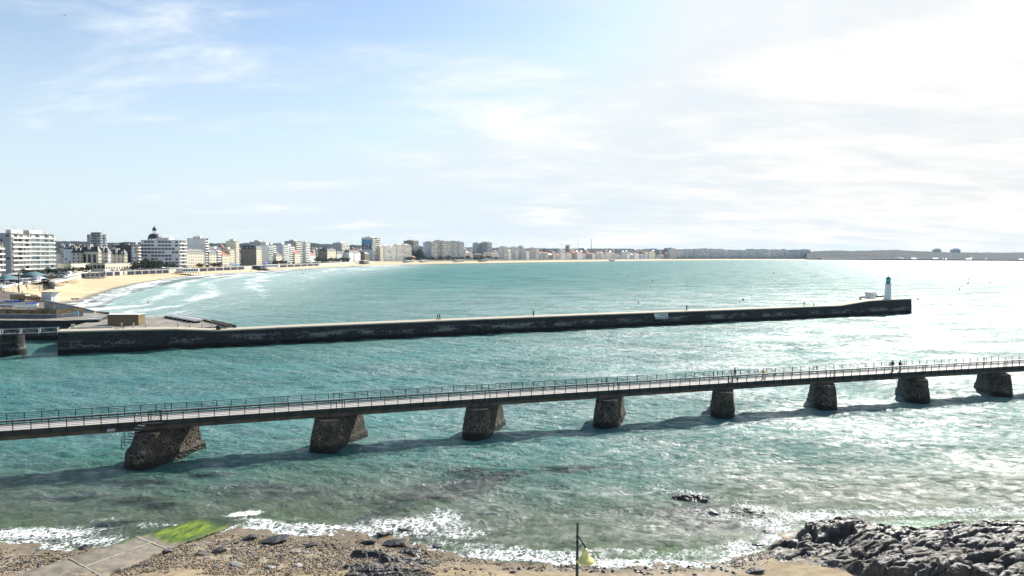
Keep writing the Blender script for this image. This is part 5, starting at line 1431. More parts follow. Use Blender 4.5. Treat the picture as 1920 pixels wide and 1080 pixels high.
# the long row of far blocks
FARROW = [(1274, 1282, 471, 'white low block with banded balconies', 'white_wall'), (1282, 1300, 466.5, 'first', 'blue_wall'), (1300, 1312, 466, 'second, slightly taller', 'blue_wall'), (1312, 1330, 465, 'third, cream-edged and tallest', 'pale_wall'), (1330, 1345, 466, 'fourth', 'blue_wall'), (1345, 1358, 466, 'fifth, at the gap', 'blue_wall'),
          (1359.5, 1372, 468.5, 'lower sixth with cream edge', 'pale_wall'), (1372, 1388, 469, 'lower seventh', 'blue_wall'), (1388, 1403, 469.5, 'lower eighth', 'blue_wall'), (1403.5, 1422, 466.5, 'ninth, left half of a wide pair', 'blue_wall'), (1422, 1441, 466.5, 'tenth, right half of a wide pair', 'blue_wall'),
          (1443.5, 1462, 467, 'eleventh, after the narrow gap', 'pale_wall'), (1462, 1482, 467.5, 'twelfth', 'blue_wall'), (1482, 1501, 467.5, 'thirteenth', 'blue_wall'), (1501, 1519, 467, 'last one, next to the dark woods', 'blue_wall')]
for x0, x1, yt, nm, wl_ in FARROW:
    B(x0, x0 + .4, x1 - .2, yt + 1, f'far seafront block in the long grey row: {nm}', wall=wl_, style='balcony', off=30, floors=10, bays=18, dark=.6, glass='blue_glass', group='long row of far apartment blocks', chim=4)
# second and third rows of roofs
bk = random.Random(33); nback = 0
LMK = [(150, 'the long low arcades'), (210, 'the hall with tall windows'), (262, 'the dark clad building'), (350, 'the long white block'), (392, 'the blank-sided tower'), (440, 'the slim lantern tower'), (500, 'the dark-sided block'), (545, 'the white terraced blocks'), (595, 'the dip in the skyline'), (632, 'the grand hotel'), (676, 'the pointed white villas'),
       (715, 'the mural tower'), (757, 'the pair of balconied blocks'), (795, 'the tall brown-grey block'), (872, 'the huge slab block'), (925, 'the twin towers'), (985, 'the narrow blue tower'), (1015, 'the ten-storey cream block'), (1060, 'the jib of the crane'), (1095, 'the thin mast'), (1150, 'the aerial mast'), (1210, 'the banded white block'), (1275, 'the far blue-grey tower'), (1360, 'the tallest part of the long row'), (1445, 'the lower part of the long row'), (2000, 'the right end of the long row')]
def LM(x): return next(n for q, n in LMK if x < q)
for row, (lo, hi) in enumerate(((40, 75), (80, 130), (140, 230), (240, 380))):
    x = 112 if row > 1 else 240
    while x < 1500:
        w = bk.uniform(8, 17) * (1 if x > 500 else 1.5)
        hy = 478 + .0052 * (x - 960)
        yt = bk.uniform(hy - 10, hy - 4) - (row * 1.3) + (-3 if x < 500 else 0)
        if bk.random() < .72:
            rf = bk.choice(['gable', 'gable', 'hip', 'flat', 'mansard']); wl_ = bk.choice(['white_wall', 'white_wall', 'cream_wall', 'pale_wall', 'brown_wall', 'orange_wall' if x < 400 else 'pale_wall'])
            B(x, x + w * .6, x + w * .85, yt, f"{wl_.split('_')[0]} house with {dict(gable='red tiled', hip='hipped slate', mansard='steep mansard', flat='flat')[rf]} roof, {['just', 'a little', 'well', 'far'][row]} behind {LM(x)}",
              wall=wl_, style='windows', roof=rf, off=bk.uniform(lo, hi), name='house', cat='house', group='rooftops behind the seafront', chim=1, base=WALLT_Z + row * 1.5, side_win=.4)
            nback += 1
        x += w * bk.uniform(.8, 1.5)
# crane and masts
def mast(px, ytop, off, w, label, name='mast', cat='mast', arms=0):
    a = along(facade_line(off), px); H = atd(px, ytop, a[1]).z - 8
    r = empty(name, (a[0], a[1], 8), 0, label, cat)
    MB().tube((0, 0, 0), (0, 0, H), w, w * .5, 6).build('shaft', M['rust'], r)
    for k in range(arms): MB().box(-w * 2.2, w * 2.2, -w * 2.2, w * 2.2, H * (.55 + .13 * k), H * (.59 + .13 * k)).build('aerial', M['grey_wall'], r)
    return r
mast(1083.5, 448.5, 90, .7, 'thin pale mast sticking up right of the crane')
mast(1108, 449, 90, 1.1, 'thicker aerial mast with dishes, right of the thin one', arms=4)
mast(1744, 467, 90, .8, 'hair-thin mast over the wooded coast') if False else None
a = along(facade_line(60), 1063); zt = atd(1063, 459, a[1]).z; cr = empty('tower_crane', (a[0], a[1], 8), 0, 'construction crane with long jib pointing left over the rooftops', 'crane'); s_ = a[1] / 1280
MB().bar((2, 0, 0), (2, 0, zt - 8), 1.4).build('mast', M['rust'], cr); MB().bar((-15 * s_, 0, zt - 8), (5 * s_, 0, zt - 8.3), 1.0, 1.2).build('jib', M['rust'], cr)
MB().box(1, 4, -1.5, 1.5, zt - 11, zt - 8.6).build('cab', M['grey_wall'], cr); MB().box(3.2 * s_, 5 * s_, -1, 1, zt - 12, zt - 9).build('counterweight', M['dark_wall'], cr)

# houses and two blocks on the wooded coast to the right
def coast_house(px, py, w, h, D, label, wall, roof, name='house', group='houses scattered on the wooded coast'):
    p = atd(px, py, D); s_ = D / 1280; r = empty(name, (p.x, D, p.z), R(-15), label, 'house' if name == 'house' else 'tower block', group)
    W_, H_ = w * s_, h * s_
    MB().box(-W_/2, W_/2, 0, W_ * .6, -20, H_ * .65).build('wall', M[wall], r)
    mb = MB(); e = W_ * .04
    if roof == 'flat': mb.box(-W_/2 - e, W_/2 + e, -e, W_*.6 + e, H_*.65 + .01, H_ * .8)
    else: mb.add([(-W_/2-e, -e, H_*.65), (W_/2+e, -e, H_*.65), (W_/2+e, W_*.6+e, H_*.65), (-W_/2-e, W_*.6+e, H_*.65), (-W_/2-e, W_*.3, H_), (W_/2+e, W_*.3, H_)], [(0,1,5,4), (3,4,5,2), (0,4,3), (1,2,5), (0,3,2,1)])
    mb.build('roof', M['zinc' if roof == 'zinc' else 'tile' if roof == 'tile' else 'white_wall'], r)
    return r
ch = random.Random(5)
for i in range(46):
    px = ch.uniform(1560, 1925); f = ch.random(); py = 485.6 - f * 7.0 + (px - 1560) * .006; w = ch.uniform(2.5, 8)
    D = 4500 + f * 500 - (px - 1512) * .30
    wl_, rf = ch.choice([('white_wall', 'zinc'), ('pale_wall', 'zinc'), ('blue_wall', 'zinc'), ('cream_wall', 'flat'), ('brown_wall', 'tile')])
    coast_house(px, py, w, ch.uniform(1.3, 2.2), D, {'white_wall': 'white', 'pale_wall': 'pale grey', 'blue_wall': 'blue-grey', 'cream_wall': 'cream flat-roofed', 'brown_wall': 'brown tiled'}[wl_] + ' far house among trees on the ' + ('left' if px < 1740 else 'right') + ' half of the wooded coast', wl_, rf)
for px, w, lab in ((1757.5, 12.5, 'left one of two pale blocks rising above the wooded coast'), (1792.5, 14.5, 'right one of two pale blocks rising above the wooded coast')):
    r = coast_house(px, 475, w, 9, 5150, lab, 'blue_wall', 'flat', 'tower_block', 'two pale blocks above the woods'); s_ = 5150 / 1280
    MB().box(-w*.3*s_, w*.32*s_, .3, 20, 7.3 * s_, 8.9 * s_).build('penthouse', M['blue_wall'], r)
    for k in range(5): MB().box(-w*.46*s_, w*.46*s_, -.6, -.01, (1 + k) * 1.05 * s_, ((1 + k) * 1.05 + .35) * s_).build('window_band', M['glass'], r)
# long low white building on the shore right of the row
coast_house(1588, 485.2, 88, 1.4, 4420, 'very long low white building at the foot of the dark woods', 'white_wall', 'flat', group='shore buildings')

# ------------------------------------------------------------ trees
def crown_mesh(name, seed, mat, n=260, r=1.0, flat=.8):
    g_ = random.Random(seed); mb = MB(); cl = [(g_.gauss(0, .42), g_.gauss(0, .42), g_.gauss(0, .34) * flat, g_.uniform(.28, .5)) for _ in range(11)]
    for k in range(n):
        c = cl[k % len(cl)]
        d = Vector((g_.gauss(0, 1), g_.gauss(0, 1), g_.gauss(0, 1))).normalized() * c[3] * g_.uniform(.6, 1.05)
        p = Vector(c[:3]) + Vector((d.x, d.y, d.z * .85)); s = g_.uniform(.06, .13)
        u = Vector((g_.gauss(0, 1), g_.gauss(0, 1), g_.gauss(0, 1))).normalized(); v_ = u.orthogonal().normalized(); w = u.cross(v_)
        mb.add([p + v_ * s, p + w * s, p - v_ * s, p - w * s], [(0, 1, 2, 3)])
    return mb.mesh(name, mat)
CROWNS = [crown_mesh('crown', s, M['leaf'], 420) for s in range(5)]
PINES = [crown_mesh('crown', 20 + s, M['leaf'], 300, flat=.5) for s in range(2)]
_tk = MB().tube((0, 0, -.5), (0, 0, 1), .09, .05, 6); [_tk.tube((0, 0, .6), (.35 * math.cos(a), .35 * math.sin(a), 1.15), .04, .02, 5) for a in (0.3, 2.2, 4.4)]
TRUNK = _tk.mesh('trunk', M['bark'])
def tree(x, y, z, h, wid, label, group, crowns=CROWNS, seed=0):
    g_ = random.Random(seed * 7 + 1); r = empty('tree', (x, y, z), g_.uniform(0, 6), label, 'tree', group)
    o = mesh_obj('trunk', TRUNK, r); o.scale = (h * .5, h * .5, h * .5)
    o = mesh_obj('crown', crowns[seed % len(crowns)], r); o.location = (0, 0, h * .66); o.scale = (wid * .8, wid * .8, h * .6); o.rotation_euler = (0, 0, g_.uniform(0, 6))
    return r
tg = 'dark trees along the seafront road'
k = 0
def trees_px(items, off, label, group=tg, crowns=CROWNS):
    global k
    for px, hpx, wpx in items:
        a = along(facade_line(off), px) if not isinstance(off, tuple) else None
        s_ = a[1] / 1280; tree(a[0], a[1], WALLT_Z, hpx * s_, wpx * s_, label + (' before ' + LM(px) if 'row' in label or 'among' in label or 'middle' in label else ''), group, crowns, k); k += 1
trees_px([(48, 13, 12), (60, 11, 12), (76, 10, 10), (89, 13, 15), (97, 11, 10), (107, 12, 9)], -26, 'dark round tree in front of the balconies of the big white blocks')
trees_px([(123, 10, 11), (137, 14, 15), (154, 11, 11), (167, 16, 13)], -22, 'dark round tree standing before the low cream arcade')
trees_px([(258, 14, 16), (272, 20, 20), (284, 18, 18), (296, 17, 17), (308, 12, 14), (322, 10, 12), (262, 11, 14), (279, 12, 14)], -14, 'dark tree in the clump before the long white block')
trees_px([(372, 8, 8), (378, 8, 8), (400, 8, 10), (408, 8, 10), (518, 9, 10), (526, 8, 9), (535, 8, 8)], -12, 'small dark middle promenade tree')
trees_px([(x, 7 + (x * 7 % 3), 9) for x in range(596, 660, 8)] + [(x, 6.5, 9) for x in range(765, 815, 9)] + [(x, 6 + (x % 3), 8) for x in range(826, 940, 13)], -10, 'small tree in the far promenade row')
trees_px([(775, 17, 14), (788, 15, 14), (783, 20, 12), (668, 10, 10), (600, 12, 12), (590, 9, 10)], 20, 'larger dark tree filling the gap between apartment blocks')
trees_px([(x, 7, 12) for x in range(1012, 1250, 16)], 30, 'distant tree among low houses')
trees_px([(1016, 14, 8)], 20, 'tall pointed tree right of the ten-storey cream block', None)
# hedge band below the long row
hx = MB(); 
fl_ = [along(facade_line(-8), x) for x in np.linspace(1272, 1516, 80)]; rgh = random.Random(2)
for p in fl_:
    if p is None: continue
    for q in range(5):
        c = Vector((p[0] + rgh.uniform(-14, 14), p[1] + rgh.uniform(-10, 10), 6 + rgh.uniform(0, 5))); s = rgh.uniform(5, 9)
        hx.add([c + Vector((s, 0, 0)), c + Vector((0, s, 0)), c + Vector((-s, 0, 0)), c + Vector((0, -s, 0)), c + Vector((0, 0, s)), c - Vector((0, 0, s))], [(0,1,4), (1,2,4), (2,3,4), (3,0,4), (1,0,5), (2,1,5), (3,2,5), (0,3,5)])
tag(hx.build('hedge', M['leaf']), 'dark band of shrubs below the long row of far blocks', kind='stuff')
# ------------------------------------------------------------ cars, tents, kiosks on the promenade
def car_proto(mat, van=False):
    r = bpy.data.objects.new('parked_car' if not van else 'parked_van', None); L, W = (4.3, 1.75) if not van else (5.4, 2.0)
    H = .85 if not van else 1.1
    mb = MB(); prof_ = [(-L/2, .35), (-L/2, .75), (-L/2 + .1, .85), (L/2 - 1.2, .88), (L/2 - .1, .7), (L/2, .6), (L/2, .35)] if not van else [(-L/2, .35), (-L/2, 2.2), (L/2 - 1.3, 2.25), (L/2 - .5, 1.2), (L/2, 1.05), (L/2, .35)]
    n = len(prof_); vs_ = [(x, -W/2, z) for x, z in prof_] + [(x, W/2, z) for x, z in prof_]
    mb.add(vs_, [tuple(range(n)), tuple(range(2*n-1, n-1, -1))] + [(i, n+i, n+(i+1) % n, (i+1) % n) for i in range(n)])
    parts = [('body', mb.mesh('body', mat))]
    if not van:
        c = [(-L/2 + .35, .86), (-L/2 + .7, 1.38), (L/2 - 1.9, 1.42), (L/2 - 1.15, .88)]; n = 4
        mb = MB(); vs_ = [(x, -W/2 + .1 + (.12 if z > 1 else 0), z) for x, z in c] + [(x, W/2 - .1 - (.12 if z > 1 else 0), z) for x, z in c]
        mb.add(vs_, [tuple(range(n)), tuple(range(2*n-1, n-1, -1))] + [(i, n+i, n+(i+1) % n, (i+1) % n) for i in range(n)]); parts.append(('cabin_glass', mb.mesh('cabin_glass', M['glass'])))
        parts.append(('roof', MB().box(-L/2 + .68, L/2 - 1.88, -W/2 + .2, W/2 - .2, 1.40, 1.46).mesh('roof', mat)))
    else: parts.append(('windscreen', MB().add([(L/2 - 1.28, -.85, 2.2), (L/2 - .5, -.85, 1.24), (L/2 - .5, .85, 1.24), (L/2 - 1.28, .85, 2.2)], [(0, 1, 2, 3)]).mesh('windscreen', M['glass'])))
    wh = MB().tube((0, -.1, 0), (0, .1, 0), .32, n=12).mesh('wheel', M['black_paint'])
    return r, parts, wh, (L, W)
PROT = {'white': car_proto(M['white_paint']), 'dark': car_proto(M['black_paint']), 'grey': car_proto(M['steel']), 'van': car_proto(M['white_paint'], True), 'red': car_proto(M['red_paint'])}
def car(kind, x, y, z, rz, label, group):
    r, parts, wh, (L, W) = PROT[kind]; o = empty('parked_van' if kind == 'van' else 'parked_car', (x, y, z), rz, label, 'van' if kind == 'van' else 'car', group)
    for n_, m_ in parts: mesh_obj(n_, m_, o)
    for sx in (-1, 1):
        for sy in (-1, 1): w = mesh_obj('wheel', wh, o); w.location = (sx * L * .31, sy * (W/2 - .08), .32)
    return o
cg = random.Random(8)
names = {'white': 'white', 'dark': 'black', 'grey': 'grey', 'red': 'red'}
for px, kind in [(199, 'van'), (204, 'white'), (211, 'grey'), (221, 'white'), (229, 'dark'), (243, 'white'), (252, 'white'), (306, 'van'), (315, 'white'), (332, 'grey'), (343, 'dark'), (352, 'white'), (414, 'grey'), (424, 'white'), (505, 'white'), (545, 'van'), (560, 'white'), (575, 'dark')]:
    a = along(facade_line(-15), px); q = 'before the low arcade' if px < 240 else 'before the long white block' if px < 350 else 'on the road past the mansard building' if px < 500 else 'on the far promenade road'
    car(kind, a[0], a[1], WALLT_Z, R(90 + cg.uniform(-10, 10)), f"{names.get(kind, 'white')} {'van' if kind == 'van' else 'car'} parked {q}, in column order {'left' if px in (199, 204, 211, 243, 306, 332, 414, 505, 560) else 'right'}".replace(', in column order', ', toward the'), 'cars parked on the seafront road')
for i, (px, py, kind) in enumerate([(92, 524, 'dark'), (96, 520, 'red'), (104, 522, 'dark'), (112, 519, 'grey'), (118, 521, 'dark'), (122, 517, 'white'), (86, 527, 'dark'), (130, 514, 'van'), (66, 531, 'white'), (34, 533, 'dark'), (20, 536, 'grey'), (12, 530, 'white'), (50, 534, 'grey')]):
    p = at(px, py, 6.0); car(kind, p.x, p.y, 5.98, R(cg.uniform(0, 180)), f"{names.get(kind, 'white')} {'van' if kind == 'van' else 'car'} parked on the esplanade {['just above the dark ramp mouth', 'behind the ramp mouth, under the orange tent', 'right of the ramp mouth', 'near the far revetment', 'beside the far revetment', 'beyond the far revetment', 'at the left lip of the ramp', 'nearest the beach club', 'left of the ramp by the coping', 'behind the boatyard poles', 'near the left frame edge', 'beside the big teal tent', 'between two lamp poles'][i]}", 'cars parked on the esplanade')
# tents
M['teal'] = plain('teal_canvas', (.13, .23, .25), .6, var=.15, scale=.3); M['pale_canvas'] = plain('pale_canvas', (.55, .56, .56), .7, var=.1)
def tent(px, py, wpx, hpx, mat, label, zz=6.0, name='marquee', ridge=.35):
    p = at(px, py, zz); s_ = p.y / 1280; W_ = wpx * s_; H_ = hpx * s_; r = empty(name, (p.x, p.y, 5.98), R(-20), label, 'tent', 'tents on the esplanade'); e = H_ * .38
    mb = MB(); n = 10; vs_ = []
    for i in range(n + 1):
        f = i / n
        for j in range(n + 1):
            g_ = j / n; u, v_ = 2*f - 1, 2*g_ - 1; hgt = (1 - abs(u) ** 1.7) * (1 - abs(v_) ** 1.7); vs_.append((u * W_/2, v_ * W_ * .4, e + (H_ - e) * hgt ** .8))
    fs = [(i*(n+1)+j, (i+1)*(n+1)+j, (i+1)*(n+1)+j+1, i*(n+1)+j+1) for i in range(n) for j in range(n)]
    mb.add(vs_, fs).build('canopy', M[mat], r)
    for sx in (-1, 1):
        for sy in (-1, 1): MB().tube((sx * W_*.49, sy * W_*.39, 0), (sx * W_*.49, sy * W_*.39, e), .09, n=6).build('pole', M['white_paint'], r)
    MB().box(-W_*.45, W_*.45, -W_*.36, W_*.36, .05, e * .6).build('stall', M['dark_wall'], r)
    return r
tent(14, 528, 38, 13, 'teal', 'large domed teal tent nearest the left edge'); tent(64, 520, 37, 11, 'teal', 'domed teal tent in the middle of the esplanade'); tent(72, 526, 26, 9, 'pale_canvas', 'pale grey tent in front of the middle teal one')
tent(112, 513.5, 16, 5, 'teal', 'small teal-grey tent beneath the trees'); tent(100, 522, 10, 5, 'orange_wall', 'small orange canvas stall by the parked cars'); tent(30, 517, 30, 6, 'pale_canvas', 'long pale awning behind the teal tents')
tent(121, 522, 9, 6, 'pale_canvas', 'small arched white stall right of the orange one')
tent(68, 506.5, 12, 7, 'yellow_canvas', 'yellow awning under the trees before the white blocks')
# white kerb road edge on the esplanade
mb = MB(); a, b = at(88, 519, 6), at(30, 523.5, 6); mb.bar(a, b, 1.2, .3); tag(mb.build('white_barrier', M['white_paint']), 'long low white barrier between the tents', 'barrier')
# kiosks on the beach
def kiosk(pl, pr, pb, pt, label, mat='white_wall', dark=True, name='beach_kiosk', roofm='pale_wall', z0=2.6):
    a, b = at(pl, pb + .4, z0), at(pr, pb - .4, z0); d = b - a; L = d.length; s_ = a.y / 1280; H_ = (pb - pt) * s_
    # keep the long side along the wall but facing the camera enough to read
    r = empty(name, a, math.atan2(d.y, d.x), label, 'kiosk', 'kiosks on the beach'); D_ = min(9, L * .5)
    MB().box(0, L, 0, D_, .8, H_ * .85).build('wall', M[mat], r); MB().box(-.5, L + .5, -.8, D_ + .4, H_ * .85 + .003, H_ * .95).build('roof', M[roofm], r)
    MB().box(-.8, L + .8, -2.2, D_ + .4, .5, .8).build('deck', M['dark_wall'], r)
    n = max(3, int(L / 3))
    pm_ = MB().box(-.12, .12, -.12, .12, -2, .5).mesh('stilt', M['dark_wall']); wm = MB().box(-L/n*.38, L/n*.38, -.06, -.003, 0, H_ * .4).mesh('window', M['glass']); rm = MB().box(-.05, .05, -.05, .05, 0, 1).mesh('rail_post', M['white_paint'])
    for k in range(n):
        o = mesh_obj('stilt', pm_, r); o.location = ((k+.5)*L/n, -1.5, 0)
        o = mesh_obj('window', wm, r); o.location = ((k+.5)*L/n, 0, H_ * .35)
        o = mesh_obj('rail_post', rm, r); o.location = ((k+.2)*L/n, -2.1, .8)
    MB().box(-.7, L + .7, -2.2, -2.1, 1.8, 1.9).build('rail', M['white_paint'], r)
    return r
kiosk(160, 196, 522, 511.5, 'dark-decked beach club on stilts at the left end of the dark wall bays', 'pale_wall', roofm='dark_wall'); kiosk(318, 343, 511.5, 501.5, 'grey kiosk half of the pair left of the white-railed one', 'pale_wall'); kiosk(343, 372, 512, 502.5, 'white-railed beach kiosk in front of the dark wall bays', 'white_wall')
kiosk(487, 496, 504, 497, 'dark little hut left of the far white kiosk', 'dark_wall'); kiosk(500, 522, 503.5, 495.5, 'far white kiosk with open front on the beach', 'white_wall'); kiosk(596, 602, 497, 490, 'white container at the end of the dark bays', 'white_wall'); kiosk(606, 640, 496, 490.5, 'blue-grey sailing-club huts at the end of the dark bays', 'blue_wall', roofm='blue_wall')
kiosk(762, 775, 491.5, 488, 'small blue-white hut on the far sand, left of three', 'blue_wall'); kiosk(792, 802, 491, 487.5, 'small pale hut on the far sand, middle of three', 'pale_wall'); kiosk(855, 870, 490.5, 487, 'small dark hut on the far sand, right of three', 'blue_wall'); kiosk(902, 915, 490, 486.5, 'teal-roofed hut on the distant beach', 'teal', roofm='teal'); kiosk(1146, 1152, 488.5, 486, 'dark beach pavilion on the distant sand', 'dark_wall')
kiosk(682, 692, 494, 488, 'dark blue sail stack on the sand below the mural tower', 'dark_wall')
# bright awnings
for px, w, mat, lab in ((371, 12, 'yellow_canvas', 'bright yellow awning at the foot of the mansard building'), (397, 8, 'red_paint', 'red awning right of the bright yellow one'), (436, 12, 'blue_glass', 'blue and white awning at the foot of the slim tower'), (496, 6, 'blue_cover', 'small deep blue umbrella cluster on the promenade')):
    a = along(facade_line(-5), px - w/2); b = along(facade_line(-5), px + w/2); a = Vector((a[0], a[1], 6)); b = Vector((b[0], b[1], 6)); H_ = 4.2 * a.y / 1280 * 1.1
    o = MB(); t_ = (b - a).normalized(); nn_ = Vector((t_.y, -t_.x, 0)); z1, z0 = Vector((0, 0, H_ + 1)), Vector((0, 0, H_ * .55))
    o.add([a + z1, b + z1, b + nn_ * 4 + z0, a + nn_ * 4 + z0, a + z1 - Vector((0,0,.2)), b + z1 - Vector((0,0,.2)), b + nn_ * 4 + z0 - Vector((0,0,.9)), a + nn_ * 4 + z0 - Vector((0,0,.9))], [(0,3,2,1), (4,5,6,7), (0,1,5,4), (1,2,6,5), (2,3,7,6), (3,0,4,7)])
    for q in (a, b, a + nn_ * 3.8, b + nn_ * 3.8): o.bar(q, q + z0, .15)
    tag(o.build('awning', M[mat]), lab, 'awning', 'awnings on the seafront')
# lamp posts on the promenade
lm = MB().tube((0, 0, 0), (0, 0, 9), .12, .07, 6).mesh('pole', M['dark_wall']); lh_ = MB().box(-.9, .9, -.15, .15, 9, 9.2).mesh('lamp_head', M['dark_wall'])
for px in [150, 194, 212, 240, 283, 362, 395, 455, 480, 548, 571, 628, 742, 807, 889]:
    a = along([tuple(q) for q in (ew + en * 5)], px); o = empty('street_lamp', (a[0], a[1], 6), 0, 'tall thin dark street lamp standing before ' + LM(px), 'street lamp', 'street lamps along the promenade')
    mesh_obj('pole', lm, o); mesh_obj('lamp_head', lh_, o)

# ------------------------------------------------------------ the yellow-shaded lamp close to the tower
lt_ = atd(1083, 980, 20.0); lb = Vector((lt_.x, 20.0, 8.0))
sl = empty('quay_lamp', lb, 0, 'tall dark lamp post with yellow bell-shaped shade close to the viewpoint', 'street lamp')
H_ = lt_.z - 8
MB().tube((0, 0, 0), (0, 0, H_), .085, .032, 12).build('pole', M['dark_metal'], sl)
mb = MB(); mb.lathe([(0, 0), (.22, 0), (.22, .1), (.14, .5), (.1, .6), (0, .6)], 12); mb.build('pole_base', M['dark_metal'], sl)
for z in (.42, .60, 1.12):
    MB().lathe([(.02, -.03), (.05, -.03), (.055, 0), (.05, .03), (.02, .03)], 10, (0, 0, H_ - z)).build('collar', M['dark_metal'], sl)
s_ = 20 / 1280; bx = 15.5 * s_; zt = H_ - 47 * s_
mb = MB(); pv_ = None
mb.tube((.02, 0, H_ - 26 * s_), (bx, 0, zt), .018, n=8); mb.build('arm', M['dark_metal'], sl)
mb = MB(); pts = [(.0, H_ - 43.5*s_), (4*s_, H_ - 48*s_), (6*s_, H_ - 46*s_), (7*s_, H_ - 42*s_), (9*s_, H_ - 40.5*s_), (11*s_, H_ - 42*s_), (13*s_, H_ - 46*s_)]
for a, b in zip(pts[:-1], pts[1:]): mb.tube((a[0], 0, a[1]), (b[0], 0, b[1]), .015, n=8)
mb.build('scroll', M['dark_metal'], sl)
M['yellow_shade'] = plain('yellow_enamel', (.66, .60, .20), .35, var=.06, scale=2, spec=.5)
zs = zt - 3 * s_
sh_ = MB().lathe([(.02, 0), (3.2*s_, -.8*s_), (5.4*s_, -3*s_), (6.2*s_, -7*s_), (6.8*s_, -12.5*s_), (8.2*s_, -15.5*s_), (11.5*s_, -18.2*s_), (15.2*s_, -20.5*s_), (17.9*s_, -23.6*s_), (18.3*s_, -25*s_), (17.4*s_, -25.2*s_), (13*s_, -20.8*s_), (8*s_, -17.6*s_), (5.6*s_, -12*s_), (4.5*s_, -6*s_), (0, -4*s_)], 48, (bx - .5*s_, 0, zs)).build('lamp_shade', M['yellow_shade'], sl)
MB().tube((bx - .5*s_, 0, zs - .02), (bx - .5*s_, 0, zt + .02), .025, n=8).build('ferrule', M['dark_metal'], sl)
MB().lathe([(0, -.12), (.07, -.08), (.08, 0), (.05, .08), (0, .1)], 12, (bx - .5*s_, 0, zs - 19*s_)).build('bulb', M['white_paint'], sl)
# quay terrace below the viewpoint, out of frame, carrying the lamp
mb = MB(); mb.box(-90, 100, -30, 22.5, 2, 8.0); tag(mb.build('quay_terrace', M['pale_concrete']), kind='structure')

# ------------------------------------------------------------ buoys and a gull
bo_m = MB().lathe([(0, -.3), (.42, -.15), (.5, .1), (.4, .4), (.12, .55), (.1, .9), (0, .95)], 12)
bmY = bo_m.mesh('buoy', M['yellow_canvas']); bo_m2 = MB().lathe([(0, -.3), (.42, -.15), (.5, .1), (.4, .4), (.12, .55), (.1, .9), (0, .95)], 12).mesh('buoy', M['orange_paint'])
for px, py, c, s in [(1148, 510, 0, 1.7), (1159, 514, 0, 1.7), (1178, 519, 0, 1.7), (1224, 527, 0, 1.6), (1217, 502, 0, 1.6), (1287, 537, 0, 1.3), (1277, 501, 1, 1.6), (1367, 499, 1, 1.6), (1393, 563, 1, 1.2), (1197, 569, 1, .6), (278, 568, 1, .9), (416, 521, 0, 2), (568, 514, 0, 2), (1451, 513, 1, 2), (1799, 543, 0, 1.4), (1721, 562, 0, 1.3), (1033, 546, 0, .8), (781, 500, 0, 2)]:
    p = at(px, py, 0); o = mesh_obj('buoy', bo_m2 if c else bmY); o.location = (p.x, p.y, 0); o.scale = (s,) * 3 if s > 1 else (1, 1, 1)
    q = 'nearest the jetty' if py > 540 else 'in the middle of the bay' if py > 510 else 'far out before the long beach'
    tag(o, f"small {'orange' if c else 'yellow'} buoy floating {q}", 'buoy', 'small buoys floating in the bay')
p = at(1815, 532, 0); o = empty('channel_marker', p, 0, 'thin marker buoy with a topmark right of the lighthouse', 'buoy'); MB().lathe([(0, -.4), (1.0, -.2), (1.0, .3), (.15, .7), (.1, 3.2), (0, 3.2)], 12).build('float', M['dark_wall'], o); MB().lathe([(0, 3.2), (.4, 3.25), (0, 4.0)], 8).build('topmark', M['dark_wall'], o)
def gull(px, py, y, label, rz, s=1.0):
    p = atd(px, py, y); g_ = empty('gull', p, rz, label, 'bird'); g_.scale = (s,) * 3
    MB().lathe([(0, -.22), (.035, -.2), (.075, -.05), (.07, .06), (.04, .14), (.045, .18), (.01, .25), (0, .26)], 10).build('body', M['grey_wall'], g_).rotation_euler = (0, R(90), 0)
    for sy in (-1, 1):
        MB().add([(.08, 0, 0), (-.06, 0, 0), (-.04, sy * .3, .12), (.07, sy * .3, .14), (-.14, sy * .68, .05), (-.1, sy * .62, .07), (.08, 0, .015), (-.06, 0, .012), (-.04, sy * .3, .13), (.07, sy * .3, .152), (-.14, sy * .68, .055), (-.1, sy * .62, .078)], [(0,1,2,3), (3,2,4,5), (7,6,9,8), (8,9,11,10)]).build('wing', M['pale_wall'], g_)
gull(1856, 530.5, 120, 'grey gull gliding low over the glittering water', R(30), 1.3); gull(121, 29, 140, 'distant gull high in the upper left sky', R(80), 1.1)
# ------------------------------------------------------------ rocks
def rock_mat(name, c1, c2, light, weedc=(0.03, 0.032, 0.018)):
    t = NT(name); v = t.coord(obj=False)
    n1 = t.noise(v, 0.7, 6, .65); n2 = t.noise(v, 5, 5, .65); n3 = t.noise(t.coord((1, .35, 1), (0, 0, R(25)), obj=False), 3.0, 5, .6)
    col = t.mix(t.ramp(n1, .32, .68), c1, c2); col = t.mix(t.ramp(n3, .55, .72), col, light)
    col = t.mix(t.ramp(n2, .58, .75), col, tuple(x * .4 for x in c1))
    z = t.pos()[2]; wetf = t.ramp(t.math('ADD', z, t.math('MULTIPLY', n1, .3)), .25, .65)
    col = t.mix(wetf, (0.012, 0.013, 0.013), col)
    col = t.mix(t.attr('weed'), col, t.mix(t.ramp(n2, .4, .6), weedc, (0.012, 0.014, 0.010)))
    h = t.math('ADD', t.math('MULTIPLY', n3, .7), t.math('ADD', t.math('MULTIPLY', n2, .45), t.math('MULTIPLY', t.noise(v, 22, 3, .6), .15)))
    n4 = t.noise(v, .28, 5, .7); col = t.mix(t.math('MULTIPLY', t.ramp(n4, .50, .62), .65), col, t.mix(t.ramp(n2, .4, .6), tuple(x * .8 for x in (.10, .075, .045)), (.03, .03, .02)))
    t.principled(col, t.math('ADD', .24, t.math('MULTIPLY', wetf, t.ramp(n4, .35, .65, .12, .42))), t.bump(h, 1.0, .14), 0, .5); return t.m
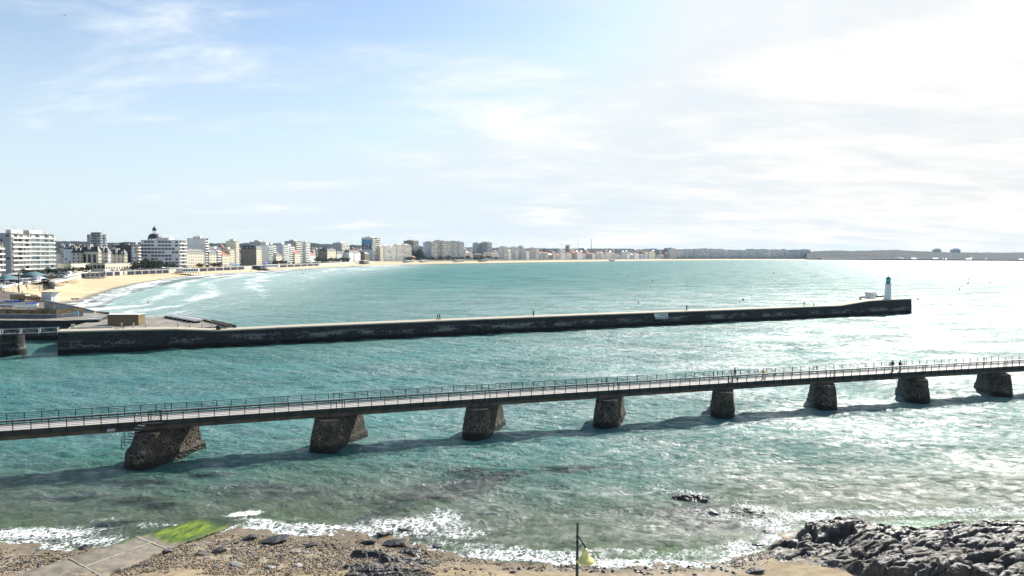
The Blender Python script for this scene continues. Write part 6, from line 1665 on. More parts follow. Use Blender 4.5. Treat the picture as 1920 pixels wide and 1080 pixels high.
M['rock'] = rock_mat('shore_rock', (0.022, 0.021, 0.020), (0.078, 0.073, 0.065), (0.19, 0.175, 0.15))
M['dark_rock'] = rock_mat('wet_rock', (0.010, 0.010, 0.010), (0.032, 0.031, 0.029), (0.065, 0.06, 0.055))
M['pale_stone'] = rock_mat('pale_stone', (0.16, 0.155, 0.145), (0.36, 0.35, 0.33), (0.5, 0.48, 0.45))
M['tan_stone'] = rock_mat('tan_stone', (0.13, 0.10, 0.07), (0.27, 0.215, 0.15), (0.36, 0.30, 0.22))
def worley(X, Y, seed=0):
    xi = np.floor(X).astype(int); yi = np.floor(Y).astype(int)
    f1 = np.full(X.shape, 9.0); f2 = np.full(X.shape, 9.0); hv = np.zeros(X.shape); tx = np.zeros(X.shape); ty = np.zeros(X.shape)
    for dx in (-1, 0, 1):
        for dy in (-1, 0, 1):
            cx_, cy_ = xi + dx, yi + dy
            rx = _perm[(cx_ + seed) & 255, cy_ & 255]; ry = _perm[cy_ & 255, (cx_ + 91 + seed) & 255]; rh = _perm[(cx_ * 7 + seed) & 255, (cy_ * 13 + 5) & 255]
            r3 = _perm[(cx_ * 3 + 11) & 255, (cy_ * 5 + seed) & 255]
            px, py = cx_ + rx, cy_ + ry; d = np.hypot(X - px, Y - py); new = d < f1
            f2 = np.where(new, f1, np.minimum(f2, d)); f1 = np.where(new, d, f1)
            hv = np.where(new, rh, hv); tx = np.where(new, (rx - .5) * (X - px) + (r3 - .5) * (Y - py), tx)
    return f1, f2, hv, tx
def outcrop(name, poly_px, zpx, height, res, label, rot=25, slope=(0, 0), mat='rock', weedpoly=None, edge=0.9, cell=(1.6, .75), rough=1.0, warp=1.0):
    P_ = [tuple(at(x, y, zpx)[:2]) for x, y in poly_px]; xs = [p[0] for p in P_]; ys = [p[1] for p in P_]
    X, Y = np.meshgrid(np.arange(min(xs) - 1, max(xs) + 1, res), np.arange(min(ys) - 1, max(ys) + 1, res))
    wx = X + (fbm(X * .9, Y * .9, 4) - .5) * 1.5 * warp; wy = Y + (fbm(X * .9 + 40, Y * .9, 4) - .5) * 1.3 * warp
    d = seg_dist(wx, wy, P_ + [P_[0]]); ins = inside(wx, wy, P_); din = np.where(ins, d, -d)
    a = R(rot); U = X * math.cos(a) + Y * math.sin(a); V = -X * math.sin(a) + Y * math.cos(a)
    wu = U + (fbm(X * .6, Y * .6 + 9, 3) - .5) * 1.2; wv = V + (fbm(X * .6 + 7, Y * .6, 3) - .5) * .8
    f1, f2, hv, tl = worley(wu / cell[0], wv / cell[1], 3); g1, g2, gh, gt = worley(wu / cell[0] * 2.7, wv / cell[1] * 2.7, 9)
    crack = 1 - sstep(0, .16, f2 - f1); crack2 = 1 - sstep(0, .2, g2 - g1)
    m = sstep(0.0, edge, din)
    lay = height * (.12 + 1.45 * sstep(.2, .75, fbm(X * .22 + 3, Y * .34, 4))) + slope[0] * (X - min(xs)) + slope[1] * (Y - min(ys))
    Z = m * (lay + rough * (.34 * (hv - .5) + .20 * tl + .12 * (gh - .5) + .10 * gt + .16 * (fbm(X * 2.4, Y * 2.4, 5) - .5) - .34 * crack - .12 * crack2))
    base = fground(X, Y)
    up = np.maximum(base, -.12) - base
    Z = base - .25 + (Z + .25 + up * m) * (m > 0) + (m <= 0) * -0.1
    weed = np.zeros_like(X)
    if weedpoly:
        W_ = [tuple(at(x, y, zpx)[:2]) for x, y in weedpoly]; weed = np.where(inside(wx, wy, W_), 1.0, 0.0) * sstep(.2, .5, fbm(X, Y, 3))
    me = grid_mesh(name, X, Y, Z, {'weed': weed}, smooth=True); 
    # drop everything clearly outside so the sheet ends at the rock's foot
    bm = bmesh.new(); bm.from_mesh(me); fl = (din < -.35).ravel(); bm.verts.ensure_lookup_table(); bmesh.ops.delete(bm, geom=[v for v in bm.verts if fl[v.index]], context='VERTS'); bm.to_mesh(me); bm.free()
    me.materials.append(M[mat]); o = mesh_obj(name, me); return tag(o, label, 'rocks')
outcrop('rock_outcrop', [(1436, 1018), (1462, 1006), (1500, 998), (1560, 988), (1640, 996), (1700, 999), (1800, 1001), (1980, 1004), (2350, 1006), (2350, 1150), (1660, 1120), (1600, 1090), (1575, 1075), (1530, 1062), (1465, 1052), (1440, 1036)], .5, .78, .065,
        'broad dark craggy rock outcrop filling the lower right corner', slope=(.012, 0.0), weedpoly=None, cell=(4.2, 1.0), rough=.85)
outcrop('weedy_ledge', [(1520, 972), (1560, 970), (1640, 980), (1720, 986), (1760, 985), (1850, 978), (1930, 974), (2100, 975), (2100, 1006), (1860, 1004), (1740, 1003), (1640, 994), (1560, 984)], .2, .5, .07,
        'low dark seaweed-covered ledge between the craggy outcrop and the sea', mat='dark_rock', rot=-8, weedpoly=[(1640, 975), (2100, 965), (2100, 1010), (1700, 1004)], edge=.35, cell=(1.6, .5), rough=.7, warp=.45)
for poly_, lab_ in (([(655, 1045), (700, 1035), (738, 1039), (732, 1051), (690, 1058), (655, 1056)], 'thin black ledge at the upper left of the rocky patch on the pebbles'), ([(698, 1057), (760, 1050), (818, 1056), (824, 1067), (770, 1073), (705, 1068)], 'middle black ledge of the rocky patch, ending at the yellow sand'),
                    ([(752, 1026), (800, 1031), (808, 1044), (775, 1049), (752, 1040)], 'small black ledge nearest the surf in the rocky patch'), ([(645, 1070), (700, 1066), (745, 1073), (805, 1079), (805, 1110), (640, 1110)], 'broad black ledge of the rocky patch along the bottom edge')):
    outcrop('rock_ledge', poly_, .12, .26, .055, lab_, mat='dark_rock', rot=12, edge=.5, cell=(1.6, .32), rough=.55, warp=1.1)
outcrop('reef', [(1243, 925), (1262, 923), (1292, 928), (1330, 933), (1330, 942), (1298, 941), (1262, 936)], .1, .5, .06, 'long ragged black reef, leftmost of the reefs in the sea', mat='dark_rock', rot=-8, edge=.25, cell=(1.0, .3), rough=.7, warp=.4)
outcrop('reef', [(1364, 943), (1385, 940), (1412, 947), (1442, 961), (1438, 969), (1405, 962), (1376, 956)], .1, .5, .06, 'ragged black reef between the left reef and the big outcrop', mat='dark_rock', rot=-30, edge=.25, cell=(1.0, .3), rough=.7, warp=.4)
def boulder_mesh(seed, flat=.6, n=2):
    bm = bmesh.new(); bmesh.ops.create_icosphere(bm, subdivisions=n, radius=1.0); g_ = random.Random(seed)
    planes = [(Vector((g_.gauss(0, 1), g_.gauss(0, 1), g_.gauss(0, .8))).normalized(), g_.uniform(.55, .85)) for _ in range(9)]
    for v in bm.verts:
        for nn_, dd_ in planes:
            k = v.co.dot(nn_) - dd_
            if k > 0: v.co -= nn_ * k * .92
        v.co += v.co.normalized() * mnoise.noise(v.co * 2.2 + Vector((seed, 0, 0))) * .12; v.co.z *= flat
    me = bpy.data.meshes.new('boulder'); bm.to_mesh(me); bm.free(); me.attributes.new('weed', 'FLOAT', 'POINT'); return me
BD = {}
for mt_ in ('rock', 'dark_rock', 'pale_stone', 'tan_stone'):
    BD[mt_] = []
    for s in range(5):
        me = boulder_mesh(s * 3 + len(mt_), .62, 3); me.materials.append(M[mt_]); BD[mt_].append(me)
bg = random.Random(14)
def boulder(px, py, wpx, mt_, label, z=None, squash=1.0, elong=1.0, group='loose rocks on the near shore', cat='rock', rz=None):
    p = at(px, py, .2); zz = float(fground(np.array([p.x]), np.array([p.y]))[0]); p = at(px, py, max(zz, 0)); s_ = p.y / 1280 * wpx / 2
    o = mesh_obj('rock', bg.choice(BD[mt_])); o.location = (p.x, p.y, (zz if z is None else z) + s_ * .28 * squash); o.scale = (s_ * elong, s_ * .85, s_ * .85 * squash)
    o.rotation_euler = (bg.uniform(-.2, .2), bg.uniform(-.2, .2), bg.uniform(-.5, .5) if rz is None else R(rz)); return tag(o, label, cat, group)
for px, py, w, mt_, lab, sq, el in [
    (312, 1037, 26, 'rock', 'angular grey rock against the right edge of the slipway', .8, 1), (413, 1036, 30, 'rock', 'largest dark-faced boulder in the middle of the pebbles', .9, 1), (377, 1042, 28, 'rock', 'cluster rock left of the largest dark-faced boulder', .6, 1.2),
    (447, 1060, 26, 'pale_stone', 'long pale slanting stone right of the slipway foot', .5, 1.4), (508, 1067, 20, 'pale_stone', 'pale pointed stone near the bottom edge', .8, 1), (558, 1064, 22, 'pale_stone', 'round-topped pale stone right of the pointed one', .8, 1),
    (530, 1043, 17, 'pale_stone', 'small pale stone above the pointed one', .8, 1), (557, 1038, 16, 'pale_stone', 'small white-topped stone beside a dark boulder', .9, 1), (257, 1068, 36, 'dark_rock', 'flat dark rock just right of the slipway foot', .4, 1.2),
    (200, 1074, 14, 'dark_rock', 'small dark rock touching the slipway at the bottom', .8, 1), (467, 1012, 28, 'dark_rock', 'black wet rock at the foam line near the slipway tip', .7, 1.1), (515, 1016, 48, 'dark_rock', 'long low black rock in the foam right of the slipway', .4, 1.3),
    (580, 1024, 24, 'dark_rock', 'dark rock sitting on a sand patch', .6, 1.1), (613, 1023, 11, 'dark_rock', 'tiny dark rock on the sand patch', .9, 1), (384, 1062, 13, 'pale_stone', 'small pale stone under the cluster rock', .8, 1), (402, 1064, 18, 'pale_stone', 'broad pale stone low among the pebbles', .6, 1.2),
    (240, 1040, 9, 'rock', 'small grey stone on the slipway side', .8, 1), (434, 1068, 14, 'rock', 'grey stone at the foot of the long pale slanting one', .8, 1), (475, 1038, 14, 'pale_stone', 'pale stone midway between the big boulder and the black rock', .8, 1),
    (720, 1002, 30, 'dark_rock', 'black rock breaking the foam left of the surf burst', .45, 1.3), (760, 992, 26, 'dark_rock', 'black rock in the middle of the surf burst', .4, 1.3), (795, 1002, 18, 'dark_rock', 'small black rock right in the surf burst', .5, 1.1), (740, 1020, 44, 'dark_rock', 'long dark rock between the surf and the rock ledges', .45, 1.3), (690, 1018, 32, 'dark_rock', 'dark rock at the upper left of the rock ledges', .45, 1.3), (820, 1024, 20, 'dark_rock', 'dark wet rock right of the rock ledges', .6, 1.1),
    (1340, 960, 22, 'dark_rock', 'thin awash rock between the two reefs', .2, 1.1), (1321, 979, 12, 'dark_rock', 'round black rock alone in the shallow bay', .7, 1),
    (1480, 968, 14, 'dark_rock', 'little black rock off the outcrop tip', .5, 1), (1450, 976, 26, 'dark_rock', 'awash black rock above the outcrop tip', .3, 1.3), (1424, 984, 20, 'dark_rock', 'dark rock left of the outcrop tip in the foam', .4, 1.2), (1440, 996, 22, 'dark_rock', 'dark rock nestled at the outcrop tip', .5, 1.1), (1352, 1002, 12, 'dark_rock', 'small rock poking through the lapping water', .5, 1), (1420, 1020, 24, 'dark_rock', 'wet rock at the left foot of the outcrop', .5, 1.2),
    (1478, 966, 10, 'dark_rock', 'pebble-sized rock beyond the awash black rock', .5, 1), (1414, 1073, 36, 'dark_rock', 'dark oblong rock alone on wet sand by the lamp side', .45, 1.15),
    (1215, 1075, 8, 'dark_rock', 'small dark stone on the wet sand right of the lamp', .8, 1), (1100, 1068, 7, 'dark_rock', 'small dark stone behind the lamp post foot', .8, 1), (1060, 1062, 6, 'dark_rock', 'small dark stone left of the lamp post', .8, 1),
    (197, 984, 34, 'dark_rock', 'dark awash rock with white water left of the slipway', .25, 1.2), (160, 1028, 22, 'dark_rock', 'dark rock at the slipway left flank in the wash', .4, 1.2), (240, 990, 16, 'dark_rock', 'smaller awash rock between the slipway and the white water', .25, 1.2), (292, 1000, 16, 'dark_rock', 'awash rock touching the slipway upper flank', .3, 1.1)]:
    zset = None
    if py < 1000 and lab.count('reef') + lab.count('awash') + lab.count('poking') + lab.count('off the') + lab.count('alone in') > 0: zset = -0.05
    boulder(px, py, w, mt_, lab, zset, sq, el, rz=-12 if 'reef' in lab else None)
# smaller loose stones, one object each
areas = [((330, 640), (1018, 1078), 120), ((0, 130), (1045, 1078), 26), ((830, 1400), (1060, 1078), 46), ((640, 830), (1028, 1078), 26)]
i_ = 0
for (xa_, xb_), (ya_, yb_), n in areas:
    for _ in range(n):
        px, py = bg.uniform(xa_, xb_), bg.uniform(ya_, yb_); p = at(px, py, .2)
        if p.y > fshore(p.x) - .15: continue
        mt_ = bg.choice(['rock', 'rock', 'tan_stone', 'tan_stone', 'pale_stone', 'dark_rock'] if px < 830 else ['dark_rock', 'dark_rock', 'rock'])
        where = 'between slipway and rock ledges' if 330 <= px < 640 else 'left of the slipway' if px < 200 else 'around the rock ledges' if px < 830 else ('left of the lamp post on the wet sand' if px < 1040 else 'about the lamp post on the wet sand' if px < 1180 else 'right of the lamp on the wet sand')
        where = where + (['', ', close to the slipway', ', midway', ', nearer the ledges'][1 + min(2, int((px - 330) / 104))] if 330 <= px < 640 else '') + (', upper row' if py < 1050 and 330 <= px < 640 else ', by the bottom edge' if 330 <= px < 640 else '')
        c = {'rock': 'grey', 'tan_stone': 'tan', 'pale_stone': 'pale', 'dark_rock': 'black'}[mt_]
        boulder(px, py, bg.uniform(4.5, 11), mt_, f'small {c} stone {where}', None, bg.uniform(.6, 1), 1, 'small loose stones on the near beach', 'stone'); i_ += 1
# pebbles: nobody could count these
pm_v, pm_f, pm_m = [], [], []
ico = bmesh.new(); bmesh.ops.create_icosphere(ico, subdivisions=1, radius=1.0); iv = np.array([v.co[:] for v in ico.verts]); iff = np.array([[v.index for v in f.verts] for f in ico.faces]); ico.free()
pr = np.random.default_rng(3)
def pebbles(name, mats, n, smin, smax, accept):
    V, F, MI = [], [], []; cnt = 0
    while cnt < n:
        m_ = 6000; px = pr.uniform(-60, 1500, m_); py = pr.uniform(1000, 1100, m_)
        X = np.empty(m_); Y = np.empty(m_)
        for i in range(m_): q = at(px[i], py[i], .1); X[i], Y[i] = q.x, q.y
        z = fground(X, Y); g_ = accept(X, Y) * (z > -.05); keep = pr.random(m_) < g_
        X, Y, z = X[keep], Y[keep], z[keep]
        for i in range(len(X)):
            s = smin * (smax / smin) ** (pr.random() ** 1.8); a = pr.random() * 6.28; sc3 = np.array([s * pr.uniform(.8, 1.4), s, s * pr.uniform(.5, .8)])
            v = iv * (1 + .18 * (pr.random((len(iv), 1)) - .5)) * sc3; ca, sa = math.cos(a), math.sin(a)
            v = np.stack([v[:, 0]*ca - v[:, 1]*sa + X[i], v[:, 0]*sa + v[:, 1]*ca + Y[i], v[:, 2] + z[i] + s * .2], -1)
            V.append(v); F.append(iff + (cnt) * len(iv)); MI.append(np.full(len(iff), pr.integers(0, len(mats)))); cnt += 1
            if cnt >= n: break
    V = np.concatenate(V).astype(np.float32); F = np.concatenate(F).astype(np.int32); MI = np.concatenate(MI).astype(np.int32)
    me = bpy.data.meshes.new(name); me.vertices.add(len(V)); me.vertices.foreach_set('co', V.ravel()); me.loops.add(F.size); me.loops.foreach_set('vertex_index', F.ravel())
    me.polygons.add(len(F)); me.polygons.foreach_set('loop_start', np.arange(0, F.size, 3, dtype=np.int32)); me.polygons.foreach_set('material_index', MI); me.update(calc_edges=True)
    for m in mats: me.materials.append(m)
    return mesh_obj(name, me)
pmats = [plain('pebble_' + n_, c, .7, var=.2, scale=3, world=True) for n_, c in (('tan', (.26, .185, .10)), ('brown', (.12, .08, .045)), ('grey', (.16, .145, .125)), ('dark', (.035, .03, .026)), ('pale', (.36, .31, .24)), ('ochre', (.27, .175, .08)))]
def acc(X, Y):
    g_ = np.zeros_like(X)
    for px, py, rx, ry, rot in [(450, 1040, 9, 3.2, -6), (620, 1050, 8, 3.2, 0), (300, 1060, 5, 2.5, 0), (60, 1064, 8, 2.2, 0), (720, 1060, 4, 2, 0), (500, 1075, 12, 3, 0)]: g_ = np.maximum(g_, ell(X, Y, px, py, rx, ry, rot))
    return g_ * sstep(.25, .5, fbm(X * .7, Y * .7, 4))
tag(pebbles('pebbles', pmats, 21000, .022, .09, acc), 'mixed tan, grey and dark pebbles covering the near beach', kind='stuff')
def acc2(X, Y):
    g_ = np.zeros_like(X)
    for px, py, rx, ry, rot in [(1060, 1070, 4, .5, 0), (1150, 1064, 5, .4, 0), (1400, 1050, 2.6, .8, 25), (1350, 1062, 3, .5, 0), (950, 1058, 5, .5, -6), (1230, 1068, 3, .4, 0)]: g_ = np.maximum(g_, ell(X, Y, px, py, rx, ry, rot))
    return g_ * sstep(.35, .6, fbm(X * 1.1, Y * 1.1, 4))
tag(pebbles('beach_grit', [pmats[3], pmats[1]], 1500, .02, .07, acc2), 'dark grit and weed scraps on the wet sand', kind='stuff')

# ------------------------------------------------------------ slipway
t = NT('slipway_concrete'); v = t.coord(obj=False)
n1 = t.noise(v, .8, 6, .65); n2 = t.noise(v, 7, 5, .65); n3 = t.noise(t.coord((1, .3, 1), (0, 0, R(-50)), obj=False), 2.0, 4, .6)
con = t.mix(t.ramp(n1, .3, .7), (0.10, 0.088, 0.07), (0.23, 0.205, 0.165)); con = t.mix(t.ramp(n3, .55, .8), con, (0.29, 0.26, 0.21)); con = t.mix(t.ramp(n2, .58, .8), con, (0.09, 0.085, 0.075))
al = t.math('ADD', t.attr('algae'), t.math('ADD', t.math('MULTIPLY', t.math('SUBTRACT', n1, .5), 1.5), t.math('MULTIPLY', t.math('SUBTRACT', n2, .5), .5)))
grn = t.mix(t.ramp(n3, .36, .66), (0.030, 0.075, 0.010), (0.17, 0.245, 0.010)); grn = t.mix(t.ramp(n2, .5, .75), grn, (0.05, 0.08, 0.012)); grn = t.mix(t.ramp(t.math('ADD', t.attr('dark'), t.math('MULTIPLY', n1, .3)), .3, .95), grn, (0.014, 0.035, 0.012))
sandf = t.math('MULTIPLY', t.ramp(t.noise(v, 1.4, 5, .7), .52, .66), .7); con = t.mix(sandf, con, (.30, .24, .15))
col = t.mix(t.ramp(al, .30, .85), con, grn)
t.principled(col, .75, t.bump(t.math('ADD', n2, n3), .6, .05), 0, .35); M['slip'] = t.m
RE = [(90, 1120, 1.75), (190, 1081, 1.15), (312, 1029, .55), (381, 1003, .28), (447, 980, .06)]
LE = [(-60, 1100, 1.75), (128, 1046, 1.15), (255, 1006, .55), (322, 986, .28), (388, 968, .0)]
R3 = [at(x, y, z) for x, y, z in RE]; L3 = [at(x, y, z) for x, y, z in LE]
sw_ = empty('slipway', R3[0].lerp(L3[0], .5) * 1.0, 0, 'grey concrete slipway running into the sea, its tip covered in bright green weed', 'slipway'); so_ = sw_.location.copy()
def slipslab(i0, i1, f0, f1, alg):
    """one cast slab of the slip, with thickness"""
    n, m_ = 26, 22; X = np.zeros((n, m_)); Y = np.zeros((n, m_)); Z = np.zeros((n, m_)); A = np.zeros((n, m_)); Dk = np.zeros((n, m_))
    for i in range(n):
        s = i0 + (i1 - i0) * i / (n - 1); k = min(int(s), 3); fr_ = s - k; r_ = R3[k].lerp(R3[k+1], fr_); l_ = L3[k].lerp(L3[k+1], fr_)
        for j in range(m_):
            g_ = f0 + (f1 - f0) * j / (m_ - 1); ge = g_ + (0 if 0 < g_ < 1 else (1 if g_ > .5 else -1) * (.05 * mnoise.noise(Vector((s * 5.3, g_ * 9, 1))) + .03 * mnoise.noise(Vector((s * 17.0, g_ * 9, 4))))); p = r_.lerp(l_, ge) - so_; X[i, j], Y[i, j] = p.x, p.y; Z[i, j] = p.z + .03 * (mnoise.noise(Vector((p.x * .6, p.y * .6, 3)))) - (.12 if j in (0, m_ - 1) and g_ in (0, 1) else 0)
            A[i, j] = min(1, max(0, (s - 1.95) / .55)) * (.75 + .25 * min(1, g_ * 3)) if alg else 0
            A[i, j] = max(A[i, j], (.9 * min(1, max(0, (s - 1.35) / .4)) * max(0, (g_ - .75) / .25)))
            Dk[i, j] = max(max(0, (s - 3.3)) * 1.4, abs(g_ - .45) * 1.5 - .25) if alg else 0
    # side skirt
    Zb = Z.copy()
    X2 = np.concatenate([X[:, :1], X, X[:, -1:]], 1); Y2 = np.concatenate([Y[:, :1], Y, Y[:, -1:]], 1); Z2 = np.concatenate([Z[:, :1] - .55, Z, Z[:, -1:] - .55], 1)
    A2 = np.concatenate([A[:, :1], A, A[:, -1:]], 1); D2 = np.concatenate([Dk[:, :1], Dk, Dk[:, -1:]], 1)
    X2 = np.concatenate([X2[:1], X2, X2[-1:]], 0); Y2 = np.concatenate([Y2[:1], Y2, Y2[-1:]], 0); Z2 = np.concatenate([Z2[:1] - .5, Z2, Z2[-1:] - .5], 0); A2 = np.concatenate([A2[:1], A2, A2[-1:]], 0); D2 = np.concatenate([D2[:1], D2, D2[-1:]], 0)
    me = grid_mesh('slab', X2, Y2, Z2, {'algae': A2, 'dark': D2}, smooth=False); me.materials.append(M['slip'])
    return mesh_obj('slab', me, sw_)
slipslab(0, .985, 0, 1, False); slipslab(1.0, 1.985, 0, .485, False); slipslab(1.0, 1.985, .50, 1, False); o = slipslab(2.0, 4, 0, 1, True); o['label'] = 'outer slab overgrown with bright green weed'
M['mortar'] = plain('pale_mortar', (.42, .39, .32), .9, var=.15, scale=2)
def jbar(a, b, w=.07):
    mb = MB(); a = a - so_; b = b - so_; prev = None; n = 14
    for k in range(n + 1):
        q = a.lerp(b, k / n) + Vector((0, 0, .015 + .03 * mnoise.noise(Vector((a.x + k, 1, 2))))) + Vector((.05 * mnoise.noise(Vector((k * .7, a.x, 0))), .05 * mnoise.noise(Vector((k * .7, 9, a.x))), 0))
        if prev is not None: mb.bar(prev, q, w * random.uniform(.6, 1.2), .05)
        prev = q
    mb.build('mortar_joint', M['mortar'], sw_)
jbar(R3[1], L3[1]); jbar(R3[2], L3[2], .10); jbar(R3[1].lerp(L3[1], .49), R3[2].lerp(L3[2], .49))
# ------------------------------------------------------------ people
def skinned(name, pts, edges, rad, root=0, sub=1):
    me = bpy.data.meshes.new(name); me.from_pydata(pts, edges, []); o = bpy.data.objects.new(name, me); COL.objects.link(o)
    md = o.modifiers.new('Skin', 'SKIN'); md.use_smooth_shade = True
    if not me.skin_vertices: return None
    sv = me.skin_vertices[0].data
    for i, r in enumerate(rad): sv[i].radius = (r, r) if not isinstance(r, tuple) else r; sv[i].use_root = (i == root)
    sb = o.modifiers.new('Sub', 'SUBSURF'); sb.levels = sub; sb.render_levels = sub
    bpy.context.view_layer.update(); dg = bpy.context.evaluated_depsgraph_get(); res = bpy.data.meshes.new_from_object(o.evaluated_get(dg)); bpy.data.objects.remove(o); res.name = name; res.materials.clear(); return res
def pose(kind):
    """joint positions of a 1.72 m adult facing +X"""
    if kind == 'walk': ft = [(.30, -.09, .05), (-.34, .09, .10)]; kn = [(.20, -.09, .47), (-.06, .09, .47)]; hd = [(-.20, -.26, .86), (.26, .26, .88)]; el = [(-.12, -.25, 1.10), (.08, .25, 1.08)]
    elif kind == 'walk2': ft = [(-.26, -.09, .09), (.24, .09, .05)]; kn = [(-.02, -.09, .47), (.14, .09, .48)]; hd = [(.22, -.25, .88), (-.16, .25, .86)]; el = [(.06, -.25, 1.08), (-.1, .25, 1.1)]
    else: ft = [(.02, -.11, .05), (0, .12, .05)]; kn = [(.03, -.11, .48), (.02, .12, .48)]; hd = [(.10, -.24, .84), (.12, .24, .86)]; el = [(-.02, -.27, 1.08), (-.02, .27, 1.08)]
    return ft, kn, hd, el
PEOPLE = {}
for kind in ('walk', 'walk2', 'stand'):
    ft, kn, hd, el = pose(kind); hip = (0, 0, .90)
    P = [hip, (0, 0, 1.12), (.01, 0, 1.38), (.02, 0, 1.46), (.03, 0, 1.53), (.04, 0, 1.62), (.03, 0, 1.70)]; E = [(0, 1), (1, 2), (2, 3), (3, 4), (4, 5), (5, 6)]; Rr = [.12, .11, .12, .055, .07, .10, .06]
    for s in (0, 1):
        sy = -1 if s == 0 else 1; b = len(P)
        P += [(0, sy * .10, .86), kn[s], (ft[s][0] - .02, ft[s][1], ft[s][2] + .03), (ft[s][0] + .14, ft[s][1], ft[s][2] - .01)]; E += [(0, b), (b, b+1), (b+1, b+2), (b+2, b+3)]; Rr += [.085, .055, .04, .035]
        b = len(P); P += [(.01, sy * .19, 1.36), el[s], hd[s], (hd[s][0] + .05, hd[s][1], hd[s][2] - .08)]; E += [(2, b), (b, b+1), (b+1, b+2), (b+2, b+3)]; Rr += [.06, .042, .03, .03]
    body = skinned('body', P, E, Rr)
    P = [(0, 0, .86), (0, 0, 1.10), (.01, 0, 1.36), (.02, 0, 1.45)]; E = [(0, 1), (1, 2), (2, 3)]; Rr = [(.165, .13), (.155, .13), (.16, .13), .08]
    for s in (0, 1):
        sy = -1 if s == 0 else 1; b = len(P); P += [(.01, sy * .20, 1.36), el[s], (hd[s][0], hd[s][1], hd[s][2] + .05)]; E += [(2, b), (b, b+1), (b+1, b+2)]; Rr += [.085, .065, .05]
    jacket = skinned('jacket', P, E, Rr)
    P = [(0, 0, .92)]; E = []; Rr = [.145]
    for s in (0, 1):
        sy = -1 if s == 0 else 1; b = len(P); P += [(0, sy * .10, .82), kn[s], (ft[s][0] - .02, ft[s][1], ft[s][2] + .07)]; E += [(0, b), (b, b+1), (b+1, b+2)]; Rr += [.105, .078, .062]
    trousers = skinned('trousers', P, E, Rr)
    shoes = []
    hair = MB().lathe([(0, -.06), (.10, -.05), (.112, .02), (.095, .08), (.04, .115), (0, .12)], 12, (.015, 0, 1.65)).mesh('hair', M['hair'])
    sh = MB().box(-.06, .18, -.045, .045, -.05, .04).mesh('shoe', M['black_cloth'])
    for m_ in (body, jacket, trousers): m_.materials.append(M['skin'])
    PEOPLE[kind] = (body, jacket, trousers, hair, sh, ft)
def person(x, y, z, rz, kind, top, bottom, label, h=1.72, group=None):
    body, jacket, trousers, hair, sh, ft = PEOPLE[kind]; r = empty('person', (x, y, z), rz, label, 'person', group); r.scale = (h / 1.76,) * 3
    mesh_obj('body', body, r)
    for n_, me, mt_ in (('jacket', jacket, top), ('trousers', trousers, bottom)):
        o = mesh_obj(n_, me, r); o.material_slots[0].link = 'OBJECT'; o.material_slots[0].material = M[mt_]
    mesh_obj('hair', hair, r)
    for f in ft: o = mesh_obj('shoe', sh, r); o.location = (f[0] - .02, f[1], f[2])
    return r
def on_bridge(px, off, kind, top, bottom, label, back=False, h=1.75):
    u_ = ray(px, 700).x / ray(px, 700).y; X = min(np.linspace(-80, 130, 4000), key=lambda X: abs((lambda p: p.x / p.y)(bpt(X, off)) - u_)); p = bpt(X, off, DZ); d = bdir(X); person(p.x, p.y, DZ, math.atan2(d.y, d.x) + (math.pi if back else 0), kind, top, bottom, label, h)
on_bridge(1378, 1.7, 'walk', 'navy_cloth', 'jeans', 'walker in navy jacket and blue jeans alone on the footbridge', True, 1.85)
on_bridge(1431, .9, 'walk2', 'yellow_cloth', 'black_cloth', 'jogger in yellow-green top and dark leggings on the footbridge', True, 1.62)
on_bridge(1673, 1.3, 'walk2', 'black_cloth', 'black_cloth', 'left one of two dark-clothed walkers far along the footbridge', False, 1.85)
on_bridge(1687, 1.2, 'stand', 'black_cloth', 'navy_cloth', 'right one of two dark-clothed walkers far along the footbridge', False, 1.7)
def on_jetty(px, off, kind, top, bottom, label, rz=0, h=1.72):
    X = jx(px); p = jpt(X, off, jz(X) + .04); person(p.x, p.y, p.z, math.atan2(JD.y, JD.x) + rz, kind, top, bottom, label, h)
on_jetty(824, 1.6, 'walk', 'black_cloth', 'jeans', 'left walker of the dark-coated couple on the jetty', 0); on_jetty(828.5, 1.9, 'walk2', 'black_cloth', 'beige_cloth', 'right walker of the dark-coated couple on the jetty', 0)
on_jetty(1007.5, 2.5, 'stand', 'black_cloth', 'black_cloth', 'dark figure standing alone midway along the jetty', math.pi, 1.85); on_jetty(1297, 2.5, 'stand', 'black_cloth', 'black_cloth', 'dark figure standing right of the white jetty sign', math.pi, 1.85)
on_jetty(1521, 3.2, 'walk', 'navy_cloth', 'beige_cloth', 'figure with arms out near the ramp to the lighthouse', math.pi / 2); on_jetty(1532, 1.6, 'stand', 'black_cloth', 'black_cloth', 'small dark figure right of the one near the jetty ramp', 0, 1.2)
on_jetty(1674.5, 10, 'stand', 'black_cloth', 'black_cloth', 'person leaning at the parapet right behind the lighthouse', math.pi / 2); on_jetty(1688, 10.5, 'stand', 'navy_cloth', 'black_cloth', 'person at the far end of the lighthouse parapet', math.pi / 2)
on_jetty(230, 3.0, 'stand', 'black_cloth', 'black_cloth', 'person in black standing beside a bicycle before the timber shed', math.pi, 1.75)
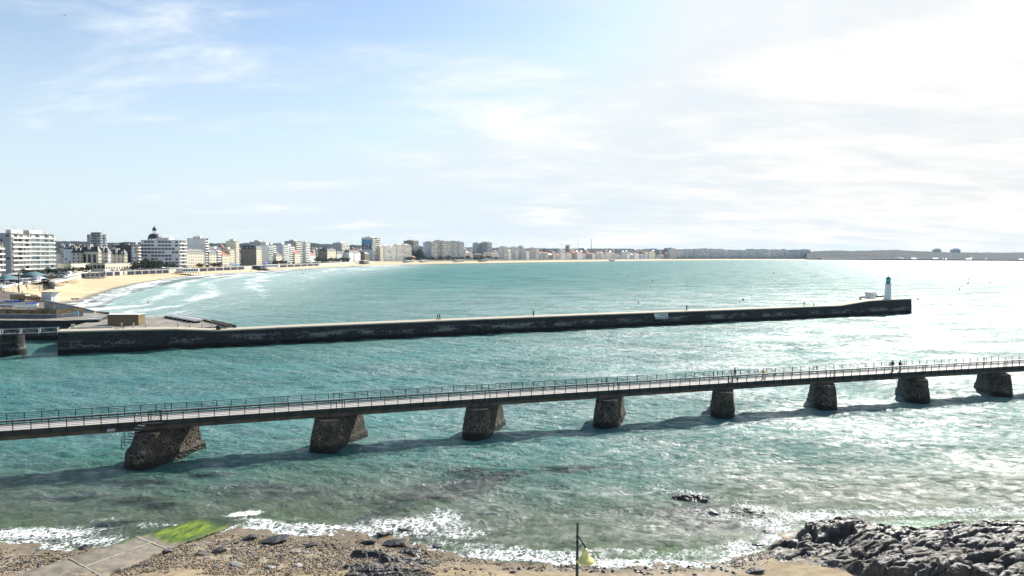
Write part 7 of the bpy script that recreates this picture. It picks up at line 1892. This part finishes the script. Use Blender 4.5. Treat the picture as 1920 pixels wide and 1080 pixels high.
# bicycle
X = jx(221.5); p = jpt(X, 3.4, jz(X) + .04); bk_ = empty('bicycle', p, math.atan2(JD.y, JD.x), 'red bicycle parked on the jetty before the timber shed', 'bicycle')
for x in (-.52, .52):
    mb = MB(); n = 20
    for k in range(n):
        a, b = 2*math.pi*k/n, 2*math.pi*(k+1)/n; mb.bar((x + .33*math.cos(a), 0, .35 + .33*math.sin(a)), (x + .33*math.cos(b), 0, .35 + .33*math.sin(b)), .04)
    for k in range(6): a = k * math.pi / 6; mb.bar((x + .32*math.cos(a), 0, .35 + .32*math.sin(a)), (x - .32*math.cos(a), 0, .35 - .32*math.sin(a)), .01)
    mb.build('wheel', M['black_paint'], bk_)
mb = MB()
for a, b in (((-.52, 0, .35), (-.08, 0, .3)), ((-.08, 0, .3), (-.2, 0, .85)), ((-.2, 0, .8), (.36, 0, .85)), ((-.08, 0, .3), (.4, 0, .75)), ((.52, 0, .35), (.36, 0, .98)), ((-.52, 0, .35), (-.19, 0, .78))): mb.bar(a, b, .045)
mb.build('frame', M['red_paint'], bk_); MB().box(-.33, -.08, -.07, .07, .86, .93).build('saddle', M['black_paint'], bk_); MB().box(.32, .38, -.28, .28, .96, 1.0).build('handlebar', M['black_paint'], bk_)
# red-topped worker in the yard
p = at(102, 578.5, 4.3); person(p.x, p.y, 4.2, R(200), 'stand', 'red_cloth', 'beige_cloth', 'worker in bright red jacket in the boatyard behind the barrier wall', 1.8)
# beach walkers
for px, py, lab in ((288.5, 519.5, 'lone dark walker on the widest part of the sandy beach'), (385.5, 514, 'dark walker on the sand right of the white-railed kiosk'), (450, 508.5, 'walker near the sea wall in the middle of the beach'), (469.5, 509.5, 'left of two people standing close together far along the sand'), (471.5, 508, 'right of two people standing close together far along the sand'), (499, 506.3, 'left of a pair by the far white kiosk'), (501.5, 506.3, 'right of a pair by the far white kiosk'), (568, 501.5, 'tiny walker by the last dark wall bays'), (630, 497.8, 'tiny walker before the sailing-club huts')):
    z = {288.5: 1.3}.get(px, 1.2); p = at(px, py, z); person(p.x, p.y, z - .1, R(px * 37 % 360), 'walk' if int(px) % 2 else 'walk2', 'black_cloth', 'navy_cloth', lab, 2.0 if p.y > 500 else 1.8)
# promenade strollers
pg = random.Random(6)
for i, px in enumerate([265, 268, 300, 356, 361, 366, 403, 456, 462, 470, 481, 536, 551]):
    a = along([tuple(q) for q in (ew + en * 3)], px); person(a[0], a[1], 6.0, pg.uniform(0, 6), 'walk', pg.choice(['black_cloth', 'navy_cloth', 'beige_cloth']), 'black_cloth', 'distant stroller on the promenade before ' + LM(px), 1.8, 'strollers on the promenade')
# small bathers and a dark buoyant shape in the surf
for px, py, lab in ((153, 563, 'small dark beached dinghy on the wet sand near the slipway'),):
    p = at(px - 12, py, 1.0); hull(3.2, 1.2, .5, M['dark_wall'], M['dark_wall'], 'beached_dinghy', (p.x, p.y, 1.35), R(10), lab, 'dinghy')
# ------------------------------------------------------------ sea air
hz_ = MB().box(-9800, 9800, -400, 9700, -8, 130).mesh('haze', [])
hm = bpy.data.materials.new('sea_air'); hm.use_nodes = True; ht = hm.node_tree
for n in list(ht.nodes): ht.nodes.remove(n)
ho = ht.nodes.new('ShaderNodeOutputMaterial'); hv = ht.nodes.new('ShaderNodeVolumePrincipled')
hv.inputs['Color'].default_value = (0.62, 0.80, 1.0, 1); hv.inputs['Density'].default_value = 2.4e-5; hv.inputs['Anisotropy'].default_value = 0.2
ht.links.new(hv.outputs[0], ho.inputs['Volume'])
hz_.materials.append(hm); o = mesh_obj('haze', hz_); o['kind'] = 'stuff'; o['label'] = 'thin sea haze over the whole bay'
